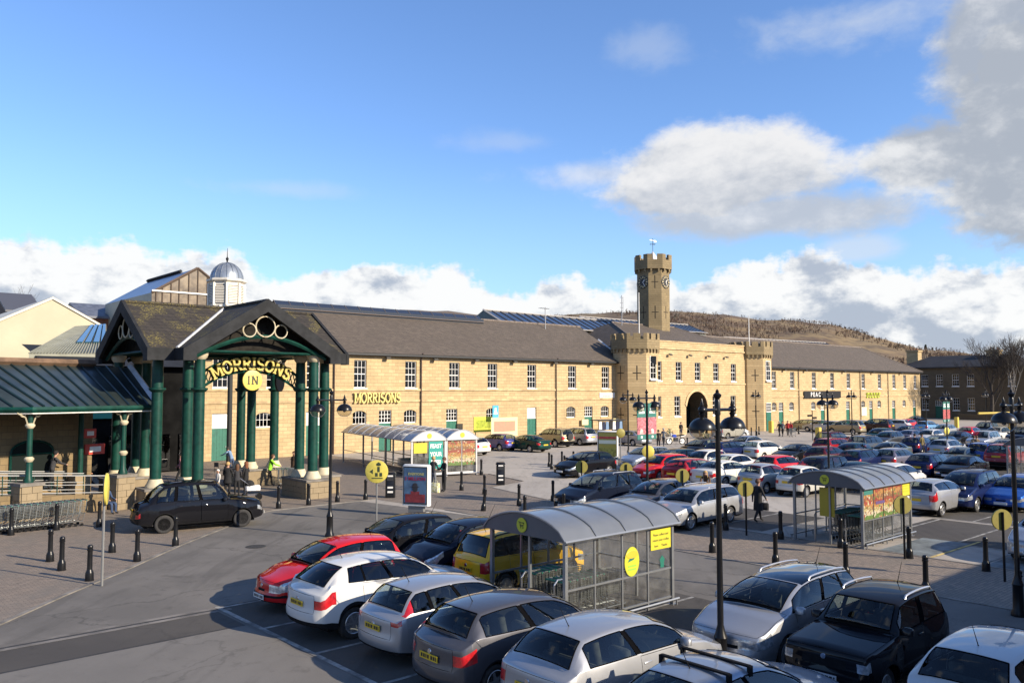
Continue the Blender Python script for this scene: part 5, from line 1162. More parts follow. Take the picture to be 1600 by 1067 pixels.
    for i in range(n - 1):
        a, b = S[i], S[i + 1]; mid = (a + b) / 2
        wf = (mid - sc) / dA if sc < mid < sA else None; wr = 1 - (mid - sC) / (sb - sC) if sC < mid < sb else None
        for j in range(m - 1):
            for sd in (1, -1):
                reg = 'body'
                t = LT[j] if j < nl - 1 else None
                if j < nl - 1:
                    t2 = LT[j + 1]
                    if (a < cf - RA or a > cf - RA) and t >= 0 and inp(a, b, p['doors']) and j >= 1:
                        di = [k for k, (x, y) in enumerate(p['doors']) if x - 1e-4 <= a and b <= y + 1e-4][0]; reg = f'door{di}{"L" if sd > 0 else "R"}'
                    if b <= hl[2] + .001 and hl[0] <= (t + t2) / 2 <= hl[1]: reg = 'headlight' + ('L' if sd > 0 else 'R')
                    if a >= L - tl[2] - .001 and tl[0] <= (t + t2) / 2 <= tl[1]: reg = 'taillight' + ('L' if sd > 0 else 'R')
                    if t2 <= p.get('clad', .07) + .001: reg = 'trim'
                    nearest = min(abs(mid - cf), abs(mid - cr))
                    if p.get('archclad') and nearest < RA * 1.0 and j < 2: reg = 'trim'
                    if p.get('bump_trim') and (b < .34 or a > L - .34) and p['bump_trim'][0] <= (t + t2) / 2 <= p['bump_trim'][1]: reg = 'trim'
                else:
                    jj = j - nl + 1      # 0: belt->u1, 1: u1->u2, 2: u2->u3, 3: u3->rail, 4: rail->u5, 5..7 top
                    if sc < mid < sb:
                        if jj in (1, 2) and gst < mid < side_end and not any(x - 1e-4 < mid < y + 1e-4 for x, y in p['pillars']):
                            reg = 'sg' + str(sum(1 for x, y in p['pillars'] if y <= mid + 1e-4)) + ('L' if sd > 0 else 'R')
                        elif jj in (1, 2) and gst < mid < side_end and p.get('blackpillar', True): reg = f'pillar{[k for k, (x, y) in enumerate(p["pillars"]) if x - 1e-4 < mid < y + 1e-4][0]}{"L" if sd > 0 else "R"}'
                        if jj >= 5:
                            if wf is not None and .04 < wf < .95: reg = 'windscreen'
                            if wr is not None and .06 < wr < .95: reg = 'rear_window'
                            if wf is not None and wf <= .05: reg = 'trim'
                        if p.get('tlpillar') and wr is not None and jj in (1, 2, 3) and wr < .85 and mid > side_end: reg = 'taillight' + ('L' if sd > 0 else 'R')
                    if mid <= sc and jj >= 1 and mid > .05: reg = 'bonnet'
                    if p.get('roofblack') and sA < mid < sC and jj >= 4: reg = 'roofglass'
                q = (vid[(sd, i, j)], vid[(sd, i + 1, j)], vid[(sd, i + 1, j + 1)], vid[(sd, i, j + 1)])
                F.append(q if sd > 0 else q[::-1]); RG.append(reg)
    # fascias
    for end in (0, n - 1):
        topj = list(range(nl - 1, m)); cols = [(1, j) for j in topj] + [(-1, j) for j in reversed(topj[:-1])]
        nc = len(cols); bprof = p.get('bumpf' if end == 0 else 'bumpr', [(0, .01), (.16, .05), (.3, .06), (.44, .045), (.55, .015), (.72, .008), (1, 0)])
        rows = []
        for rI in range(nl):
            row = []
            for cI, (sd, j) in enumerate(cols):
                if rI == nl - 1: row.append(vid[(sd, end, j)]); continue
                if cI in (0, nc - 1): row.append(vid[(sd, end, rI)]); continue
                sx, sy, sz = grid[end][rI]; tx, ty, tz = grid[end][j]; t = LT[rI]; yb = grid[end][nl - 1][1]; zb = grid[end][nl - 1][2]
                y = ty * (sy / yb); u = ty / yb
                z = sz + (tz - zb) * t ** 3
                B = pw(bprof, t) * (1 - u ** 8)
                s = (tx - B) if end == 0 else (tx + B)
                row.append(put(('f', end, rI, cI), s, sd * y, z))
            rows.append(row)
        for rI in range(nl - 1):
            t = (LT[rI] + LT[rI + 1]) / 2
            for cI in range(nc - 1):
                u = abs((cI + .5) / (nc - 1) * 2 - 1); reg = 'body'
                yy = UPC[min(cI, nc - 1 - cI - 1)] if True else 0
                yo, yi = (UPC[cI], UPC[cI + 1]) if cI < 8 else (UPC[nc - 1 - cI - 1 + 0], UPC[nc - 1 - cI]) if False else (UPC[15 - cI + 1] if 15 - cI + 1 < 9 else 0, UPC[15 - cI] if 15 - cI < 9 else 0)
                yi, yo = min(yi, yo), max(yi, yo); sd = 1 if cI < 8 else -1
                if end == 0:
                    if hl[0] <= t <= hl[1] and yi >= hl[3] - .01: reg = 'headlight' + ('L' if sd > 0 else 'R')
                    for (t0, t1, ymax) in p['grille']:
                        if t0 <= t <= t1 and yo <= ymax + .01: reg = 'grille'
                else:
                    if tl[0] <= t <= tl[1] and yi >= tl[3] - .01: reg = 'taillight' + ('L' if sd > 0 else 'R')
                    if p.get('tailgate') and p['tailgate'][0] <= t and yo <= p['tailgate'][1] + .01 and reg == 'body': reg = 'tailgate'
                if LT[rI + 1] <= p.get('clad', .07) + .001: reg = 'trim'
                bt = p.get('bump_trim')
                if bt and bt[0] <= t <= bt[1]: reg = 'trim'
                q = (rows[rI][cI], rows[rI + 1][cI], rows[rI + 1][cI + 1], rows[rI][cI + 1])
                pa, pb_, pc, pd = (Vector(V[k]) for k in q); nx = (pc - pa).cross(pd - pb_).x
                if (nx < 0) == (end == 0): q = q[::-1]
                F.append(q); RG.append(reg)
    V = np.array(V); 
    # orientation: make every face point outwards, smooth normals over the whole shell
    N = np.zeros_like(V); cen = np.array([0, 0, H * .45]); F2 = []
    for f in F:
        a, b, c, d = (V[k] for k in f); nn = np.cross(c - a, d - b); mid = (a + b + c + d) / 4
        if p.get('_dbg'): pass
        F2.append(f); N[list(f)] += nn
    N /= np.maximum(np.linalg.norm(N, axis=1, keepdims=True), 1e-9)
    # flip test on the roof centre
    out = {}
    regs = sorted(set(RG))
    flip = N[vid[(1, n // 2, m - 1)]][2] < 0
    if flip: N = -N
    for rg in regs:
        fs = [f for f, q in zip(F2, RG) if q == rg]
        if flip: fs = [f[::-1] for f in fs]
        used = sorted({k for f in fs for k in f}); mp = {k: i for i, k in enumerate(used)}
        P = V[used].copy(); NN = N[used]
        if rg[:4] in ('door', 'bonn', 'tail') and rg[:6] != 'taillg' and not rg.startswith('taillight'):
            # pull the panel's border in a few millimetres: a real shut line
            cnt = {}
            for f in fs:
                for a, b in zip(f, f[1:] + f[:1]): cnt[frozenset((a, b))] = cnt.get(frozenset((a, b)), 0) + 1
            bord = {k for e, q in cnt.items() if q == 1 for k in e}
            nb = {k: [] for k in bord}
            for f in fs:
                for a, b in zip(f, f[1:] + f[:1]):
                    if a in nb: nb[a].append(b)
                    if b in nb: nb[b].append(a)
            for k in bord:
                ins = [q for q in nb[k] if q not in bord] or nb[k]
                dv = np.mean([V[q] for q in ins], axis=0) - V[k]; ln = np.linalg.norm(dv)
                if ln > 1e-6: P[mp[k]] = V[k] + dv / ln * min(.009, ln * .4)
        me = bpy.data.meshes.new(rg); me.from_pydata([tuple(q) for q in P], [], [tuple(mp[k] for k in f) for f in fs])
        me.polygons.foreach_set('use_smooth', [True] * len(fs)); me.update()
        me.normals_split_custom_set_from_vertices([tuple(q) for q in NN])
        out[rg] = me
    p['_S'] = S; p['_grid'] = grid; p['_RA'] = RA; p['_sA'] = sA; p['_sC'] = sC
    return out
def wheel_meshes(r, wdt, style):
    t = MB(); prof = [(r * .66, -wdt * .42), (r * .80, -wdt * .5), (r * .95, -wdt * .47), (r, -wdt * .36), (r, wdt * .36), (r * .95, wdt * .47), (r * .80, wdt * .5), (r * .66, wdt * .42)]
    Mx = Matrix.Rotation(R_(-90), 4, 'X'); t.lathe(prof, 28, 0, Mx)
    ty = t.mesh('tyre', TYRE, 50)
    q = MB()
    q.lathe([(r * .68, wdt * .42), (r * .64, wdt * .46), (r * .60, wdt * .40), (r * .58, wdt * .2)], 28, 0, Mx)
    q.lathe([(r * .60, wdt * .12), (.001, wdt * .12)], 20, 1, Mx)
    q.lathe([(r * .17, wdt * .26), (r * .15, wdt * .43), (.001, wdt * .44)], 14, 0, Mx)
    ns = {'five': 5, 'multi': 9, 'six': 6, 'cap': 7, 'steel': 0}[style]
    for k in range(ns):
        a = 2 * math.pi * k / ns; w0, w1 = {'five': (.15, .11), 'multi': (.07, .06), 'six': (.07, .10), 'cap': (.17, .20), 'steel': (0, 0)}[style]
        M2 = Mx @ Matrix.Rotation(a, 4, 'Z')
        pts = [(r * .12, -r * w0, wdt * .30), (r * .62, -r * w1, wdt * .32), (r * .62, r * w1, wdt * .32), (r * .12, r * w0, wdt * .30), (r * .12, -r * w0 * .8, wdt * .43), (r * .62, -r * w1 * .8, wdt * .42), (r * .62, r * w1 * .8, wdt * .42), (r * .12, r * w0 * .8, wdt * .43)]
        q.faces([tuple(M2 @ Vector(x)) for x in pts], [(4, 5, 6, 7), (0, 1, 5, 4), (1, 2, 6, 5), (2, 3, 7, 6)])
    if style == 'steel': q.lathe([(r * .6, wdt * .36), (r * .45, wdt * .40), (r * .30, wdt * .34), (.001, wdt * .36)], 20, 0, Mx)
    ri = q.mesh('rim', [(BLK if r > .34 else HUBC) if style in ('cap', 'steel') else ALLOY, BLK], 40)
    return ty, ri
def rbox(mb, x0, y0, z0, x1, y1, z1, ch=.03, mi=0, M=None):
    """box with chamfered vertical and top edges"""
    a = [(x0 + ch, y0), (x1 - ch, y0), (x1, y0 + ch), (x1, y1 - ch), (x1 - ch, y1), (x0 + ch, y1), (x0, y1 - ch), (x0, y0 + ch)]
    cx, cy = (x0 + x1) / 2, (y0 + y1) / 2
    sh = lambda q, d: (q[0] + (d if q[0] < cx else -d), q[1] + (d if q[1] < cy else -d))
    pts = [(*q, z0) for q in a] + [(*q, z1 - ch) for q in a] + [(*sh(q, ch * .7), z1) for q in a]
    if M is not None: pts = [tuple(M @ Vector(q)) for q in pts]
    fs = [tuple(range(7, -1, -1)), tuple(range(16, 24))]
    for l in (0, 8):
        for k in range(8): fs.append((l + k, l + (k + 1) % 8, l + 8 + (k + 1) % 8, l + 8 + k))
    mb.faces(pts, fs, mi)
CT = {}
def car_type(name, **p):
    base = dict(CT[p.pop('base')]['p']) if 'base' in p else {}
    for k in list(base):
        if k.startswith('_'): base.pop(k)
    base.update(p); p = base
    ms = car_mesh(p); L, Wd, H, r = p['L'], p['W'], p['H'], p['r']
    ty, ri = wheel_meshes(r, p.get('tw', .19), p.get('wheel', 'five'))
    RA = p['_RA']; X = lambda s: L / 2 - s
    # underbody with wheel housings
    ub = MB(); hw = Wd / 2
    ub.box(X(L - .25), -hw + .28, .20, X(.25), hw - .28, .46)
    ub.box(X(L - .12), -hw + .16, .40, X(.12), hw - .16, .50) if False else None
    for c in (p['fo'], p['fo'] + p['wb']):
        for sd in (1, -1):
            n = 12; pts = []
            for yy in (hw * .965, hw - .30):
                for k in range(n + 1):
                    a = math.pi * k / n; pts.append((X(c) + (RA - .004) * math.cos(a), sd * yy, r + (RA - .004) * math.sin(a)))
            ub.faces(pts, [(k, k + 1, n + 2 + k, n + 1 + k) for k in range(n)] + [tuple(range(n + 1, 2 * n + 2))])
    for a, b in ((p['fo'] + RA, p['fo'] + p['wb'] - RA),):
        ub.box(X(b), -hw * .9, p.get('sill', .22) - .02, X(a), hw * .9, p.get('sill', .22) + .06)
    ms['underbody'] = ub.mesh('underbody', BLK)
    # seats, dash, wheel
    st = MB(); zf = p.get('seatz', .42); 
    rbox(st, -.25, -.24, zf, .27, .24, zf + .14, .05); rbox(st, -.1, -.23, 0, .06, .23, .58, .05, 0, Matrix.Translation((-.22, 0, zf + .08)) @ Matrix.Rotation(R_(-14), 4, 'Y')); rbox(st, -.05, -.13, 0, .05, .13, .17, .04, 0, Matrix.Translation((-.40, 0, zf + .70)) @ Matrix.Rotation(R_(-8), 4, 'Y'))
    ms['seat'] = st.mesh('seat', SEATM, 50)
    rb = MB(); rbox(rb, -.25, -hw * .72, zf, .25, hw * .72, zf + .14, .05); rbox(rb, -.08, -hw * .72, 0, .06, hw * .72, .5, .05, 0, Matrix.Translation((-.22, 0, zf + .08)) @ Matrix.Rotation(R_(-14), 4, 'Y'))
    for yy in (-.34, .34): rbox(rb, -.05, yy - .12, 0, .04, yy + .12, .15, .04, 0, Matrix.Translation((-.37, 0, zf + .6)))
    ms['rear_seat'] = rb.mesh('rear_seat', SEATM, 50)
    da = MB(); zc = p['zb1']; rbox(da, X(p['sc'] + .62), -hw * .8, zc - .35, X(p['sc'] + .05), hw * .8, zc - .02, .06); ms['dashboard'] = da.mesh('dashboard', BLK, 50)
    sw = MB(); Ms = Matrix.Translation((X(p['sc'] + .78), -.36, zc - .06)) @ Matrix.Rotation(R_(62), 4, 'Y')
    sw.tube([tuple(Ms @ Vector((.18 * math.cos(a), .18 * math.sin(a), 0))) for a in [2 * math.pi * k / 14 for k in range(14)]], .017, 5, closed=True); sw.tube([tuple(Ms @ Vector((0, -.17, 0))), tuple(Ms @ Vector((0, .17, 0)))], .02, 4); ms['steering_wheel'] = sw.mesh('steering_wheel', BLK, 60)
    fl = MB(); fl.box(X(p['sb'] - .1), -hw + .12, .30, X(p['sc'] + .1), hw - .12, .34); ms['floor_pan'] = fl.mesh('floor_pan', SEATM)
    # mirrors
    mi = MB(); zz = p['zb1'] + .05; sx = p['sc'] + p['_sA'] * 0 + .62 * (p['_sA'] - p['sc']) + .08
    rbox(mi, -.07, 0, -.05, .07, .20, .08, .035); mi.box(-.02, -.08, -.03, .03, .03, 0)
    ms['mirror'] = mi.mesh('mirror', None, 50); p['mir'] = (X(sx), hw * .925, zz)
    ha = MB(); rbox(ha, -.10, -.012, -.015, .10, .022, .02, .008); ms['handle'] = ha.mesh('handle', None, 40)
    pm = MB(); pm.box(-.008, -.26, -.056, .008, .26, .056); 
    ms['plate'] = pm.mesh('number_plate', PLY)
    pc = MB()
    for k, (a, b) in enumerate(((-.22, -.17), (-.15, -.10), (-.08, -.05), (-.03, .02), (.07, .12), (.14, .19), (.21, .235))): pc.box(.006, a, -.032, .011, b, .032)
    ms['plate_characters'] = pc.mesh('plate_characters', PLK)
    ae = MB(); ae.tube([(0, 0, 0), (-.02, 0, .03), (-.22, 0, .36)], [.014, .008, .004], 5); ms['aerial'] = ae.mesh('aerial', BLK)
    wp = MB(); 
    for y0, y1 in ((.55, -.02), (-.08, -.62)): wp.tube([(X(p['sc'] - .0), y0, p['zb1'] + .075), (X(p['sc'] + .10), (y0 + y1) / 2, p['zb1'] + .135), (X(p['sc'] + .13), y1, p['zb1'] + .135)], .012, 4)
    ms['wiper'] = wp.mesh('wiper', BLK)
    # badge disc
    bd = MB(); bd.lathe([(.05, 0), (.045, .012), (.001, .014)], 12, 0, Matrix.Rotation(R_(90), 4, 'Y')); ms['badge'] = bd.mesh('badge', CHROME, 40)
    for k in [q for q in ms if q.startswith('sg') or q in ('windscreen', 'rear_window')]:
        src = ms[k]; cnt = {}
        for f in src.polygons:
            for e in f.edge_keys: cnt[e] = cnt.get(e, 0) + 1
        se = MB()
        for (a, b), c in cnt.items():
            if c == 1:
                va, vb = src.vertices[a].co, src.vertices[b].co
                if (va - vb).length > 1e-4: se.tube([va, vb], .011, 4, caps=False)
        ms['seal_' + k] = se.mesh('seal', PILL)
    p['fz'] = (X(0) + p.get('pb', .16)); CT[name] = dict(p=p, m=ms, ty=ty, ri=ri)
    if p.get('rails'):
        rm = MB(); s0, s1 = p['rails']; 
        S_, gr = p['_S'], p['_grid']
        pts = [(X(g_[12][0]), g_[12][1] - .02, g_[12][2]) for s, g_ in zip(S_, gr) if s0 <= s <= s1]
        a, b = pts[0], pts[-1]; rp = [(a[0] + .06, a[1], a[2] - .0)] + [(q[0], q[1], q[2] + .055) for q in pts] + [(b[0] - .06, b[1], b[2])]
        rm.tube(rp, .02, 6); ms['roof_rail'] = rm.mesh('roof_rail', None, 60)
        r2 = MB(); r2.tube([(x, -y, z) for x, y, z in rp], .02, 6); ms['roof_railR'] = r2.mesh('roof_rail', None, 60)
REGMAT = {'windscreen': CGLASS, 'rear_window': CGLASS, 'grille': BLK, 'trim': BLK, 'roofglass': CGLASSD}
def car(tn, pm, x, y, hd, label, group='parked cars', lod=0, dark=False, rail=None, roofbars=False, plate=True, name='parked_car', aerial=True, wheel_turn=0):
    T = CT[tn]; p, ms = T['p'], T['m']; L = p['L']; X = lambda s: L / 2 - s
    root = thing(name, label, 'car', (x, y, 0), hd, group)
    def part(nm, key, m, loc=None, par=root):
        me = ms[key] if isinstance(key, str) else key
        if m is not None and len(me.materials) == 0: me.materials.append(m)
        o = obj(nm, me, par, loc)
        if m is not None and me.materials[0] != m: o.material_slots[0].link = 'OBJECT'; o.material_slots[0].material = m
        return o
    part('body', 'body', pm)
    for k in sorted(ms):
        if k.startswith('seal_'): continue
        side = k[-1] if k[-1] in 'LR' else None
        if k.startswith('door'):
            o = part('door', k, pm)
            if lod == 0:
                di = int(k[4]); s0, s1 = p['doors'][di]; s = s1 - .16; zb = lerp(p['zb1'], p['zbr'], .5) - .13
                yy = max(g_[7][1] for q, g_ in zip(p['_S'], p['_grid']) if abs(q - s) < .2)
                part('handle', 'handle', pm if p.get('bodyhandle', True) else BLK, (X(s), yy * (1 if side == 'L' else -1), zb), o)
        elif k == 'bonnet': part('bonnet', k, pm)
        elif k == 'tailgate':
            o = part('tailgate', k, pm)
        elif k.startswith('sg'):
            o = part('side_window', k, CGLASSD if dark and k[2] != '0' else CGLASS)
            if lod == 0: obj('seal', ms['seal_' + k], o)
        elif k.startswith('headlight'): part('headlight', k, HEADL)
        elif k.startswith('taillight'): part('tail_light', k, TAILL)
        elif k in ('windscreen', 'rear_window'):
            o = part(k, k, CGLASSD if dark and k == 'rear_window' else CGLASS)
            if lod == 0: obj('seal', ms['seal_' + k], o)
        elif k == 'grille': part('grille', k, BLK)
        elif k.startswith('pillar'): part('pillar', k, PILL)
        elif k == 'trim': part('lower_trim', k, pm if p.get('clad_paint') else BLK)
        elif k == 'roofglass': part('roof_panel', k, CGLASSD)
    part('underbody', 'underbody', None)
    for c, fr in ((p['fo'], 1), (p['fo'] + p['wb'], 0)):
        for sd in (1, -1):
            w = bpy.data.objects.new('wheel', None); C.objects.link(w); w.parent = root; w.empty_display_size = .1
            w.location = (X(c), sd * (p['W'] / 2 - p.get('tw', .19) / 2 - .025), p['r']); w.rotation_euler = (0, 0, (0 if sd > 0 else math.pi) + (wheel_turn if fr else 0))
            obj('tyre', T['ty'], w); obj('rim', T['ri'], w)
    for sd in (1, -1):
        o = part('mirror', 'mirror', pm if p.get('bodymirror', True) else BLK, (p['mir'][0], sd * p['mir'][1], p['mir'][2]))
        if sd < 0: o.rotation_euler = (0, 0, math.pi)
    zf, zr_ = p.get('plz', (.42, .80)); gx = [g_ for g_ in p['_grid']]
    if plate:
        for rear in (0, 1):
            xx = (-L / 2 - p.get('pbr', .10) - .075 - p.get('plo', 0)) if rear else (L / 2 + p.get('pb', .16) + .075)
            if rear and zr_ > .6: xx += .05
            o = obj('number_plate', ms['plate'], root, (xx, 0, zr_ if rear else zf), math.pi if rear else 0)
            if not rear: o.material_slots[0].link = 'OBJECT'; o.material_slots[0].material = PLW
            if lod == 0: obj('plate_characters', ms['plate_characters'], o)['kind'] = 'stuff'
    sx = p['_sA']
    if lod == 0:
        xs = X(sx + .72)
        for yy in (-.36, .36): obj('seat', ms['seat'], root, (xs, yy, 0))
        obj('rear_seat', ms['rear_seat'], root, (xs - .85, 0, 0)); obj('dashboard', ms['dashboard'], root); obj('steering_wheel', ms['steering_wheel'], root); obj('floor_pan', ms['floor_pan'], root)
        obj('wiper', ms['wiper'], root); obj('badge', ms['badge'], root, (L / 2 + p.get('pb', .16) + .0, 0, p['zb0'] - .13))
        b = obj('badge', ms['badge'], root, (-L / 2 - p.get('pbr', .1) - .004, 0, p['zt'] - .16), math.pi)
        if aerial: obj('aerial', ms['aerial'], root, (X(p['sk'] - .25), 0, p['H'] + .005))
    elif lod == 1:
        xs = X(sx + .72)
        for yy in (-.36, .36): obj('seat', ms['seat'], root, (xs, yy, 0))
        obj('rear_seat', ms['rear_seat'], root, (xs - .85, 0, 0)); obj('floor_pan', ms['floor_pan'], root)
    else: obj('floor_pan', ms['floor_pan'], root)
    if 'roof_rail' in ms:
        for k in ('roof_rail', 'roof_railR'): part('roof_rail', k, rail or BLK)
    if roofbars:
        for s in (p['sr'] + .45, p['sk'] - .35):
            b = MB(); w = p['yr'] + .02; zt = p['H'] + .045
            b.box(X(s) - .035, -w, zt - .012, X(s) + .03, w, zt + .018)
            for q in (-w, w): b.box(X(s) - .04, q - .025, p['H'] - .12, X(s) + .04, q + .025, zt + .01)
            b.build('roof_bar', BLK, root)
    return root
HG = [(.58, .72, .26)]; 
car_type('hatch3', L=3.80, W=1.66, H=1.47, wb=2.45, fo=.72, r=.29, zb0=.74, zb1=.97, zbr=1.02, zt=.93, sc=.98, sr=1.72, sk=3.30, sb=3.66, sC=3.30, yr=.56,
         pillars=[(2.20, 2.32)], doors=[(1.10, 2.26)], hl=(.62, .92, .34, .52), tl=(.58, .95, .18, .62), grille=[(.56, .70, .50), (.16, .30, .50)], tailgate=(.44, .80), wheel='cap', plz=(.42, .72))
car_type('hatch5', base='hatch3', L=4.20, W=1.74, H=1.48, wb=2.58, fo=.80, r=.305, zb0=.76, zb1=.98, zbr=1.03, zt=.95, sc=1.10, sr=1.86, sk=3.62, sb=4.05, sC=3.64, yr=.58,
         pillars=[(2.36, 2.46), (3.24, 3.32)], doors=[(1.20, 2.41), (2.41, 3.28)], wheel='five', plz=(.42, .74))
car_type('saloon', base='hatch5', L=4.60, W=1.76, H=1.43, wb=2.70, fo=.85, r=.31, zb1=.95, zbr=1.02, zt=1.00, sc=1.18, sr=1.98, sk=3.30, sb=3.98, sC=3.55, gend=3.62, yr=.56, cv=.03,
         pillars=[(2.46, 2.56), (3.30, 3.38)], doors=[(1.28, 2.51), (2.51, 3.34)], tl=(.55, .92, .30, .55), shz=[(0, .64), (.03, .69), (.10, .74), (.2, .76), (.75, .88), (1.18, .95), (3.9, 1.01), (4.5, 1.0), (4.57, .97), (4.6, .90)], plz=(.42, .66))
car_type('estate', base='hatch5', L=4.75, W=1.80, H=1.48, wb=2.75, fo=.90, r=.325, zb1=.97, zbr=1.04, zt=.96, sc=1.22, sr=2.0, sk=4.32, sb=4.66, sC=4.36, yr=.60,
         pillars=[(2.48, 2.58), (3.42, 3.50)], doors=[(1.32, 2.53), (2.53, 3.46)], tl=(.52, .97, .16, .66), rails=(2.2, 4.2), plz=(.42, .76))
car_type('wagon307', base='estate', L=4.42, W=1.76, H=1.50, wb=2.71, fo=.86, zb0=.80, zb1=1.03, zbr=1.08, zt=.98, sc=.96, sr=1.98, sk=3.98, sb=4.33, sC=4.04, yr=.58, roofblack=True, cv=.06,
         pillars=[(2.34, 2.44), (3.30, 3.38)], doors=[(1.24, 2.39), (2.39, 3.34)], rails=(1.75, 3.95), hl=(.60, .94, .46, .46), grille=[(.56, .72, .52), (.14, .30, .78)], wheel='steel')
car_type('mpv', base='hatch5', L=4.45, W=1.80, H=1.66, wb=2.70, fo=.86, r=.32, zb0=.84, zb1=1.08, zbr=1.10, zt=1.0, sc=.98, sr=1.86, sk=4.02, sb=4.36, sC=4.06, yr=.62,
         pillars=[(2.30, 2.40), (3.22, 3.30)], doors=[(1.20, 2.35), (2.35, 3.26)], tl=(.52, .98, .14, .68), plz=(.42, .86), rails=(2.0, 3.9))
car_type('suv', base='mpv', L=4.45, W=1.80, H=1.72, wb=2.60, fo=.85, r=.355, gap=.075, sill=.36, zb0=.96, zb1=1.12, zbr=1.16, zt=1.06, sc=1.16, sr=1.80, sk=4.05, sb=4.36, sC=4.12, yr=.62, archclad=True, clad=.16, flare=.03,
         pillars=[(2.32, 2.42), (3.24, 3.34)], doors=[(1.26, 2.37), (2.37, 3.29)], bump_trim=(0, .34), plz=(.55, .95))
car_type('jimny', base='suv', L=3.55, W=1.60, H=1.62, wb=2.25, fo=.66, r=.345, sill=.36, zb0=1.00, zb1=1.10, zbr=1.12, zt=1.06, sc=1.22, sr=1.66, sk=3.32, sb=3.50, sC=3.36, yr=.60, cv=.015, pb=.05, pbr=.03, crown=.03, hoodc=.04,
         plan=[(0, .93), (.03, .95), (.1, .97), (.3, .99), (1, 1)], planr=[(0, .95), (.03, .97), (.1, .985), (.3, 1)], pillars=[(2.20, 2.36)], doors=[(1.30, 2.28)], hl=(.56, .88, .08, .60), grille=[(.56, .88, .52), (.12, .24, .9)], flare=.06, rails=(1.75, 3.2), wheel='five', tl=(.3, .55, .1, .7), shz=[(0, .92), (.03, .96), (.1, .99), (.2, 1.0), (.8, 1.06), (1.22, 1.10), (3.4, 1.12), (3.52, 1.10), (3.55, 1.05)])
car_type('crossover', base='hatch5', L=4.13, W=1.77, H=1.57, wb=2.53, fo=.83, r=.345, gap=.06, sill=.27, zb0=.90, zb1=1.06, zbr=1.22, zt=1.04, sc=1.08, sr=1.80, sk=3.42, sb=4.00, sC=3.56, yr=.56, archclad=True, clad=.16, flare=.045, gend=3.5,
         pillars=[(2.32, 2.40), (3.06, 3.10)], doors=[(1.18, 2.36), (2.36, 3.16)], tl=(.60, .88, .34, .62), rbul=.14, pbr=.15, wheel='six', plz=(.48, .80), bump_trim=(0, .12), plan=[(0, .80), (.03, .86), (.08, .9), (.18, .94), (.34, .97), (.7, 1), (1, 1)])
car_type('tallhatch', base='hatch5', L=3.65, W=1.64, H=1.58, wb=2.30, fo=.72, r=.30, zb0=.84, zb1=1.02, zbr=1.06, zt=.98, sc=.90, sr=1.55, sk=3.30, sb=3.56, sC=3.32, yr=.58, pillars=[(2.0, 2.1), (2.86, 2.94)], doors=[(1.02, 2.05), (2.05, 2.9)], tl=(.62, 1.0, .12, .72), bump_trim=(0, .36), rails=(1.7, 3.2), wheel='cap', gap=.07, archclad=True, plz=(.45, .72))
car_type('citycar', base='hatch3', L=3.45, W=1.60, H=1.47, wb=2.32, fo=.64, r=.28, zb0=.76, zb1=.98, zbr=1.0, zt=.94, sc=.86, sr=1.58, sk=2.98, sb=3.32, sC=3.04, yr=.54, pillars=[(2.0, 2.1)], doors=[(.98, 2.05)], plan=[(0, .76), (.03, .82), (.08, .86), (.18, .91), (.34, .95), (.7, .99), (1, 1)], planr=[(0, .80), (.03, .86), (.08, .9), (.18, .94), (.34, .97), (.7, 1), (1, 1)], hl=(.60, .95, .40, .46), tl=(.55, .84, .26, .66), plz=(.4, .74))
car_type('micra', base='citycar', L=3.70, W=1.66, H=1.54, wb=2.43, fo=.66, zb0=.80, zb1=1.02, zbr=1.06, zt=.98, sc=.90, sr=1.66, sk=3.16, sb=3.56, sC=3.22, yr=.56, pillars=[(2.14, 2.22), (2.92, 2.98)], doors=[(1.02, 2.18), (2.18, 2.96)], hl=(.55, .99, .60, .46))
car_type('corsa', base='hatch3', L=3.82, H=1.44, tl=(.80, 1.0, .10, .70), tlpillar=True, rbul=.10, sC=3.34, wheel='cap', pillars=[(2.16, 2.24), (2.98, 3.06)], doors=[(1.08, 2.2), (2.2, 3.02)], bump_trim=(.38, .46), gend=3.46)
car_type('clio', base='hatch3', L=4.03, W=1.72, H=1.50, wb=2.58, fo=.76, r=.30, sk=3.46, sb=3.84, sC=3.46, zb1=1.0, zbr=1.08, zt=.97, rbul=.12, pbr=.15, tl=(.58, .86, .30, .58), pillars=[(2.34, 2.46)], doors=[(1.14, 2.40)], wheel='five')
car_type('golf', base='hatch3', L=4.16, W=1.76, H=1.48, wb=2.57, fo=.84, r=.31, sc=1.10, sr=1.84, sk=3.56, sb=3.98, sC=3.58, zb1=1.0, zbr=1.06, zt=.97, pillars=[(2.42, 2.54)], doors=[(1.22, 2.48)], tl=(.60, .90, .22, .62), wheel='five', yr=.58)
car_type('fiesta', base='clio', L=3.95, H=1.46, zbr=1.12, tl=(.62, 1.0, .24, .60))
car_type('coupe', base='saloon', L=4.62, H=1.39, sk=3.15, sb=4.0)
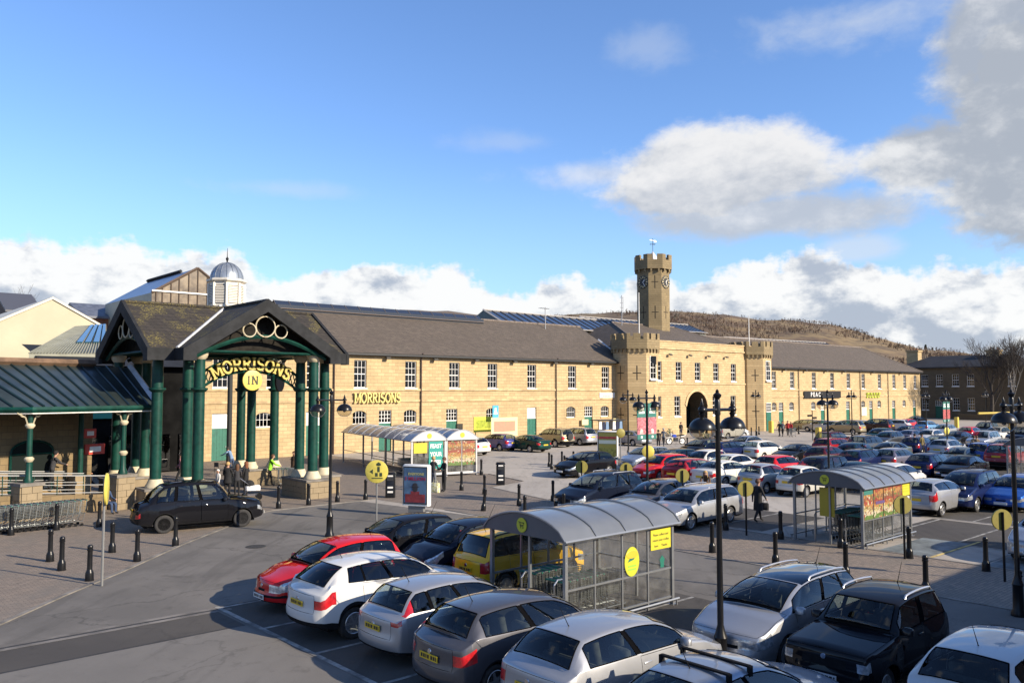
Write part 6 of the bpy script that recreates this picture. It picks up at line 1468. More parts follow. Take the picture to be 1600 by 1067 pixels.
car_type('taxi', base='saloon', L=4.58, W=1.78, H=1.80, wb=2.89, fo=.78, r=.345, gap=.06, sill=.30, zb0=.92, zb1=1.10, zbr=1.14, zt=1.06, sc=1.28, sr=1.78, sk=3.62, sb=4.22, sC=3.80, gend=4.0, yr=.61, cv=.04, crown=.07, hoodc=.12, rr=.10,
         shz=[(0, .74), (.03, .82), (.1, .88), (.2, .92), (.8, 1.05), (1.28, 1.10), (3.8, 1.14), (4.3, 1.06), (4.5, .98), (4.58, .86)], pillars=[(2.28, 2.40), (3.22, 3.34)], doors=[(1.34, 2.34), (2.34, 3.28)], hl=(.55, .86, .18, .60), tl=(.40, .72, .16, .70), grille=[(.44, .86, .40)], wheel='steel', plz=(.45, .86), flare=.03, planr=[(0, .80), (.03, .86), (.08, .9), (.18, .94), (.34, .97), (.7, 1), (1, 1)], plan=[(0, .74), (.03, .80), (.08, .85), (.18, .9), (.34, .94), (.7, .985), (1.1, 1)])
car_type('yaris', base='citycar', L=3.62, W=1.66, H=1.50, wb=2.37, fo=.68, r=.28, zb0=.78, zb1=1.0, zbr=1.05, zt=.96, sc=.92, sr=1.66, sk=3.18, sb=3.50, sC=3.20, yr=.56, pillars=[(2.06, 2.16)], doors=[(1.02, 2.11)], hl=(.60, .99, .46, .50), bump_trim=(.24, .50), grille=[(.58, .74, .28)])
# ---------------------------------------------------------------- bollards
M_CAST = mat('black_cast_iron', (.008, .008, .009), .3, var=.2, vscale=6, spec=.3)
bol = thing('bollard', 'x', 'bollard', (0, 0, 0)); b = MB()
b.lathe([(.118, 0), (.118, .04), (.112, .22), (.10, .26), (.080, .30), (.072, .34), (.068, .84), (.082, .85), (.082, .89), (.070, .90), (.078, .93), (.076, .97), (.05, 1.01), (.001, 1.02)], 14); b.build('post', M_CAST, bol, 35)
b = MB(); b.lathe([(.128, 0), (.128, .03), (.122, .035)], 14); b.build('foot', M_CAST, bol, 35)
GA = 'black cast iron bollards along the pavement edge'
BL = [(139.5, 907, 'black bollard nearest the road on the left paving'), (96, 891, 'second black bollard from the road on the left paving'), (78, 877, 'third black bollard from the road on the left paving'), (175, 863, 'black bollard right behind the yellow pole sign on the left paving'), (214, 877, 'black bollard between the pole sign and the taxi shadow'), (274, 853, 'black bollard standing before the rear wheel of the black taxi'), (17, 836, 'black bollard in front of the trolley row at the left edge'), (88, 828, 'black bollard in front of the middle of the left trolley row'), (155, 823, 'black bollard at the right end of the left trolley row'),
      (435, 794, 'black bollard right of the black taxi, first of the portico row'), (482, 789, 'black bollard in front of the portico stone plinth'), (527, 784, 'black bollard just right of the portico stone plinth'), (571, 781, 'black bollard left of the yellow round direction sign'),
      (721, 766, 'black bollard in front of the food poster shelter'), (757, 772, 'black bollard right of the shelter food poster'), (752, 742, 'black bollard behind the corner of the food poster shelter'), (755, 798, 'leaning black bollard on the path beyond the black hatchback'), (811, 790, 'black bollard in the path beside the lone bin'), (864, 783, 'black bollard left of the black people carrier shadow'), (820, 812, 'black bollard behind the roof of the near trolley shelter'), (881, 808, 'short topped black bollard showing over the near shelter roof'),
      (858, 729, 'black bollard in the far left pair by the crossing'), (862, 733, 'nearer black bollard of the far left pair by the crossing'), (878, 727, 'farther black bollard of the middle pair by the crossing'), (882, 735, 'nearer black bollard of the middle pair by the crossing'), (896, 727, 'farther black bollard of the right pair by the crossing'), (899, 737, 'nearer black bollard of the right pair by the crossing'),
      (1113, 863, 'front row bollard just left of the tall near lamp post'), (1212, 882, 'front row bollard left of the right trolley shelter'), (1322, 902, 'front row bollard before the corner of the right trolley shelter'), (1447, 927, 'front row bollard behind the dark jeep'), (1594, 955, 'front row bollard at the right edge of the photo'),
      (1134, 828, 'back row bollard beside the silver estate front wheel'), (1220, 842, 'back row bollard left of the right trolley shelter'), (1314, 856, 'back row bollard in front of the right shelter trolleys'), (1421, 872, 'back row bollard right of the right trolley shelter'), (1541, 892, 'back row bollard before the silver car at the right edge')]
for i, (px, py, lab) in enumerate(BL):
    p = at(px, py)
    if i == 0: bol.location = p; bol['label'] = lab; bol['group'] = GA; o = bol
    else: o = dup(bol, p, random.uniform(0, 3), lab, GA)
    if 'leaning' in lab: o.rotation_euler = (R_(3), R_(5), 0)
for px, py, lab in ((1074, 700, 'short black bollard before the dark archway'), (1127, 690, 'black bollard right of the archway'), (1163, 684, 'black bollard at the right gatehouse turret'), (1174, 681, 'second black bollard at the right gatehouse turret'), (1186, 679, 'black bollard by the turret door'), (1248, 678, 'black bollard by the beige estate car')):
    dup(bol, at(px, py), 0, lab, GA)
# ---------------------------------------------------------------- lamp posts
M_BOWL = glass('lamp_bowl', (.80, .78, .72), 2.2, .03); M_REFL = mat('lamp_reflector', (.55, .53, .48), .3, .6)
def lamp(px, py, h, arm, rad, lab, single=0, rz=0.0, banners=False, sc=1.0):
    p = at(px, py); t = thing('street_lamp', lab, 'lamp post', tuple(p), rz, 'twin headed lamp posts in the car park')
    top = h + .07; zA = top - .40
    b = MB(); b.lathe([(.17, 0), (.17, .08), (.125, .16), (.115, .70), (.13, .75), (.09, .86), (.06, .98), (.052, h * .6), (.045, zA - .1)], 14); b.build('pole', M_CAST, t, 35)
    b = MB(); b.lathe([(.058, zA - .1), (.058, zA + .16), (.04, zA + .20), (.075, zA + .25), (.08, zA + .29), (.03, zA + .33), (.035, zA + .36), (.001, top)], 12); b.build('finial', M_CAST, t, 35)
    b = MB(); b.tube([(-arm - .05, 0, zA), (arm + .05, 0, zA)], .032, 7); b.build('cross_arm', M_CAST, t, 50)
    for s in (-1, 1):
        zz = zA - .12; Mx = Matrix.Translation((s * arm, 0, zz)); b = MB()
        prof = [(rad * 1.07, -rad * 1.0), (rad * 1.07, -rad * .95), (rad, -rad * .93)] + [(rad * math.cos(R_(q)), -rad * .93 + rad * .86 * math.sin(R_(q))) for q in range(10, 81, 14)] + [(.045, 0), (.06, .05), (.03, .08)]
        b.lathe(prof, 22, 0, Mx); b.lathe([(.07, .08), (.085, .12), (.07, .16), (.035, .19), (.04, .22), (.001, .34)], 10, 0, Mx); hd = b.build('lamp_head', M_CAST, t, 40)
        b = MB(); b.lathe([(rad * .97, -rad * 1.0)] + [(rad * .97 * math.cos(R_(q)), -rad * 1.0 - rad * .80 * math.sin(R_(q))) for q in range(12, 91, 13)], 22, 0, Mx); b.build('glass_bowl', M_BOWL, hd, 60)
        b = MB(); b.lathe([(rad * .80, -rad * .96), (rad * .4, -rad * .6), (.01, -rad * .55)], 16, 0, Mx); b.lathe([(.04, -rad * .7), (.05, -rad * 1.1), (.02, -rad * 1.2)], 10, 0, Mx); b.build('reflector', M_REFL, hd, 60)
    return t
lamp(1127, 1058, 5.35, .50, .25, 'tall near black twin lamp post with clear glass bowls rising past the archway', rz=0.0)
lamp(515, 838, 5.35, .56, .285, 'black twin lamp post standing before the portico columns', rz=0.0)
L3 = lamp(1012, 796, 5.35, .56, .285, 'black twin lamp post hung with two green and pink banners', rz=0.0)
lamp(1592, 962, 5.35, .56, .285, 'black lamp post at the right edge of the photo', rz=0.0)
lamp(1296, 772, 5.35, .56, .285, 'black twin lamp post behind the right trolley shelter', rz=0.0)
lamp(982, 722, 5.35, .56, .285, 'black twin lamp post against the left gatehouse turret', rz=0.0)
lamp(1182, 684, 5.35, .56, .285, 'black twin lamp post before the right gatehouse turret', rz=0.0)
lamp(1332, 690, 5.35, .56, .285, 'black twin lamp post before the shop signs of the right wing', rz=0.0)
lamp(1481, 716, 5.35, .56, .285, 'black twin lamp post with striped banners by the black saloon', rz=0.0)
lamp(1448, 682, 5.35, .56, .285, 'pale topped lamp post against the dark far range', rz=0.0); lamp(1541, 668, 5.35, .56, .285, 'lamp post before the bare tree', rz=0.0)
M_BTEAL = mat('banner_teal', (.025, .15, .125), .6); M_BPINK = mat('banner_pink', (.42, .13, .15), .6, var=.6, vscale=9); M_BRED = mat('banner_red', (.34, .07, .07), .6, var=.6, vscale=7); M_BWHT = mat('banner_white', (.72, .70, .66), .6)
def banner(px, py, h0, side, lab, pinkm, far=False):
    p = at(px, py); t = thing('lamp_banner', lab, 'banner', tuple(p), 0.0); x0, x1 = (.09, .68) if side > 0 else (-.68, -.09)
    for z0, z1, m_ in ((h0, h0 + .24, M_BTEAL), (h0 + .245, h0 + 1.0, pinkm), (h0 + 1.005, h0 + 1.65, M_BTEAL)):
        b = MB(); b.box(x0, -.012, z0, x1, .012, z1); b.build('panel', m_, t)
    for z, w in ((h0 + 1.40, .34), (h0 + 1.24, .42), (h0 + .13, .12)):
        b = MB(); xm = (x0 + x1) / 2; b.box(xm - w / 2, -.016, z - .06, xm + w / 2, .016, z + .045); b.build('print', M_BWHT, t)
    if not far:
        b = MB(); xm = (x0 + x1) / 2; b.lathe([(.001, .20), (.12, .12), (.14, 0), (.10, -.10), (.16, -.17), (.22, -.30), (.24, -.50), (.001, -.50)], 14, 0, Matrix.Translation((xm, 0, h0 + .76)) @ Matrix.Scale(.06, 4, (0, 1, 0))); b.build('print', mat('banner_figure', (.60, .42, .38), .6, var=.5, vscale=6), t)
    for z in (h0 + .02, h0 + 1.63): b = MB(); b.tube([(0, 0, z), (x1 if side > 0 else x0, 0, z)], .02, 4); b.build('bracket', M_CAST, t)
banner(1012, 796, 3.15, -1, 'left green and pink banner on the central lamp post', M_BPINK); banner(1012, 796, 3.15, 1, 'right green and pink banner on the central lamp post', M_BPINK)
banner(1481, 716, 2.85, -1, 'left red and green banner on the lamp post by the far range', M_BRED, True); banner(1481, 716, 2.85, 1, 'right red and green banner on the lamp post by the far range', M_BRED, True)
# ---------------------------------------------------------------- round yellow signs on poles
M_SIGNY = mat('sign_pale_yellow', (.60, .50, .09), .5, var=.12, vscale=3); M_SIGNB = mat('sign_back_olive', (.26, .22, .045), .6, var=.15, vscale=3); M_POLE = mat('galvanised_pole', (.22, .22, .215), .5, .4); M_INK = mat('sign_ink', (.03, .045, .02), .6)
def disc_sign(px, py, zc, r, rz, lab, front=True, pole=None, arrow=False):
    p = at(px, py); t = thing('round_sign', lab, 'sign', tuple(p), rz); b = MB(); b.tube([(0, .03, 0), (0, .03, zc + r * .75)], .035, 7); b.build('pole', pole or M_CAST, t)
    b = MB(); b.lathe([(r, -.02), (r, .02), (r * .96, .03), (.001, .03)], 26, 0, Matrix.Translation((0, -.02, zc)) @ Matrix.Rotation(R_(90), 4, 'X')); b.build('disc', M_SIGNY if front else M_SIGNB, t, 50)
    b = MB(); b.lathe([(r * .98, 0), (r * .98, .006), (.001, .006)], 26, 0, Matrix.Translation((0, .0, zc)) @ Matrix.Rotation(R_(-90), 4, 'X')); b.build('disc_back', M_SIGNB, t, 50)
    if arrow:
        b = MB(); q = r; b.prism([(-.62 * q, zc), (-.32 * q, zc + .22 * q), (-.32 * q, zc - .22 * q)], -.056, -.052, 'y'); b.build('arrow', M_INK, t)
        b = MB(); b.lathe([(.001, .16), (.09 * q / .45, .10), (.09 * q / .45, .02), (.001, 0)], 10, 0, Matrix.Translation((.08, -.054, zc + .14 * q / .45 + .08)) @ Matrix.Scale(.05, 4, (0, 1, 0))); b.box(.08 - .05, -.056, zc - .02, .08 + .05, -.052, zc + .2); b.build('person_symbol', M_INK, t)
        for x in (-.06, .12): b = MB(); b.box(x, -.056, zc - .20, x + .11, -.052, zc - .05); b.build('case_symbol', M_INK, t)
        b = MB(); b.box(-.2, -.056, zc - .29, .25, -.052, zc - .25); b.build('lettering', M_INK, t)
    return t
disc_sign(588, 815, 2.05, .47, R_(-42), 'round pale yellow sign with arrow and luggage symbols on a pole', True, M_POLE, True)
disc_sign(161, 915, 2.65, .44, R_(68), 'yellow disc sign seen nearly edge on above the left bollards', True, M_POLE)
for px, py, lab in ((909, 786, 'olive backed disc sign left of the black people carrier'), (979, 791, 'olive backed disc sign in front of the black people carrier'), (1067, 806, 'olive backed disc sign before the silver estate bonnet'), (1166, 836, 'olive backed disc sign beside the man in the black coat'), (1413, 873, 'olive backed disc sign in front of the right trolley shelter'), (1569, 908, 'olive backed disc sign at the right edge before the silver hatchback')):
    disc_sign(px, py, 1.72, .30, R_(142), lab, False)
disc_sign(970, 735, 2.5, .31, R_(-30), 'round olive sign on a pale pole behind the advertising panel', False, M_POLE)
disc_sign(1013, 748, 1.65, .38, R_(-40), 'large pale yellow round sign behind the banner lamp post', True); disc_sign(1480, 704, 1.76, .33, R_(-20), 'pale yellow sign on the striped banner lamp post', True)
def panel_sign(px, py, w, z0, z1, m_, lab, rz=R_(0), legs=True, txt=None, m2=None):
    p = at(px, py); t = thing('panel_sign', lab, 'sign', tuple(p), rz); b = MB(); b.box(-w, -.04, z0, w, .03, z1); b.build('board', m_, t)
    if legs:
        for x in (-w * .8, w * .8): b = MB(); b.tube([(x, .05, 0), (x, .05, z1 - .1)], .04, 6); b.build('leg', M_CAST, t)
    if m2: b = MB(); b.box(-w * .8, -.05, z0 + (z1 - z0) * .25, w * .8, -.043, z1 - (z1 - z0) * .2); b.build('print', m2, t)
M_LIME = mat('lime_board', (.55, .56, .05), .5); M_OLIV = mat('olive_print', (.28, .33, .02), .6, var=.3, vscale=4); M_FOODP = mat('food_print', (.60, .35, .12), .5, var=.6, vscale=5, col2=(.62, .16, .06))
panel_sign(757, 700, 1.3, 1.5, 2.9, M_LIME, 'lime yellow board on two legs before the wing wall', m2=M_OLIV)
t = thing('panel_sign', 'blue parking symbol sign on a post before the wing wall', 'sign', tuple(at(774, 700))); b = MB(); b.tube([(0, .04, 0), (0, .04, 3.4)], .04, 6); b.build('pole', M_CAST, t); b = MB(); b.box(-.36, -.03, 2.75, .36, .03, 3.95); b.build('board', mat('sign_blue', (.06, .35, .60), .5), t); b = MB(); b.lathe([(.001, .35), (.12, .28), (.10, .12), (.25, -.25), (.001, -.3)], 12, 0, Matrix.Translation((0, -.035, 3.4)) @ Matrix.Scale(.05, 4, (0, 1, 0))); b.build('symbol', M_WHITE, t)
panel_sign(788, 702, 1.6, 1.2, 2.9, mat('pale_yellow_board', (.66, .60, .32), .5), 'pale yellow food board on a post left of the panelled door', m2=mat('food_faded', (.62, .48, .30), .6, var=.5, vscale=3, col2=(.55, .22, .14)))
for x, y, lab in ((54.0, 61.6, 'yellow food hoarding fixed low on the wing wall'), (66.0, 61.7, 'small yellow notice under the arched window'), (71.0, 61.6, 'green and yellow notice by the last green door')):
    t = thing('wall_notice', lab, 'notice', (x, y, 0)); b = MB(); w = 1.9 if 'hoard' in lab else .5; b.box(-w, -.05, 1.6, w, .05, 2.7 if w > 1 else 2.2); b.build('board', MATS['pale_yellow_board'], t)
# ---------------------------------------------------------------- advertising panels and bins
M_PWH = mat('panel_white', (.66, .66, .64), .4); M_PFR = mat('panel_frame', (.03, .03, .032), .4)
def totem(p, rz, lab, w, h, z0, posterm, dep=.32, bands=()):
    t = thing('advertising_panel', lab, 'advertising panel', tuple(p), rz); b = MB(); rbox(b, -w, -dep / 2, z0, w, dep / 2, z0 + h, .06); b.build('case', M_PWH, t, 40); b = MB(); b.box(-.35, -dep / 2 + .05, 0, .35, dep / 2 - .05, z0 + .02); b.build('foot', M_POLE, t)
    b = MB(); b.box(-w + .06, -dep / 2 - .014, z0 + .08, w - .06, -dep / 2 + .01, z0 + h - .08); b.build('frame', M_PFR, t); b = MB(); b.box(-w + .10, -dep / 2 - .02, z0 + .13, w - .10, -dep / 2 - .012, z0 + h - .13); po = b.build('poster', posterm, t)
    for k, (x0, x1, za, zb, m_) in enumerate(bands): b = MB(); b.box(x0, -dep / 2 - .027 - .001 * k, z0 + za, x1, -dep / 2 - .0205, z0 + zb); b.build('print', m_, po)
    return t
rzT = R_(-20)
PB1 = mat('poster_blue', (.07, .14, .24), .35, var=.3, vscale=2, coat=.5); PB2 = mat('poster_dark_red', (.22, .03, .035), .5, var=.3, vscale=5); PB3 = mat('poster_figure', (.03, .028, .035), .6); PBY = mat('poster_olive', (.30, .27, .05), .5, var=.4, vscale=3, col2=(.16, .17, .05), coat=.5)
tt = totem(at(651, 806), R_(-60), 'white advertising panel with a blue poster reading 3 MILLION beside the black hatchback', .62, 1.75, .45, PB1, .32, ((-.46, .46, .15, .5, PB2), (-.20, .20, .45, .62, PB2)))
text('lettering', '3 MILLION', .21, mat('poster_maroon', (.30, .02, .06), .5), tt, (0, -.186, 1.60), FRONT, .003, .004); text('lettering', 'EVERYONE', .15, mat('poster_pale', (.50, .47, .18), .5), tt, (.04, -.186, 1.80), FRONT, .003, .003)
b = MB(); b.lathe([(.001, .20), (.10, .16), (.13, .05), (.24, .04), (.13, .02), (.12, -.1), (.06, -.17), (.001, -.18)], 14, 0, Matrix.Translation((0, -.19, 1.23)) @ Matrix.Scale(.04, 4, (0, 1, 0))); b.build('figure_print', PB3, tt)
totem(at(950, 730), R_(-58), 'advertising panel with an olive landscape poster by the bicycle hoops', .72, 2.0, .55, PBY, .34, ((-.6, .6, .25, .8, mat('poster_field', (.12, .13, .03), .6, var=.5, vscale=6)), (-.6, .6, 1.1, 1.35, mat('poster_sky', (.30, .36, .36), .6)), (-.6, .6, 1.45, 1.6, PB2)))
def litter_bin(px, py, lab):
    t = thing('litter_bin', lab, 'bin', tuple(at(px, py)), R_(-38)); b = MB(); rbox(b, -.24, -.24, 0, .24, .24, 1.15, .06); b.build('body', M_CAST, t, 40); b = MB(); rbox(b, -.27, -.27, 1.15, .27, .27, 1.28, .08); b.build('lid', M_CAST, t, 40); b = MB(); b.box(-.16, -.25, .86, .16, -.241, 1.06); b.build('opening', M_PFR, t)
    for z in (1.10, .52, .3): b = MB(); b.box(-.13, -.25, z - .04, .14, -.242, z + .05); b.build('label', M_BWHT, t)
litter_bin(610, 777, 'black litter bin right of the round yellow direction sign'); litter_bin(782, 757, 'black litter bin standing alone by the wide roadway')
t = thing('parcel_pillar', 'short black iron pillar by the right stone pier', 'bollard', tuple(at(192, 788))); b = MB(); b.lathe([(.17, 0), (.15, .1), (.10, .2), (.09, .75), (.20, .9), (.22, 1.05), (.08, 1.15), (.001, 1.25)], 12); b.build('post', M_CAST, t, 40)
# bicycle hoops
M_STEEL = mat('stainless_steel', (.50, .50, .50), .28, .9)
for px, py, lab in ((942, 735, 'left stainless bicycle hoop by the advertising panel'), (972, 731, 'right stainless bicycle hoop by the advertising panel'), (989, 728, 'small stainless hoop behind the bicycle hoops')):
    t = thing('bicycle_hoop', lab, 'bicycle hoop', tuple(at(px, py)), R_(-25), 'stainless bicycle hoops'); b = MB(); w = .62 if 'small' not in lab else .2; b.tube([(-w, 0, 0), (-w, 0, .62), (-w * .9, 0, .74), (-w * .75, 0, .80), (w * .75, 0, .80), (w * .9, 0, .74), (w, 0, .62), (w, 0, 0)], .03, 7); b.build('hoop', M_STEEL, t, 60)
# ---------------------------------------------------------------- shopping trolleys
M_WIRE = mat('trolley_wire', (.22, .235, .235), .4, .6); M_HGRN = mat('trolley_handle_green', (.015, .14, .10), .45)
def trolley_meshes():
    b = MB(); T = lambda *p: b.tube(p, .006, 3, caps=False)
    P = lambda u, v, w: ((.02 + .78 * u), (v - .5) * (.56 - .12 * u), .50 + w * (.52 - .06 * u) + .0 * u)
    for k in range(10):
        w = k / 9
        for v in (0, 1): T(P(0, v, w), P(1, v, w))
        T(P(1, 0, w), P(1, 1, w))
    for k in range(11):
        u = k / 10
        for v in (0, 1): T(P(u, v, 0), P(u, v, 1))
        T(P(u, 0, 0), P(u, 1, 0))
    for k in range(7): T(P(0, k / 6, 0), P(1, k / 6, 0)); T(P(1, k / 6, 0), P(1, k / 6, 1)); T(P(0, k / 6, 0), P(0, k / 6, .9))
    b.tube([P(0, 0, 1), P(1, 0, 1), P(1, 1, 1), P(0, 1, 1)], .012, 4, closed=True)
    ch = MB(); 
    for s in (-1, 1): ch.tube([(-.06, s * .28, 1.0), (-.02, s * .27, .55), (.06, s * .26, .20), (.86, s * .17, .16)], .014, 5); ch.tube([(.0, s * .27, .50), (.62, s * .20, .22)], .011, 4)
    ch.tube([(.06, -.26, .20), (.06, .26, .20)], .012, 4); ch.tube([(.86, -.17, .16), (.86, .17, .16)], .012, 4)
    hd = MB(); hd.tube([(-.07, -.29, 1.01), (-.07, .29, 1.01)], .024, 7)
    wh = MB(); wh.lathe([(.06, -.015), (.06, .015)], 10, 0, Matrix.Rotation(R_(90), 4, 'X'))
    return b.mesh('basket', M_WIRE), ch.mesh('chassis', M_WIRE), hd.mesh('handle', M_HGRN), wh.mesh('castor', BLK)
TM = trolley_meshes(); _tr0 = None
def trolley(x, y, rz, lab, group):
    global _tr0
    if _tr0 is None:
        t = thing('shopping_trolley', lab, 'shopping trolley', (x, y, 0), rz, group)
        for nm, me in zip(('basket', 'chassis', 'handle'), TM): obj(nm, me, t)
        for wx, wy in ((.08, -.25), (.08, .25), (.82, -.17), (.82, .17)): obj('castor', TM[3], t, (wx, wy, .06))
        _tr0 = t; return t
    return dup(_tr0, (x, y, 0), rz, lab, group)
def trolley_row(p0, p1, n, gap, lab, group, first=None, last=None):
    d = (Vector(p1) - Vector(p0)); d.normalize(); rz = math.atan2(d.y, d.x)
    for k in range(n):
        q = Vector(p0) + d * gap * k; l = lab if not ((k == 0 and first) or (k == n - 1 and last)) else (first if k == 0 else last)
        trolley(q.x, q.y, rz, l, group)
a, c = at(128, 820), at(-40, 838)
trolley_row((a.x, a.y), (c.x, c.y), 17, .22, 'wire trolley nested in the long row behind the left bollards', 'trolleys nested in the long left row', 'wire trolley at the right end of the long left row')
# ---------------------------------------------------------------- trolley shelters
M_ALU = mat('grey_aluminium', (.26, .27, .28), .38, .6, var=.1, vscale=2); M_POLY = glass('clear_sheet', (.84, .85, .84), 1.6, .05, .14); M_ROOFP = glass('smoked_roof_sheet', (.20, .21, .22), 1.2, .12)
M_GREYP = mat('grey_polycarbonate', (.16, .168, .175), .30, .1, var=.08, vscale=.8, coat=.5); M_ARCHP = mat('grey_end_panel', (.085, .09, .10), .5, var=.1, vscale=1)
M_STKY = mat('sticker_yellow', (.56, .48, .03), .5); M_STKG = mat('sticker_green', (.25, .48, .06), .5); M_STKL = mat('sticker_lime', (.46, .47, .03), .5)
def shelter(name_lab, x0, y0, L_, Wd, group, nbay=4, h=2.03, rise=.50, roofm=None, flip=False, endopen=True):
    """long axis +X from (x0,y0), depth Wd in +Y; front end faces -X"""
    t = thing('trolley_shelter', name_lab, 'trolley shelter', (x0, y0, 0), 0, group); bay = L_ / nbay; o = .16
    def arcpt(v): u = -1 + 2 * v; return (u * (Wd / 2 + o) + Wd / 2, h + rise * (1 - abs(u) ** 2.0) ** .5 * .62 + rise * .38 * (1 - u * u))
    NA = 14; arc = [arcpt(k / NA) for k in range(NA + 1)]
    for k in range(nbay):
        b = MB(); xa, xb = -o + (L_ + 2 * o) * k / nbay, -o + (L_ + 2 * o) * (k + 1) / nbay; n = NA + 1
        b.faces([(xa, y, z) for y, z in arc] + [(xb, y, z) for y, z in arc] + [(xa, y, z - .012) for y, z in arc] + [(xb, y, z - .012) for y, z in arc], [(i, n + i, n + i + 1, i + 1) for i in range(NA)] + [(2 * n + i, 2 * n + i + 1, 3 * n + i + 1, 3 * n + i) for i in range(NA)]); b.build('roof_sheet', roofm or M_GREYP, t, 60)
    for k in range(nbay + 1):
        x = -o + (L_ + 2 * o) * k / nbay; b = MB(); b.tube([(x, y, z + .012) for y, z in arc], .026, 5); b.build('roof_rib', M_ALU, t, 60)
    for s in (0, 1): b = MB(); y, z = arc[0] if s == 0 else arc[-1]; b.tube([(-o, y, z), (L_ + o, y, z)], .035, 5); b.build('eaves_rail', M_ALU, t)
    for x, xi in ((-o + .01, 0), (L_ + o - .01, 1)):
        b = MB(); b.poly([(x, y, z - .005) for y, z in arc] if xi else [(x, y, z - .005) for y, z in arc][::-1]); b.build('end_panel', M_ARCHP, t)
    b = MB(); b.lathe([(.17, 0), (.17, .012), (.001, .012)], 20, 0, Matrix.Translation((-o - .004, Wd / 2, h + rise * .45)) @ Matrix.Rotation(R_(-90), 4, 'Y')); st = b.build('trolley_sticker', M_STKL, t)
    b = MB(); q = lambda y, z: (-o - .018, Wd / 2 - y, h + rise * .45 + z); b.tube([q(-.10, .07), q(-.06, .07), q(-.04, -.03), q(.07, -.03)], .010, 4); b.tube([q(-.06, .055), q(.09, .055), q(.06, 0), q(-.045, 0)], .010, 4); b.tube([q(-.03, -.06), q(-.025, -.06)], .016, 5); b.tube([q(.05, -.06), q(.055, -.06)], .016, 5); b.build('trolley_symbol', M_INK, st)
    for y in (0, Wd):
        for k in range(nbay + 1):
            x = bay * k; b = MB(); w = .042 if k in (0, nbay) else .022; b.box(x - w, y - w, 0, x + w, y + w, h + .02); b.build('post', M_ALU, t)
            if k in (0, nbay): b = MB(); b.box(x - .10, y - .10, .0, x + .10, y + .10, .015); b.build('base_plate', M_ALU, t)
        for k in range(nbay):
            b = MB(); b.poly([(bay * k + .03, y, .22), (bay * (k + 1) - .03, y, .22), (bay * (k + 1) - .03, y, h - .02), (bay * k + .03, y, h - .02)]); b.build('side_sheet', M_POLY, t)
        for z in (.20, .92): b = MB(); b.box(.03, y - .02, z - .022, L_ - .03, y + .02, z + .022); b.build('side_rail', M_ALU, t)
        b = MB(); yy = -.14 if y == 0 else Wd + .14; b.tube([(-.05, yy, .16), (L_ + .1, yy, .16)], .03, 6); b.build('kick_rail', M_ALU, t)
        for k in range(0, nbay + 1, 2): b = MB(); b.tube([(bay * k, yy, 0), (bay * k, yy, .16)], .022, 5); b.build('kick_post', M_ALU, t)
    # end posts and back
    for y in (Wd * .46,): b = MB(); b.box(-.03, y - .03, 0, .03, y + .03, h + .1); b.build('post', M_ALU, t); b = MB(); b.box(L_ - .03, y - .03, 0, L_ + .03, y + .03, h + .1); b.build('post', M_ALU, t)
    for y0_, y1_ in ((.03, Wd * .44), (Wd * .48, Wd - .03)):
        b = MB(); b.poly([(L_, y0_, .22), (L_, y1_, .22), (L_, y1_, h - .02), (L_, y0_, h - .02)]); b.build('end_sheet', M_POLY, t); b = MB(); b.box(L_ - .02, y0_, .9, L_ + .02, y1_, .94); b.build('side_rail', M_ALU, t)
    return t
# near shelter
nA, nB = at(772, 828, 2.08), at(880, 849, 2.08); nC = at(1058, 819, 2.08)
NX, NY = 13.35, 13.10; NL, NW = 3.85, 2.5
sN = shelter('near grey vaulted trolley shelter with yellow stickers beside the yellow car', NX, NY, NL, NW, 'trolley shelters', 4)
b = MB(); b.box(2.98, -.035, 1.44, 3.77, -.02, 1.94); st = b.build('notice', M_STKY, sN)
for k, (s_, z) in enumerate((('Please collect and', 1.84), ('return your trolley', 1.71), ('here     Thanks', 1.57))): text('lettering', s_, .085, M_INK, st, (3.37, -.037, z - .04), FRONT, .001, .001)
b = MB(); b.lathe([(.27, 0), (.27, .01), (.001, .01)], 26, 0, Matrix.Translation((2.25, -.03, 1.28)) @ Matrix.Rotation(R_(90), 4, 'X') @ Matrix.Scale(1.3, 4, (0, 1, 0))); ov = b.build('oval_sticker', M_STKL, sN)
b = MB(); b.prism([(-.16, -.06), (.05, -.02), (.17, .10), (-.04, .07)], -.046, -.042, 'y'); o = b.build('sticker_print', M_HGRN, ov); o.location = (2.25, 0, 1.34); b = MB(); b.lathe([(.22, 0), (.20, .006), (.16, .006)], 20, 0, Matrix.Translation((2.25, -.041, 1.45)) @ Matrix.Rotation(R_(90), 4, 'X') @ Matrix.Scale(.45, 4, (0, 1, 0))); b.build('sticker_band', mat('sticker_orange', (.72, .40, .03), .5), ov)
for z in (1.16, 1.08): b = MB(); b.box(2.10, -.044, z, 2.40, -.041, z + .035); b.build('sticker_print', M_STKG, ov)
b = MB(); b.prism([(-.07, .0), (.07, 0), (.07, .12), (.10, .20), (0, .30), (-.10, .20), (-.07, .12)], -.034, -.030, 'y'); o = b.build('green_sticker', M_HGRN, sN); o.location = (3.42, 0, .98)
for y in (.5, 1.6):
    b = MB(); b.tube([(.15, y, 0), (.15, y, .95), (.25, y, 1.05), (.75, y, 1.05)], .025, 6); b.tube([(.55, y, 0), (.55, y, 1.05)], .02, 6); b.build('guide_rail', M_STEEL, sN)
trolley_row((NX + .35, NY + .62), (NX + 4, NY + .62), 7, .23, 'wire trolley nested in the near shelter row by the sunny side', 'trolleys in the near shelter', 'first wire trolley of the sunny row in the near shelter'); trolley_row((NX + .5, NY + 1.7), (NX + 4, NY + 1.7), 5, .23, 'wire trolley nested in the near shelter row by the yellow car', 'trolleys in the near shelter')
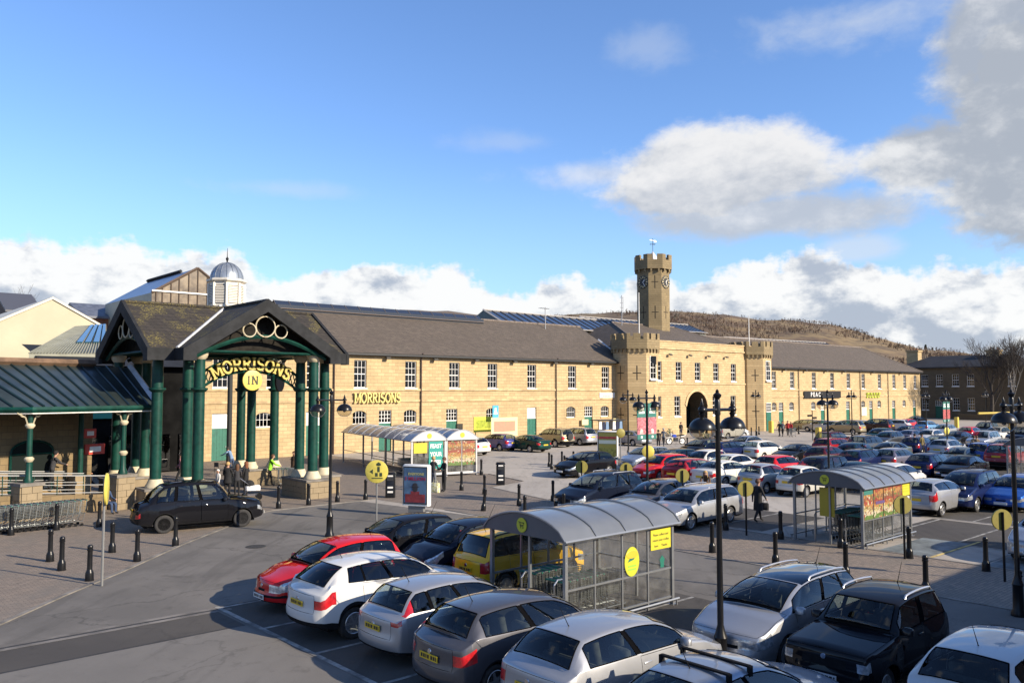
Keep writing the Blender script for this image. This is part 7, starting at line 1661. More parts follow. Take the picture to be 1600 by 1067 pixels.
# right shelter, carrying a strip of produce posters
RX, RY, RL, RW = 27.9, 13.2, 3.85, 2.5
sR = shelter('right grey vaulted trolley shelter with fruit and vegetable posters', RX, RY, RL, RW, 'trolley shelters', 5)
def produce(parent, x0, x1, z0, z1, y, seed):
    """printed poster of heaped produce: flat print"""
    rn = random.Random(seed); b = MB(); b.box(x0, y - .012, z0, x1, y, z1); po = b.build('produce_poster', mat('produce_print', (.16, .09, .05), .45, var=.5, vscale=4, coat=.4), parent)
    cols = [mat('print_tomato', (.26, .055, .035), .45), mat('print_orange', (.36, .18, .06), .45), mat('print_lemon', (.42, .35, .16), .45), mat('print_leaf', (.10, .17, .04), .45), mat('print_cream', (.46, .40, .28), .45), mat('print_bread', (.22, .11, .05), .45)]
    q = [MB() for _ in cols]
    nx = max(3, int((x1 - x0) / .075)); nz = max(3, int((z1 - z0) / .062))
    for i in range(nx):
        for j in range(nz):
            zone = (3, 4, 2, 1, 0, 5, 1, 0)[min(7, int(8 * (j + rn.uniform(-.8, .8)) / nz)) if j else 0]; c = zone if rn.random() < .78 else rn.randrange(6)
            cx = x0 + (x1 - x0) * (i + .5 + rn.uniform(-.3, .3)) / nx; cz = z0 + (z1 - z0) * (j + .5 + rn.uniform(-.3, .3)) / nz; r = .045 * rn.uniform(.6, 1.4); yy = y - .0135 - .00012 * (i * nz + j) % .006
            q[c].poly([(min(x1, max(x0, cx + r * math.cos(a))), yy, min(z1, max(z0, cz + r * math.sin(a)))) for a in [2 * math.pi * k / 7 for k in range(7)]])
    for m_, b in zip(cols, q):
        if b.f: b.build('print', m_, po)['kind'] = 'stuff'
bay = RL / 5
for k in range(4): produce(sR, bay * k + .03 + (.0), bay * (k + 1) - .03 - (.0), .95 if k < 4 else 1.5, 1.98, -.03, 20 + k)
b = MB(); b.box(.05, -.052, 1.80, bay - .05, -.046, 1.98); b.build('print', M_BTEAL, sR); b = MB(); b.box(bay * 1.2, -.055, 1.42, bay * 2.1, -.05, 1.52); b.build('print', mat('print_violet', (.10, .06, .16), .5), sR)
b = MB(); b.box(bay * 4 + .05, -.04, 1.52, RL - .10, -.025, 1.98); b.build('notice', M_STKY, sR); b = MB(); b.box(bay * 4 + .12, -.04, .95, RL - .14, -.025, 1.48); b.build('notice', M_WHITE, sR)
for z in (1.88, 1.78, 1.68): b = MB(); b.box(bay * 4 + .12, -.046, z - .02, RL - .18, -.041, z + .02); b.build('print', M_STKL if False else mat('print_ochre', (.50, .42, .02), .5), sR)
b = MB(); b.box(RL - .02 - 1.0, RW * .40, .9, RL - .98, RW * .52, 2.0) if False else b.box(.02, RW * .40, .95, .05, RW * .62, 1.95); b.build('notice', mat('notice_ochre', (.36, .28, .02), .5), sR)
b = MB(); b.tube([(.3, .75, 0), (.3, .75, .9), (.42, .75, 1.0), (2.6, .75, 1.0)], .025, 6); b.tube([(.3, 1.9, 0), (.3, 1.9, .9), (.42, 1.9, 1.0), (2.6, 1.9, 1.0)], .025, 6); b.build('guide_rail', M_STEEL, sR)
trolley_row((RX + .45, RY + .42), (RX + 4, RY + .42), 8, .23, 'wire trolley nested in the right shelter row by the posters', 'trolleys in the right shelter', 'first wire trolley by the poster side of the right shelter'); trolley_row((RX + .7, RY + 1.3), (RX + 4, RY + 1.3), 8, .23, 'wire trolley nested in the middle row of the right shelter', 'trolleys in the right shelter')
# pair of long shelters before the portico: long axis across, ends towards us
f0 = at(643, 747); _e = Vector((math.cos(R_(-12)), math.sin(R_(-12)), 0)); f1 = f0 + _e * 2.25; f2 = f1 + _e * 2.2
def long_shelter(lab, p0, p1, L_, group, posters):
    """end panel between p0 and p1 (facing us); runs away along +Y"""
    d = p1 - p0; wdt = d.length; rz = math.atan2(d.y, d.x); t = thing('trolley_shelter', lab, 'trolley shelter', (p0.x, p0.y, 0), rz, group)
    h, rise, o, n = 2.25, .6, .12, 10; arc = [(-o + (wdt + 2 * o) * k / n, h + rise * (1 - (2 * k / n - 1) ** 2)) for k in range(n + 1)]; nb = 9
    for k in range(nb):
        y0, y1 = -o + (L_ + 2 * o) * k / nb, -o + (L_ + 2 * o) * (k + 1) / nb; b = MB(); m = n + 1; b.faces([(x, y0, z) for x, z in arc] + [(x, y1, z) for x, z in arc], [(i, i + 1, m + i + 1, m + i) for i in range(n)]); b.build('roof_sheet', M_GREYP if True else None, t, 60)
        b = MB(); b.tube([(x, y0, z + .015) for x, z in arc], .03, 4); b.build('roof_rib', mat('pale_aluminium', (.52, .52, .52), .4, .4), t)
    for x, z in (arc[0], arc[-1]): b = MB(); b.tube([(x, -o, z), (x, L_ + o, z)], .04, 4); b.build('eaves_rail', M_ALU, t)
    b = MB(); b.poly([(x, -o - .01, z) for x, z in arc]); b.build('end_panel', MATS['pale_aluminium'], t); b = MB(); b.lathe([(.16, 0), (.16, .01), (.001, .01)], 18, 0, Matrix.Translation((wdt / 2, -o - .014, h + rise * .5)) @ Matrix.Rotation(R_(90), 4, 'X')); b.build('trolley_sticker', M_STKL, t)
    for x in (0, wdt):
        for k in range(0, nb + 1, 3): b = MB(); y = L_ * k / nb; b.box(x - .05, y - .05, 0, x + .05, y + .05, h); b.build('post', M_ALU if k else MATS['pale_aluminium'], t)
        b = MB(); b.box(x - .02, .05, .2, x + .02, L_ - .05, .25); b.build('side_rail', M_ALU, t); b = MB(); b.box(x - .02, .05, .9, x + .02, L_ - .05, .94); b.build('side_rail', M_ALU, t)
    b = MB(); b.box(.05, -.03, .12, wdt - .05, .03, .26); b.build('end_rail', MATS['pale_aluminium'], t); b = MB(); b.tube([(-.1, -.2, .15), (wdt + .1, -.2, .15)], .03, 5); b.build('kick_rail', MATS['pale_aluminium'], t)
    b = MB(); b.poly([(.05, 0, .26), (wdt - .05, 0, .26), (wdt - .05, 0, h), (.05, 0, h)]); b.build('end_sheet', glass('grey_sheet', (.35, .36, .36), 1.0, .05, .3), t)
    return t, wdt, h
# the shelter ends are turned with the court: the end wall runs from the left post to the right post
LS1, w1, h1 = long_shelter('long vaulted shelter with a teal FEAST YOUR EYES poster on its end', f0, f1, 13.0, 'trolley shelters', 1); LS2, w2, h2 = long_shelter('long vaulted shelter with a food photo poster on its end', f1 + (f2 - f1) * .05, f2, 10.5, 'trolley shelters', 2)
b = MB(); b.box(.12, -.04, h1 - .75, w1 * .45, -.025, h1 - .12); b.build('notice', M_STKY, LS1); b = MB(); b.box(w1 * .50, -.05, .45, w1 * .93, -.03, h1 - .03); po = b.build('poster', mat('poster_teal', (.02, .27, .23), .45), LS1)
for s_, z in (('FEAST', h1 - .35), ('YOUR', h1 - .85), ('EYES!', h1 - 1.35)): o = text('lettering', s_, .36, M_WHITE, po, (w1 * .715, -.053, z), FRONT, .002, .012); o.scale = (.80, 1, 1)
for a, c, sd_ in ((.08, w2 * .48, 31), (w2 * .52, w2 - .08, 32)): produce(LS2, a, c, .65, h2 - .08, -.03, sd_)
b = MB(); b.box(w2 * .495, -.04, .25, w2 * .51, -.02, h2); b.build('post', MATS['pale_aluminium'], LS2)
for LS, w, n in ((LS1, w1, 9), (LS2, w2, 7)):
    rz = LS.rotation_euler[2]; R2 = Matrix.Rotation(rz, 3, 'Z')
    for row in (.3, .7):
        for k in range(n):
            q = LS.location + R2 @ Vector((w * row, .6 + .25 * k, 0)); trolley(q.x, q.y, rz + R_(90), 'wire trolley nested inside the long shelter by the ' + ('teal poster' if LS is LS1 else 'food poster'), 'trolleys in the long shelters')
# shelter corner at the right edge
shelter('grey trolley shelter partly cut by the right edge of the photo', at(1575, 748).x, at(1575, 748).y - 2.6, 3.3, 2.6, 'trolley shelters', 4)
# finger post, notice boards, yellow posts far off
for px, py, lab in ((1270, 688, 'finger post before the beige estate car'),):
    t = thing('finger_post', lab, 'sign', tuple(at(px, py))); b = MB(); b.tube([(0, 0, 0), (0, 0, 3.2)], .05, 6); b.build('pole', M_CAST, t); b = MB(); b.box(-1.0, -.03, 2.55, -.06, .03, 2.75); b.box(.06, -.03, 2.3, .9, .03, 2.5); b.build('finger', M_CAST, t)
for px, py, lab in ((1205, 676, 'yellow box post by the turret doorway'), (1279, 690, 'yellow box post by the silver saloon'), (1495, 668, 'yellow height post by the far lane')):
    t = thing('yellow_post', lab, 'post', tuple(at(px, py))); b = MB(); rbox(b, -.25, -.25, 0, .25, .25, 1.5, .05); b.build('post', mat('post_yellow', (.62, .45, .08), .5), t)
t = thing('height_barrier', 'yellow height barrier beside the far lane at the right', 'barrier', tuple(at(1577, 671))); b = MB(); b.tube([(0, 0, 0), (0, 0, 2.3), (-3.6, 2.6, 2.2)], .16, 6); b.build('frame', MATS['post_yellow'], t)
for px, py, lab in ((1103, 702, 'cream stone bollard left of the archway'), (1047, 693, 'cream planter tub beside the motorcycle'), (1097, 686, 'cream planter tub by the arch'), (1069, 682, 'cream stone bollard at the arch edge')):
    t = thing('planter', lab, 'planter', tuple(at(px, py - 4))); b = MB(); b.lathe([(.3, 0), (.36, .5), (.40, .75), (.34, .78), (.001, .74)], 12); b.build('tub', M_COLB, t, 40); b = MB()
    for k in range(30): a, r = random.uniform(0, 6.28), random.uniform(0, .3); z = .75 + random.uniform(0, .5); b.poly([(r * math.cos(a) - .07, r * math.sin(a), z), (r * math.cos(a) + .07, r * math.sin(a), z), (r * math.cos(a), r * math.sin(a) + .05, z + .14)])
    b.build('foliage', mat('planter_leaf', (.03, .06, .02), .8), t)
# ---------------------------------------------------------------- the cars
PT = dict(red=paint('red', (.50, .012, .014)), white=paint('white', (.52, .515, .50)), silver=paint('silver', (.34, .345, .36), .55), silverb=paint('silver_blue', (.28, .315, .37), .55), grey=paint('graphite', (.085, .085, .095), .5), dgrey=paint('dark_grey', (.045, .046, .05), .4), black=paint('black', (.008, .008, .010)),
          blackb=paint('blue_black', (.008, .011, .022)), navy=paint('navy', (.010, .016, .060), .2), blue=paint('bright_blue', (.015, .07, .30), .3), lblue=paint('light_blue', (.12, .28, .48), .4), purple=paint('violet_blue', (.07, .07, .20), .4), green=paint('dark_green', (.008, .035, .028), .2), teal=paint('dark_teal', (.012, .035, .045), .3),
          yellow=paint('mustard_yellow', (.82, .46, .02)), gold=paint('beige_gold', (.30, .25, .16), .5), brown=paint('dark_brown', (.045, .022, .018), .3), maroon=paint('dark_maroon', (.075, .012, .018), .2), greygreen=paint('grey_green', (.09, .105, .095), .4), dred=paint('deep_red', (.26, .012, .016)), cream=paint('warm_white', (.60, .575, .52)), pgrey=paint('mauve_grey', (.13, .12, .155), .4))
RAIL = mat('roof_rail_silver', (.55, .55, .56), .3, .7)
ROW = {}
def place(tn, col, px, py, hd, label, lod=None, **k):
    T = CT[tn]; p = T['p']; q = at(px, py, p['H'] - .03); fwd = Vector((math.cos(hd), math.sin(hd), 0)); c = q + fwd * ((p['sr'] + p['sk']) / 2 - p['L'] / 2)
    if 'x' in k: c.x = k.pop('x')
    if 'y' in k: c.y = k.pop('y')
    dist = (c.xy).length
    if lod is None: lod = 0 if dist < 34 else (1 if dist < 52 else 2)
    o = car(tn, PT[col], c.x, c.y, hd + k.pop('jit', R_(random.uniform(-1.2, 1.2))), label, lod=lod, **k)
    ROW[o.name] = (c.x, c.y, hd, p['L'] + .2, p['W']); return o
E_, W_, N_ = 0.0, math.pi, math.pi / 2
# near column, noses into the bays (seen from behind) and the red one facing out
place('yaris', 'red', 540, 846, W_, 'small red hatchback facing out beside the white crossover', x=11.1, y=19.35)
place('crossover', 'white', 560, 876, E_, 'white crossover with dark rear glass parked between red and silver hatchbacks', y=16.75, x=10.95, dark=True)
place('corsa', 'silver', 655, 916, E_, 'silver hatchback with tall pillar tail lights beside the white crossover', y=14.3, x=11.12)
place('clio', 'grey', 765, 955, E_, 'graphite grey three door hatchback with its rear to the camera', y=12.0, x=11.0)
place('golf', 'silver', 915, 988, E_, 'silver three door hatchback in front of the near trolley shelter', y=9.75, x=11.25)
place('saloon', 'silverb', 1110, 1040, E_, 'silver blue hatchback with two black roof bars at the bottom edge', y=7.25, roofbars=True)
place('wagon307', 'silver', 1290, 1085, E_, 'silver car with a roof rail cut by the bottom edge', y=4.7, x=10.9, rail=RAIL)
# second column
place('hatch3', 'black', 655, 806, W_, 'black three door hatchback behind the red hatchback facing the road', y=21.6)
place('micra', 'blackb', 722, 824, W_, 'blue black small hatchback with round headlamps beside the yellow car', y=19.3, x=15.35)
place('tallhatch', 'yellow', 795, 842, E_, 'mustard yellow tall hatchback behind the near trolley shelter', y=17.15, x=15.7, rail=PT['cream'], dark=True)
place('wagon307', 'silver', 1200, 905, W_, 'silver estate car with dark glass roof parked beside the tall lamp post', y=9.40, x=16.1, rail=RAIL)
place('jimny', 'black', 1355, 932, W_, 'small black jeep with silver roof rails beside the silver estate', y=7.2, x=15.4, rail=RAIL)
place('hatch5', 'white', 1530, 1008, E_, 'pale silver hatchback at the bottom right corner with its rear to the camera', y=4.8, x=15.2)
tx = car('taxi', PT['black'], 12.75, 32.75, R_(-9.6), 'black cab with its kerb side to the camera at the portico', name='taxi', group='cars at the portico'); tx['category'] = 'taxi'
b = MB(); b.box(-2.395, -.10, .60, -2.385, .10, .72); b.build('plate_white_sticker', PLW, tx)
# row behind the path
place('mpv', 'blackb', 975, 740, W_, 'blue black people carrier with roof rails at the end of the row', y=25.3, rail=RAIL)
place('hatch5', 'grey', 1050, 751, W_, 'dark grey hatchback between the people carrier and the silver estate', y=22.6)
place('estate', 'silver', 1140, 763, W_, 'silver estate car with five spoke wheels near the walking man', y=20.2, rail=RAIL)
place('golf', 'silver', 1640, 830, W_, 'silver hatchback cut by the right edge behind the lamp post', y=8.4, x=31.2)
# car beyond the right shelter
place('fiesta', 'silver', 1452, 750, E_, 'silver three door hatchback with red tail lights behind the right trolley shelter')
place('mpv', 'navy', 1521, 735, W_, 'navy five door car facing out right of the silver hatchback', rail=PT['navy'])
place('hatch5', 'blue', 1595, 742, W_, 'bright blue hatchback facing out at the right edge')
# main lot, nearer columns
L_ = [('hatch5', 'red', 1045, 710, W_, 'red hatchback facing out behind the yellow round sign'), ('golf', 'dred', 1074, 717, E_, 'deep red hatchback with its rear to the camera behind the grey hatchback'), ('saloon', 'cream', 1128, 720, E_, 'white saloon with wide red tail lights behind the tall lamp post'), ('citycar', 'silver', 1188, 725, E_, 'silver rounded city car beside the small white city car'), ('citycar', 'cream', 1248, 729, E_, 'small white city car with round rear left of the right shelter'),
      ('suv', 'blackb', 1288, 713, W_, 'dark off roader facing out behind the small white city car'), ('coupe', 'teal', 1336, 722, W_, 'dark teal saloon roof showing over the right shelter'), ('hatch5', 'white', 1392, 725, E_, 'white hatchback roof showing over the right shelter'), ('hatch5', 'navy', 1447, 709, E_, 'navy hatchback with bright tail light right of the shelter roof'), ('saloon', 'black', 1506, 712, W_, 'black saloon facing out beside the navy hatchback'),
      ('hatch5', 'teal', 1062, 702, W_, 'dark teal hatchback facing out behind the red hatchbacks'), ('hatch3', 'cream', 1108, 703, W_, 'white three door hatchback facing out behind the white saloon'), ('saloon', 'white', 1143, 710, W_, 'white saloon facing out right of the tall lamp post'), ('golf', 'red', 1212, 712, E_, 'bright red hatchback showing its rear among white cars'), ('hatch5', 'cream', 1186, 689, E_, 'warm white hatchback with its rear to the camera behind the dark saloon'),
      ('coupe', 'black', 1247, 694, W_, 'long black coupe facing out behind the red hatchback'), ('hatch5', 'maroon', 1287, 698, E_, 'dark maroon hatchback with red tail light behind the black coupe'), ('estate', 'dred', 1297, 685, E_, 'red estate car behind the lamp post'), ('estate', 'navy', 1343, 703, E_, 'navy estate with red tail light left of the mauve grey saloon'), ('hatch5', 'pgrey', 1394, 701, E_, 'mauve grey hatchback with clear rear window'),
      ('saloon', 'greygreen', 1392, 691, W_, 'grey green saloon facing out behind the mauve grey hatchback'), ('golf', 'teal', 1335, 692, W_, 'dark teal hatchback behind the navy estate'), ('coupe', 'greygreen', 1502, 699, W_, 'grey green soft top behind the black saloon'), ('suv', 'dred', 1568, 694, E_, 'deep red tall car with its rear to the camera near the right edge'), ('mpv', 'blue', 1537, 692, E_, 'bright blue people carrier with people standing at its tailgate'),
      ('estate', 'navy', 1132, 690, E_, 'navy estate behind the white hatchbacks left of the tall lamp'), ('hatch5', 'black', 1102, 686, W_, 'black hatchback facing out at the front of the back rows'), ('saloon', 'silverb', 1168, 681, W_, 'silver blue saloon facing out near the archway'), ('mpv', 'maroon', 1296, 675, E_, 'dark maroon people carrier behind the red estate'), ('suv', 'dgrey', 1350, 681, E_, 'dark grey off roader with orange tail light'),
      ('hatch5', 'green', 1378, 669, W_, 'dark green hatchback facing out in the back rows'), ('hatch5', 'dgrey', 1391, 674, W_, 'dark grey hatchback with pale bonnet glare behind the green one'), ('hatch5', 'navy', 1430, 683, E_, 'navy hatchback with red tail light near the two people'), ('saloon', 'pgrey', 1422, 672, E_, 'mauve grey saloon with pale rear pillar'), ('hatch5', 'navy', 1420, 665, W_, 'navy hatchback facing out in the far rows'),
      ('hatch3', 'white', 1455, 671, W_, 'white hatchback with white wheel arch by the far lamp'), ('hatch5', 'silver', 1476, 687, E_, 'silver hatchback with white pillar left of the banner lamp'), ('estate', 'blackb', 1470, 681, W_, 'blue black estate behind the silver hatchback'), ('saloon', 'black', 1497, 674, W_, 'black saloon behind the banner lamp'), ('suv', 'silver', 1541, 673, W_, 'silver off roader with long white side facing out'),
      ('hatch5', 'white', 1560, 667, W_, 'white hatchback in the far rows by the yellow barrier'), ('suv', 'black', 1543, 660, W_, 'black off roader in the last row by the barrier'), ('estate', 'dgrey', 1576, 687, W_, 'dark grey estate behind the deep red tall car'), ('suv', 'blackb', 1600, 668, W_, 'blue black off roader at the right edge of the far rows'), ('hatch3', 'red', 1514, 667, E_, 'small red hatchback in the far rows'),
      ('hatch5', 'lblue', 1446, 658, E_, 'light blue hatchback in the far rows near the shaded range'), ('saloon', 'black', 1432, 650, W_, 'black saloon parked near the end of the right wing'), ('hatch3', 'silver', 1478, 663, W_, 'small silver hatchback in the far rows'), ('golf', 'red', 1417, 655, W_, 'red hatchback by the end of the right wing')]
for t_, c_, px, py, hd, lab in L_: place(t_, c_, px, py, hd, lab)
# noses to the wall of the two wings
F_ = [('hatch5', 'white', 738, 683, 'white car half hidden behind the food poster shelter'), ('hatch5', 'purple', 783, 678, 'violet blue hatchback nose in to the long wing'), ('saloon', 'green', 827, 680, 'dark green saloon nose in to the long wing'), ('suv', 'gold', 872, 670, 'silver beige off roader with a spare wheel nose in to the long wing'), ('mpv', 'silver', 908, 669, 'silver people carrier nose in behind the advertising panel'), ('hatch5', 'dgrey', 929, 671, 'dark grey hatchback between the people carrier and the silver saloon'), ('saloon', 'silver', 987, 673, 'silver saloon at the foot of the left gatehouse turret'),
      ('estate', 'gold', 1263, 656, 'beige estate car behind the finger post'), ('hatch5', 'silver', 1288, 657, 'silver hatchback nose in beside the beige estate'), ('hatch5', 'white', 1306, 658, 'white hatchback nose in beside the silver one'), ('mpv', 'gold', 1330, 657, 'beige people carrier nose in by the right wing'), ('hatch5', 'cream', 1350, 657, 'warm white hatchback nose in by the right wing'), ('suv', 'brown', 1375, 655, 'dark brown off roader nose in by the right wing'), ('hatch5', 'grey', 1396, 655, 'graphite hatchback nose in by the right wing'), ('hatch3', 'white', 1405, 656, 'small white hatchback nose in by the end of the right wing')]
for t_, c_, px, py, lab in F_:
    o = place(t_, c_, px, py, N_, lab, rail=RAIL, jit=R_(random.uniform(-3, 3)))
    if 'spare' in lab: b = MB(); b.lathe([(.33, -.1), (.35, 0), (.33, .1), (.2, .12), (.001, .12)], 18, 0, Matrix.Translation((-2.36, 0, 1.0)) @ Matrix.Rotation(R_(-90), 4, 'Y')); b.build('spare_wheel', TYRE, o)
place('golf', 'black', 925, 706, W_, 'black hatchback behind the olive advertising panel'); place('hatch5', 'silverb', 1018, 698, W_, 'silver blue hatchback beside the round yellow sign')
place('mpv', 'white', 1135, 662, E_, 'white car parked right of the archway behind the tall lamp', jit=R_(-8))
# ---------------------------------------------------------------- people
SKIN = mat('skin', (.42, .24, .17), .6); HAIRS = {'dark': mat('hair_dark', (.02, .014, .010), .7), 'brown': mat('hair_brown', (.10, .045, .02), .7), 'blond': mat('hair_blond', (.42, .27, .11), .7), 'grey': mat('hair_grey', (.30, .29, .27), .7), 'auburn': mat('hair_auburn', (.16, .05, .018), .7)}
CL = {n: mat('cloth_' + n, c, .9, var=.2, vscale=14) for n, c in dict(black=(.012, .012, .014), charcoal=(.035, .035, .04), brown=(.085, .05, .03), navy=(.015, .02, .05), jeans=(.035, .06, .12), hivis=(.25, .62, .03), grey=(.14, .15, .17), blue=(.16, .24, .36), pink=(.42, .18, .20), red=(.38, .02, .025), white=(.66, .66, .66), tan=(.26, .18, .10), green=(.03, .20, .12), orange=(.58, .10, .03), olive=(.16, .12, .04)).items()}
POSES = {}
def pose(name, hip=.93, lean=0.0, stride=.0, armf=(.1, -.1), elbow=(.25, .25), sit=False, headlean=0.0, turn=0.0):
    """skeleton as skinned edges, facing +X; one continuous body"""
    P, Rr, Ed = [], [], []
    def add(p, r, par=None):
        P.append(Vector(p)); Rr.append(r); k = len(P) - 1
        if par is not None: Ed.append((par, k))
        return k
    L = lambda z, x=0.0: x + math.sin(lean) * (z - hip)
    pel = add((0, 0, hip), .135); wa = add((L(hip + .14), 0, hip + .14 * math.cos(lean)), .125, pel); ch = add((L(hip + .36) * 1.0, 0, hip + .36 * math.cos(lean)), .150, wa); nb = add((L(hip + .53), 0, hip + .53 * math.cos(lean)), .085, ch); nk = add((L(hip + .60) + .01, 0, hip + .60 * math.cos(lean)), .056, nb)
    hd = add((L(hip + .70) + .025 + headlean, 0, hip + .70 * math.cos(lean)), .098, nk); ht = add((L(hip + .79) + .02 + headlean, 0, hip + .795 * math.cos(lean)), .088, hd)
    for s, af, eb in ((1, armf[0], elbow[0]), (-1, armf[1], elbow[1])):
        sh = add((P[nb].x - .0, s * .175, P[nb].z - .045), .062, nb); a1 = -math.pi / 2 + af; el = P[sh] + Vector((math.cos(a1) * .28, s * .045, math.sin(a1) * .28)); e = add(el, .047, sh); a2 = a1 + eb; w = el + Vector((math.cos(a2) * .25, -s * .02, math.sin(a2) * .25)); wv = add(w, .032, e); add(w + Vector((math.cos(a2) * .09, 0, math.sin(a2) * .09)), .036, wv)
    for s, f in ((1, stride), (-1, -stride)):
        if sit:
            hj = add((.02, s * .095, hip - .04), .10, pel); kn = add((.42, s * .12, hip - .02), .075, hj); an = add((.44, s * .12, .09), .048, kn)
        else:
            hj = add((0, s * .095, hip - .08), .098, pel); kx = f * .22 + .02; kn = add((kx, s * .098, .50), .068, hj); ax = f * .42 if f > 0 else f * .52; an = add((ax, s * .095, .085 + (.05 if f < 0 and stride > .2 else 0)), .043, kn)
        add((P[an].x + .15, P[an].y + s * .02, .04 + (.0)), .038, an)
    me = bpy.data.meshes.new('body'); me.from_pydata([tuple(p) for p in P], Ed, []); o = bpy.data.objects.new('tmp', me); C.objects.link(o)
    m = o.modifiers.new('s', 'SKIN'); m.use_smooth_shade = True; m.branch_smoothing = .6
    for k, v in enumerate(me.skin_vertices[0].data): v.radius = (Rr[k], Rr[k] * (1.25 if k in (1, 2, 3) else 1)); v.use_root = (k == 0)
    u = o.modifiers.new('u', 'SUBSURF'); u.levels = 2; u.render_levels = 2
    bm_ = bpy.data.meshes.new_from_object(o.evaluated_get(bpy.context.evaluated_depsgraph_get())); bpy.data.objects.remove(o); bm_.name = 'body'
    POSES[name] = dict(me=bm_, P=P, hip=hip, hd=P[hd], ht=P[ht], nk=P[nk], hands=[p for p in ()], sit=sit)
    bm_.materials.clear()
    for x in (SKIN, CL['black'], CL['jeans'], CL['charcoal']): bm_.materials.append(x)
    hands = [Vector(P[k]) for k in range(len(P)) if Rr[k] == .036]; mi = []
    for f in bm_.polygons:
        c = f.center
        if (c - P[hd]).length < .17 and c.z > P[nk].z - .03: i = 0
        elif min((c - h).length for h in hands) < .085: i = 0
        elif c.z < .10: i = 3
        elif c.z < hip - .02 and not (abs(c.y) > .175 and c.z > .55) or (sit and c.x > .12 and c.z < hip + .1 and abs(c.y) < .22): i = 2
        else: i = 1
        mi.append(i)
    bm_.polygons.foreach_set('material_index', mi)
    h, q = P[hd] + Vector((0, 0, .03)), MB()
    # hair cap and a longer style
    for nm, drop in (('short', .02), ('long', .22)):
        b = MB(); cx = h + Vector((-.018, 0, .01)); n = 12
        for i in range(6):
            ph = R_(90 - 26 * i) if nm == 'short' else R_(90 - 24 * i)
            for k in range(n):
                a = 2 * math.pi * k / n; r = .112 * math.cos(ph) + .012; z = .128 * math.sin(ph) if i < 5 else -.03 - drop
                front = max(0, math.cos(a)); z2 = max(z, .055 * front + (-9 if front < .35 else 0)) if front > .35 else z
                b.v.append(tuple(cx + Vector((r * math.cos(a) * (1.0 if front < .35 else .98), r * math.sin(a) * .92, z2))))
        for i in range(5):
            for k in range(n): b.f.append((i * n + k, i * n + (k + 1) % n, (i + 1) * n + (k + 1) % n, (i + 1) * n + k)); b.mi.append(0)
        b.f.append(tuple(range(n))); b.mi.append(0); POSES[name]['hair_' + nm] = b.mesh('hair', HAIRS['dark'], 70)
    fb = MB(); fx = P[hd] + Vector((.075, 0, .035))
    fb.faces([tuple(fx + Vector(v)) for v in ((0, -.016, -.035), (0, .016, -.035), (.038, 0, -.03), (.0, 0, .02))], [(0, 2, 3), (1, 3, 2), (0, 1, 2)]); POSES[name]['nose'] = fb.mesh('nose', SKIN)
    eb_ = MB()
    for s in (1, -1): eb_.lathe([(.010, 0), (.006, .008), (.001, .009)], 8, 0, Matrix.Translation(fx + Vector((.006, s * .032, .022))) @ Matrix.Rotation(R_(90), 4, 'Y'))
    eb_.box(fx.x + .004, -.022, fx.z - .062, fx.x + .012, .022, fx.z - .054); POSES[name]['eyes'] = eb_.mesh('face', mat('eye_dark', (.05, .02, .02), .4))
pose('stand'); pose('walk', stride=.62, armf=(-.3, .35), elbow=(.2, .35)); pose('push', lean=.22, stride=.35, armf=(.75, .75), elbow=(.5, .5)); pose('talk', armf=(.15, .35), elbow=(1.4, 1.2)); pose('leanover', hip=.90, lean=.62, armf=(1.0, .9), elbow=(.3, .3), stride=.12); pose('sitting', hip=.52, sit=True, armf=(.35, .35), elbow=(.9, .9)); pose('hold', armf=(.05, .1), elbow=(.3, .9), headlean=.03)
def person(ps, x, y, rz, label, top, legs, hair='dark', style='short', h=1.73, coat=0.0, shoes='black', z=0.0, group=None, hat=None, vest=None):
    D_ = POSES[ps]; s = h / 1.735; t = thing('person', label, 'person', (x, y, z), rz, group); t.scale = (s, s, s)
    o = obj('body', D_['me'], t)
    for k, m in ((1, CL[top]), (2, CL[legs]), (3, CL[shoes])): o.material_slots[k].link = 'OBJECT'; o.material_slots[k].material = m
    hm = obj('hair', D_['hair_' + style], t); hm.material_slots[0].link = 'OBJECT'; hm.material_slots[0].material = HAIRS[hair] if hat is None else CL[hat]
    obj('nose', D_['nose'], t); obj('face', D_['eyes'], t)
    if coat:
        hp = D_['hip']; b = MB(); dx = .0; b.lathe([(.215, hp - coat), (.205, hp - coat * .5), (.185, hp - .02), (.175, hp + .12), (.20, hp + .30)], 16, 0, Matrix.Translation((.0, 0, 0)) @ Matrix.Scale(.82, 4, (1, 0, 0))); b.f = [f for f in b.f if len(f) == 4]; b.mi = [0] * len(b.f); b.build('coat', CL[top], t, 70)
    if vest:
        hp = D_['hip']; 
    return t
def P_(px, py, z=0.0): q = at(px, py, z); return q.x, q.y
FC = HEAD + math.pi       # towards the camera
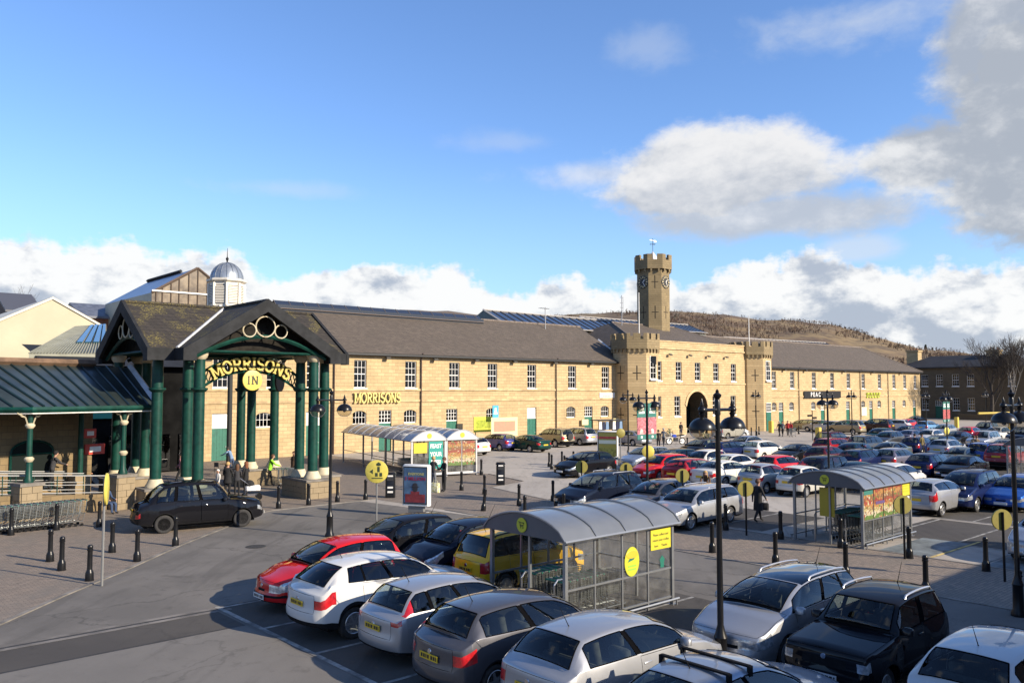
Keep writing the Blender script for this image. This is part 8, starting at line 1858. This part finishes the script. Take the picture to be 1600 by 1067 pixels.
ps = [('walk', 1185, 815, HEAD - R_(60), 'man in a long black coat walking past the silver estate with a bag', 'black', 'black', dict(coat=.45, hair='brown', h=1.70)),
      ('talk', 677, 764, R_(20), 'person in a dark brown jacket talking by the teal poster', 'charcoal', 'grey', dict(hair='blond')), ('talk', 694, 768, R_(170), 'man in black talking by the teal poster with a bag at his side', 'black', 'black', dict(hair='brown', h=1.78)),
      ('push', 421, 759, R_(-20), 'worker in a green high visibility vest pushing trolleys', 'hivis', 'black', dict(hair='brown')), ('stand', 459, 752, R_(200), 'woman in a brown coat behind the pushed trolleys', 'brown', 'brown', dict(hair='brown', style='long', coat=.4)), ('stand', 466, 750, R_(180), 'dark haired person in a brown coat by the portico columns', 'brown', 'charcoal', dict(coat=.4, h=1.78)),
      ('leanover', 362, 737, HEAD + R_(60), 'man in a pale blue shirt leaning over a table by the cafe chairs', 'blue', 'jeans', dict()), ('talk', 355, 777, HEAD, 'woman in black with a blond bun behind the taxi', 'black', 'black', dict(hair='blond', coat=.2)), ('talk', 370, 776, HEAD + R_(20), 'woman with long brown hair behind the taxi bonnet', 'charcoal', 'black', dict(hair='brown', style='long', h=1.6)), ('talk', 384, 773, HEAD + R_(70), 'woman with long auburn hair in black behind the taxi bonnet', 'black', 'black', dict(hair='auburn', style='long', h=1.66)), ('stand', 340, 772, R_(200), 'child in a pale hooded top behind the taxi', 'white', 'grey', dict(hat='white', h=1.25)),
      ('walk', 282, 756, R_(150), 'woman in a pink top walking behind the portico columns', 'pink', 'black', dict(hair='dark')), ('push', 80, 764, R_(10), 'man in a dark jacket on the ramp behind the handrail', 'charcoal', 'black', dict(hat='black', z=.80)), ('sitting', 131, 757, R_(0), 'seated person in orange with a green bag on the ramp', 'orange', 'navy', dict(hat='green', z=.55, h=1.5)), ('sitting', 166, 802, R_(-60), 'person in jeans sitting on the ramp wall behind the pole sign', 'jeans', 'jeans', dict(h=1.6)),
      ('stand', 1029, 702, HEAD, 'dark dressed person half hidden behind the banner lamp', 'black', 'black', dict()), ('walk', 1037, 698, HEAD - R_(30), 'person in a grey jacket walking toward the archway', 'grey', 'charcoal', dict(hair='grey')), ('hold', 1064, 684, R_(240), 'dark dressed rider standing beside the white motorcycle', 'black', 'navy', dict(hair='brown')),
      ('walk', 1218, 682, R_(180), 'person in black walking by the right wing', 'black', 'black', dict(hair='grey')), ('walk', 1223, 682, R_(190), 'man in a blue shirt and dark trousers walking by the right wing', 'grey', 'black', dict()), ('walk', 1231, 681, R_(200), 'person in a red jacket pushing a trolley by the right wing', 'red', 'black', dict()), ('stand', 1236, 680, R_(190), 'person in dark red beside the red jacketed one', 'red', 'charcoal', dict(h=1.55)),
      ('stand', 1430, 711, HEAD + R_(40), 'person in a blue jacket among the far cars', 'grey', 'black', dict()), ('stand', 1441, 712, HEAD + R_(200), 'person in a brown jacket among the far cars', 'olive', 'black', dict()), ('leanover', 1520, 712, R_(0), 'person in a pale jacket at the open tailgate of the blue car', 'tan', 'black', dict(hair='brown')), ('stand', 1527, 712, R_(30), 'person in dark red at the tailgate of the blue car', 'tan', 'black', dict(hair='brown', h=1.6))]
for p_, px, py, rz, lab, top, legs, k in ps: x, y = P_(px, py, k.get('z', 0.0)); person(p_, x, y, rz, lab, top, legs, **k)
pp = at(1093, 790); person('leanover', pp.x + .7, pp.y + .1, R_(-150), 'person with blond hair in a brown coat leaning into the silver estate', 'brown', 'black', hair='blond', style='long', h=1.72)
# hand luggage and small things
def bag(p, lab, m, w=.18, h=.34, rz=0.0, z=0.0, name='bag'):
    t = thing(name, lab, 'bag', (p[0], p[1], z), rz); b = MB(); rbox(b, -w * .55, -w, 0, w * .55, w, h, .04); b.build('sack', m, t, 40); b = MB(); b.tube([(0, -w * .6, h), (0, -w * .5, h + .12), (0, w * .5, h + .12), (0, w * .6, h)], .012, 4); b.build('strap', m, t)
q = at(1191, 812); bag((q.x, q.y - .15), 'black bag carried by the man in the long coat', CL['black'], .14, .30, .3, .42); q = at(680, 769); bag(q, 'yellow and white carrier bag standing between the two talkers', mat('bag_yellow', (.60, .55, .12), .5, var=.4, vscale=8, col2=(.7, .7, .6)), .24, .5, .4)
# cafe tables and chairs in the portico, pram by the taxi
def chair_(px, py, rz, lab):
    t = thing('cafe_chair', lab, 'chair', tuple(at(px, py)), rz, 'cafe chairs in the portico'); m = mat('chair_metal', (.10, .09, .08), .4, .5); b = MB(); rbox(b, -.22, -.22, .43, .22, .22, .47, .015); b.build('seat', m, t); b = MB(); rbox(b, -.23, -.2, .6, -.20, .2, .88, .01); b.build('backrest', m, t)
    for sx in (-.19, .19):
        for sy in (-.19, .19): b = MB(); b.tube([(sx, sy, 0), (sx, sy, .44 if sx > 0 else .86)], .014, 5); b.build('leg', m, t)
for k, (px, py, rz, lab) in enumerate(((342, 744, .3, 'brown cafe chair left of the leaning man'), (376, 741, 2.6, 'brown cafe chair right of the leaning man'), (387, 738, 1.2, 'brown cafe chair beside the portico column base'))): chair_(px, py, rz, lab)
for px, py, lab in ((352, 742, 'small round cafe table under the leaning man'), (392, 743, 'small round cafe table by the portico plinth')):
    t = thing('cafe_table', lab, 'table', tuple(at(px, py))); b = MB(); b.lathe([(.34, .71), (.35, .73), (.35, .75), (.001, .75)], 18); b.build('table_top', mat('table_brown', (.12, .07, .04), .4), t); b = MB(); b.lathe([(.22, 0), (.2, .03), (.03, .06), (.03, .71)], 12); b.build('pedestal', M_CAST, t)
t = thing('pram', 'black and white pram beside the women behind the taxi', 'pram', tuple(at(393, 780)), R_(-20)); b = MB(); b.tube([(-.35, -.22, .25), (.35, -.22, .25), (.35, .22, .25), (-.35, .22, .25)], .015, 5, closed=True); b.tube([(-.35, -.2, .25), (-.1, -.2, .7), (-.55, -.2, 1.05), (-.55, .2, 1.05), (-.1, .2, .7), (-.35, .2, .25)], .015, 5); b.build('frame', M_STEEL, t); b = MB(); rbox(b, -.3, -.2, .45, .4, .2, .7, .06); b.build('cot', CL['white'], t); b = MB(); b.lathe([(.24, 0)] + [(.24 * math.cos(R_(a)), .26 * math.sin(R_(a))) for a in (30, 60, 85)], 14, 0, Matrix.Translation((-.1, 0, .7))); b.build('hood', CL['black'], t)
for wx in (-.32, .34):
    for wy in (-.24, .24): b = MB(); b.lathe([(.15, -.02), (.15, .02), (.001, .02)], 14, 0, Matrix.Translation((wx, wy, .15)) @ Matrix.Rotation(R_(90), 4, 'X')); b.build('wheel', BLK, t)
q = at(437, 760); 
for k in range(3): trolley(q.x + .24 * k - .1, q.y - .09 * k, R_(-20), 'wire trolley pushed by the worker in the green vest', 'trolleys pushed by the worker')
q = at(1240, 682); trolley(q.x, q.y, R_(190), 'wire trolley pushed by the person in red', 'trolley by the right wing')
# motorcycle
mc = thing('motorcycle', 'white and blue trail motorcycle parked before the archway', 'motorcycle', tuple(at(1056, 694)), R_(150)); 
for x in (-.68, .70): b = MB(); b.tube([(x + .30 * math.cos(a), 0, .32 + .30 * math.sin(a)) for a in [2 * math.pi * k / 20 for k in range(20)]], .055, 6, closed=True); w = b.build('wheel', TYRE, mc, 60); b = MB(); [b.tube([(x, 0, .32), (x + .27 * math.cos(a), 0, .32 + .27 * math.sin(a))], .010, 3) for a in [2 * math.pi * k / 10 for k in range(10)]]; b.lathe([(.26, -.02), (.26, .02)], 20, 0, Matrix.Translation((x, 0, .32)) @ Matrix.Rotation(R_(90), 4, 'X')); b.build('rim', M_WHITE, w)
b = MB(); b.tube([(.70, -.07, .32), (.42, -.07, 1.0)], .03, 5); b.tube([(.70, .07, .32), (.42, .07, 1.0)], .03, 5); b.tube([(.38, -.38, 1.08), (.42, 0, 1.04), (.38, .38, 1.08)], .018, 5); b.build('fork', M_STEEL, mc); b = MB(); rbox(b, -.22, -.14, .30, .25, .14, .66, .05); b.build('engine', M_PFR, mc); b = MB(); rbox(b, -.05, -.13, .70, .40, .13, .98, .08); b.build('tank', mat('bike_blue', (.04, .08, .42), .3), mc); b = MB(); b.prism([(-.85, .88), (-.10, .80), (-.05, .90), (-.90, .98)], -.11, .11, 'y'); b.build('seat', BLK, mc); b = MB(); b.prism([(-1.0, .84), (-.55, .72), (-.5, .80), (-1.05, .92)], -.10, .10, 'y'); b.prism([(.48, .68), (1.0, .62), (1.02, .66), (.50, .76)], -.08, .08, 'y'); b.build('mudguard', M_WHITE, mc); b = MB(); rbox(b, .44, -.12, .86, .54, .12, 1.1, .03); b.build('headlamp_cowl', M_WHITE, mc); b = MB(); b.tube([(-.68, .08, .32), (-.15, .08, .42)], .03, 5); b.tube([(-.1, -.12, .35), (-.15, -.32, 0)], .018, 4); b.build('swing_arm', M_STEEL, mc)
# stall at the turret corner
st = thing('market_stall', 'small stall with hanging blue and white clothes by the left turret', 'stall', tuple(at(950, 690)), R_(-10)); b = MB(); [b.tube([(x, y, 0), (x, y, 2.2)], .03, 5) for x in (-1.6, 1.6) for y in (-.5, .5)]; b.tube([(-1.7, -.5, 2.2), (1.7, -.5, 2.2)], .03, 5); b.build('frame', M_CAST, st); b = MB(); b.box(-1.8, -.7, 2.22, 1.8, .7, 2.30); b.build('canopy', CL['charcoal'], st)
for k in range(7): b = MB(); x = -1.4 + .45 * k; b.prism([(x - .16, 2.12), (x + .16, 2.12), (x + .2, 1.3), (x - .2, 1.28)], -.56, -.44, 'y'); b.build('garment', (CL['white'], CL['navy'], CL['blue'], CL['black'])[k % 4], st)
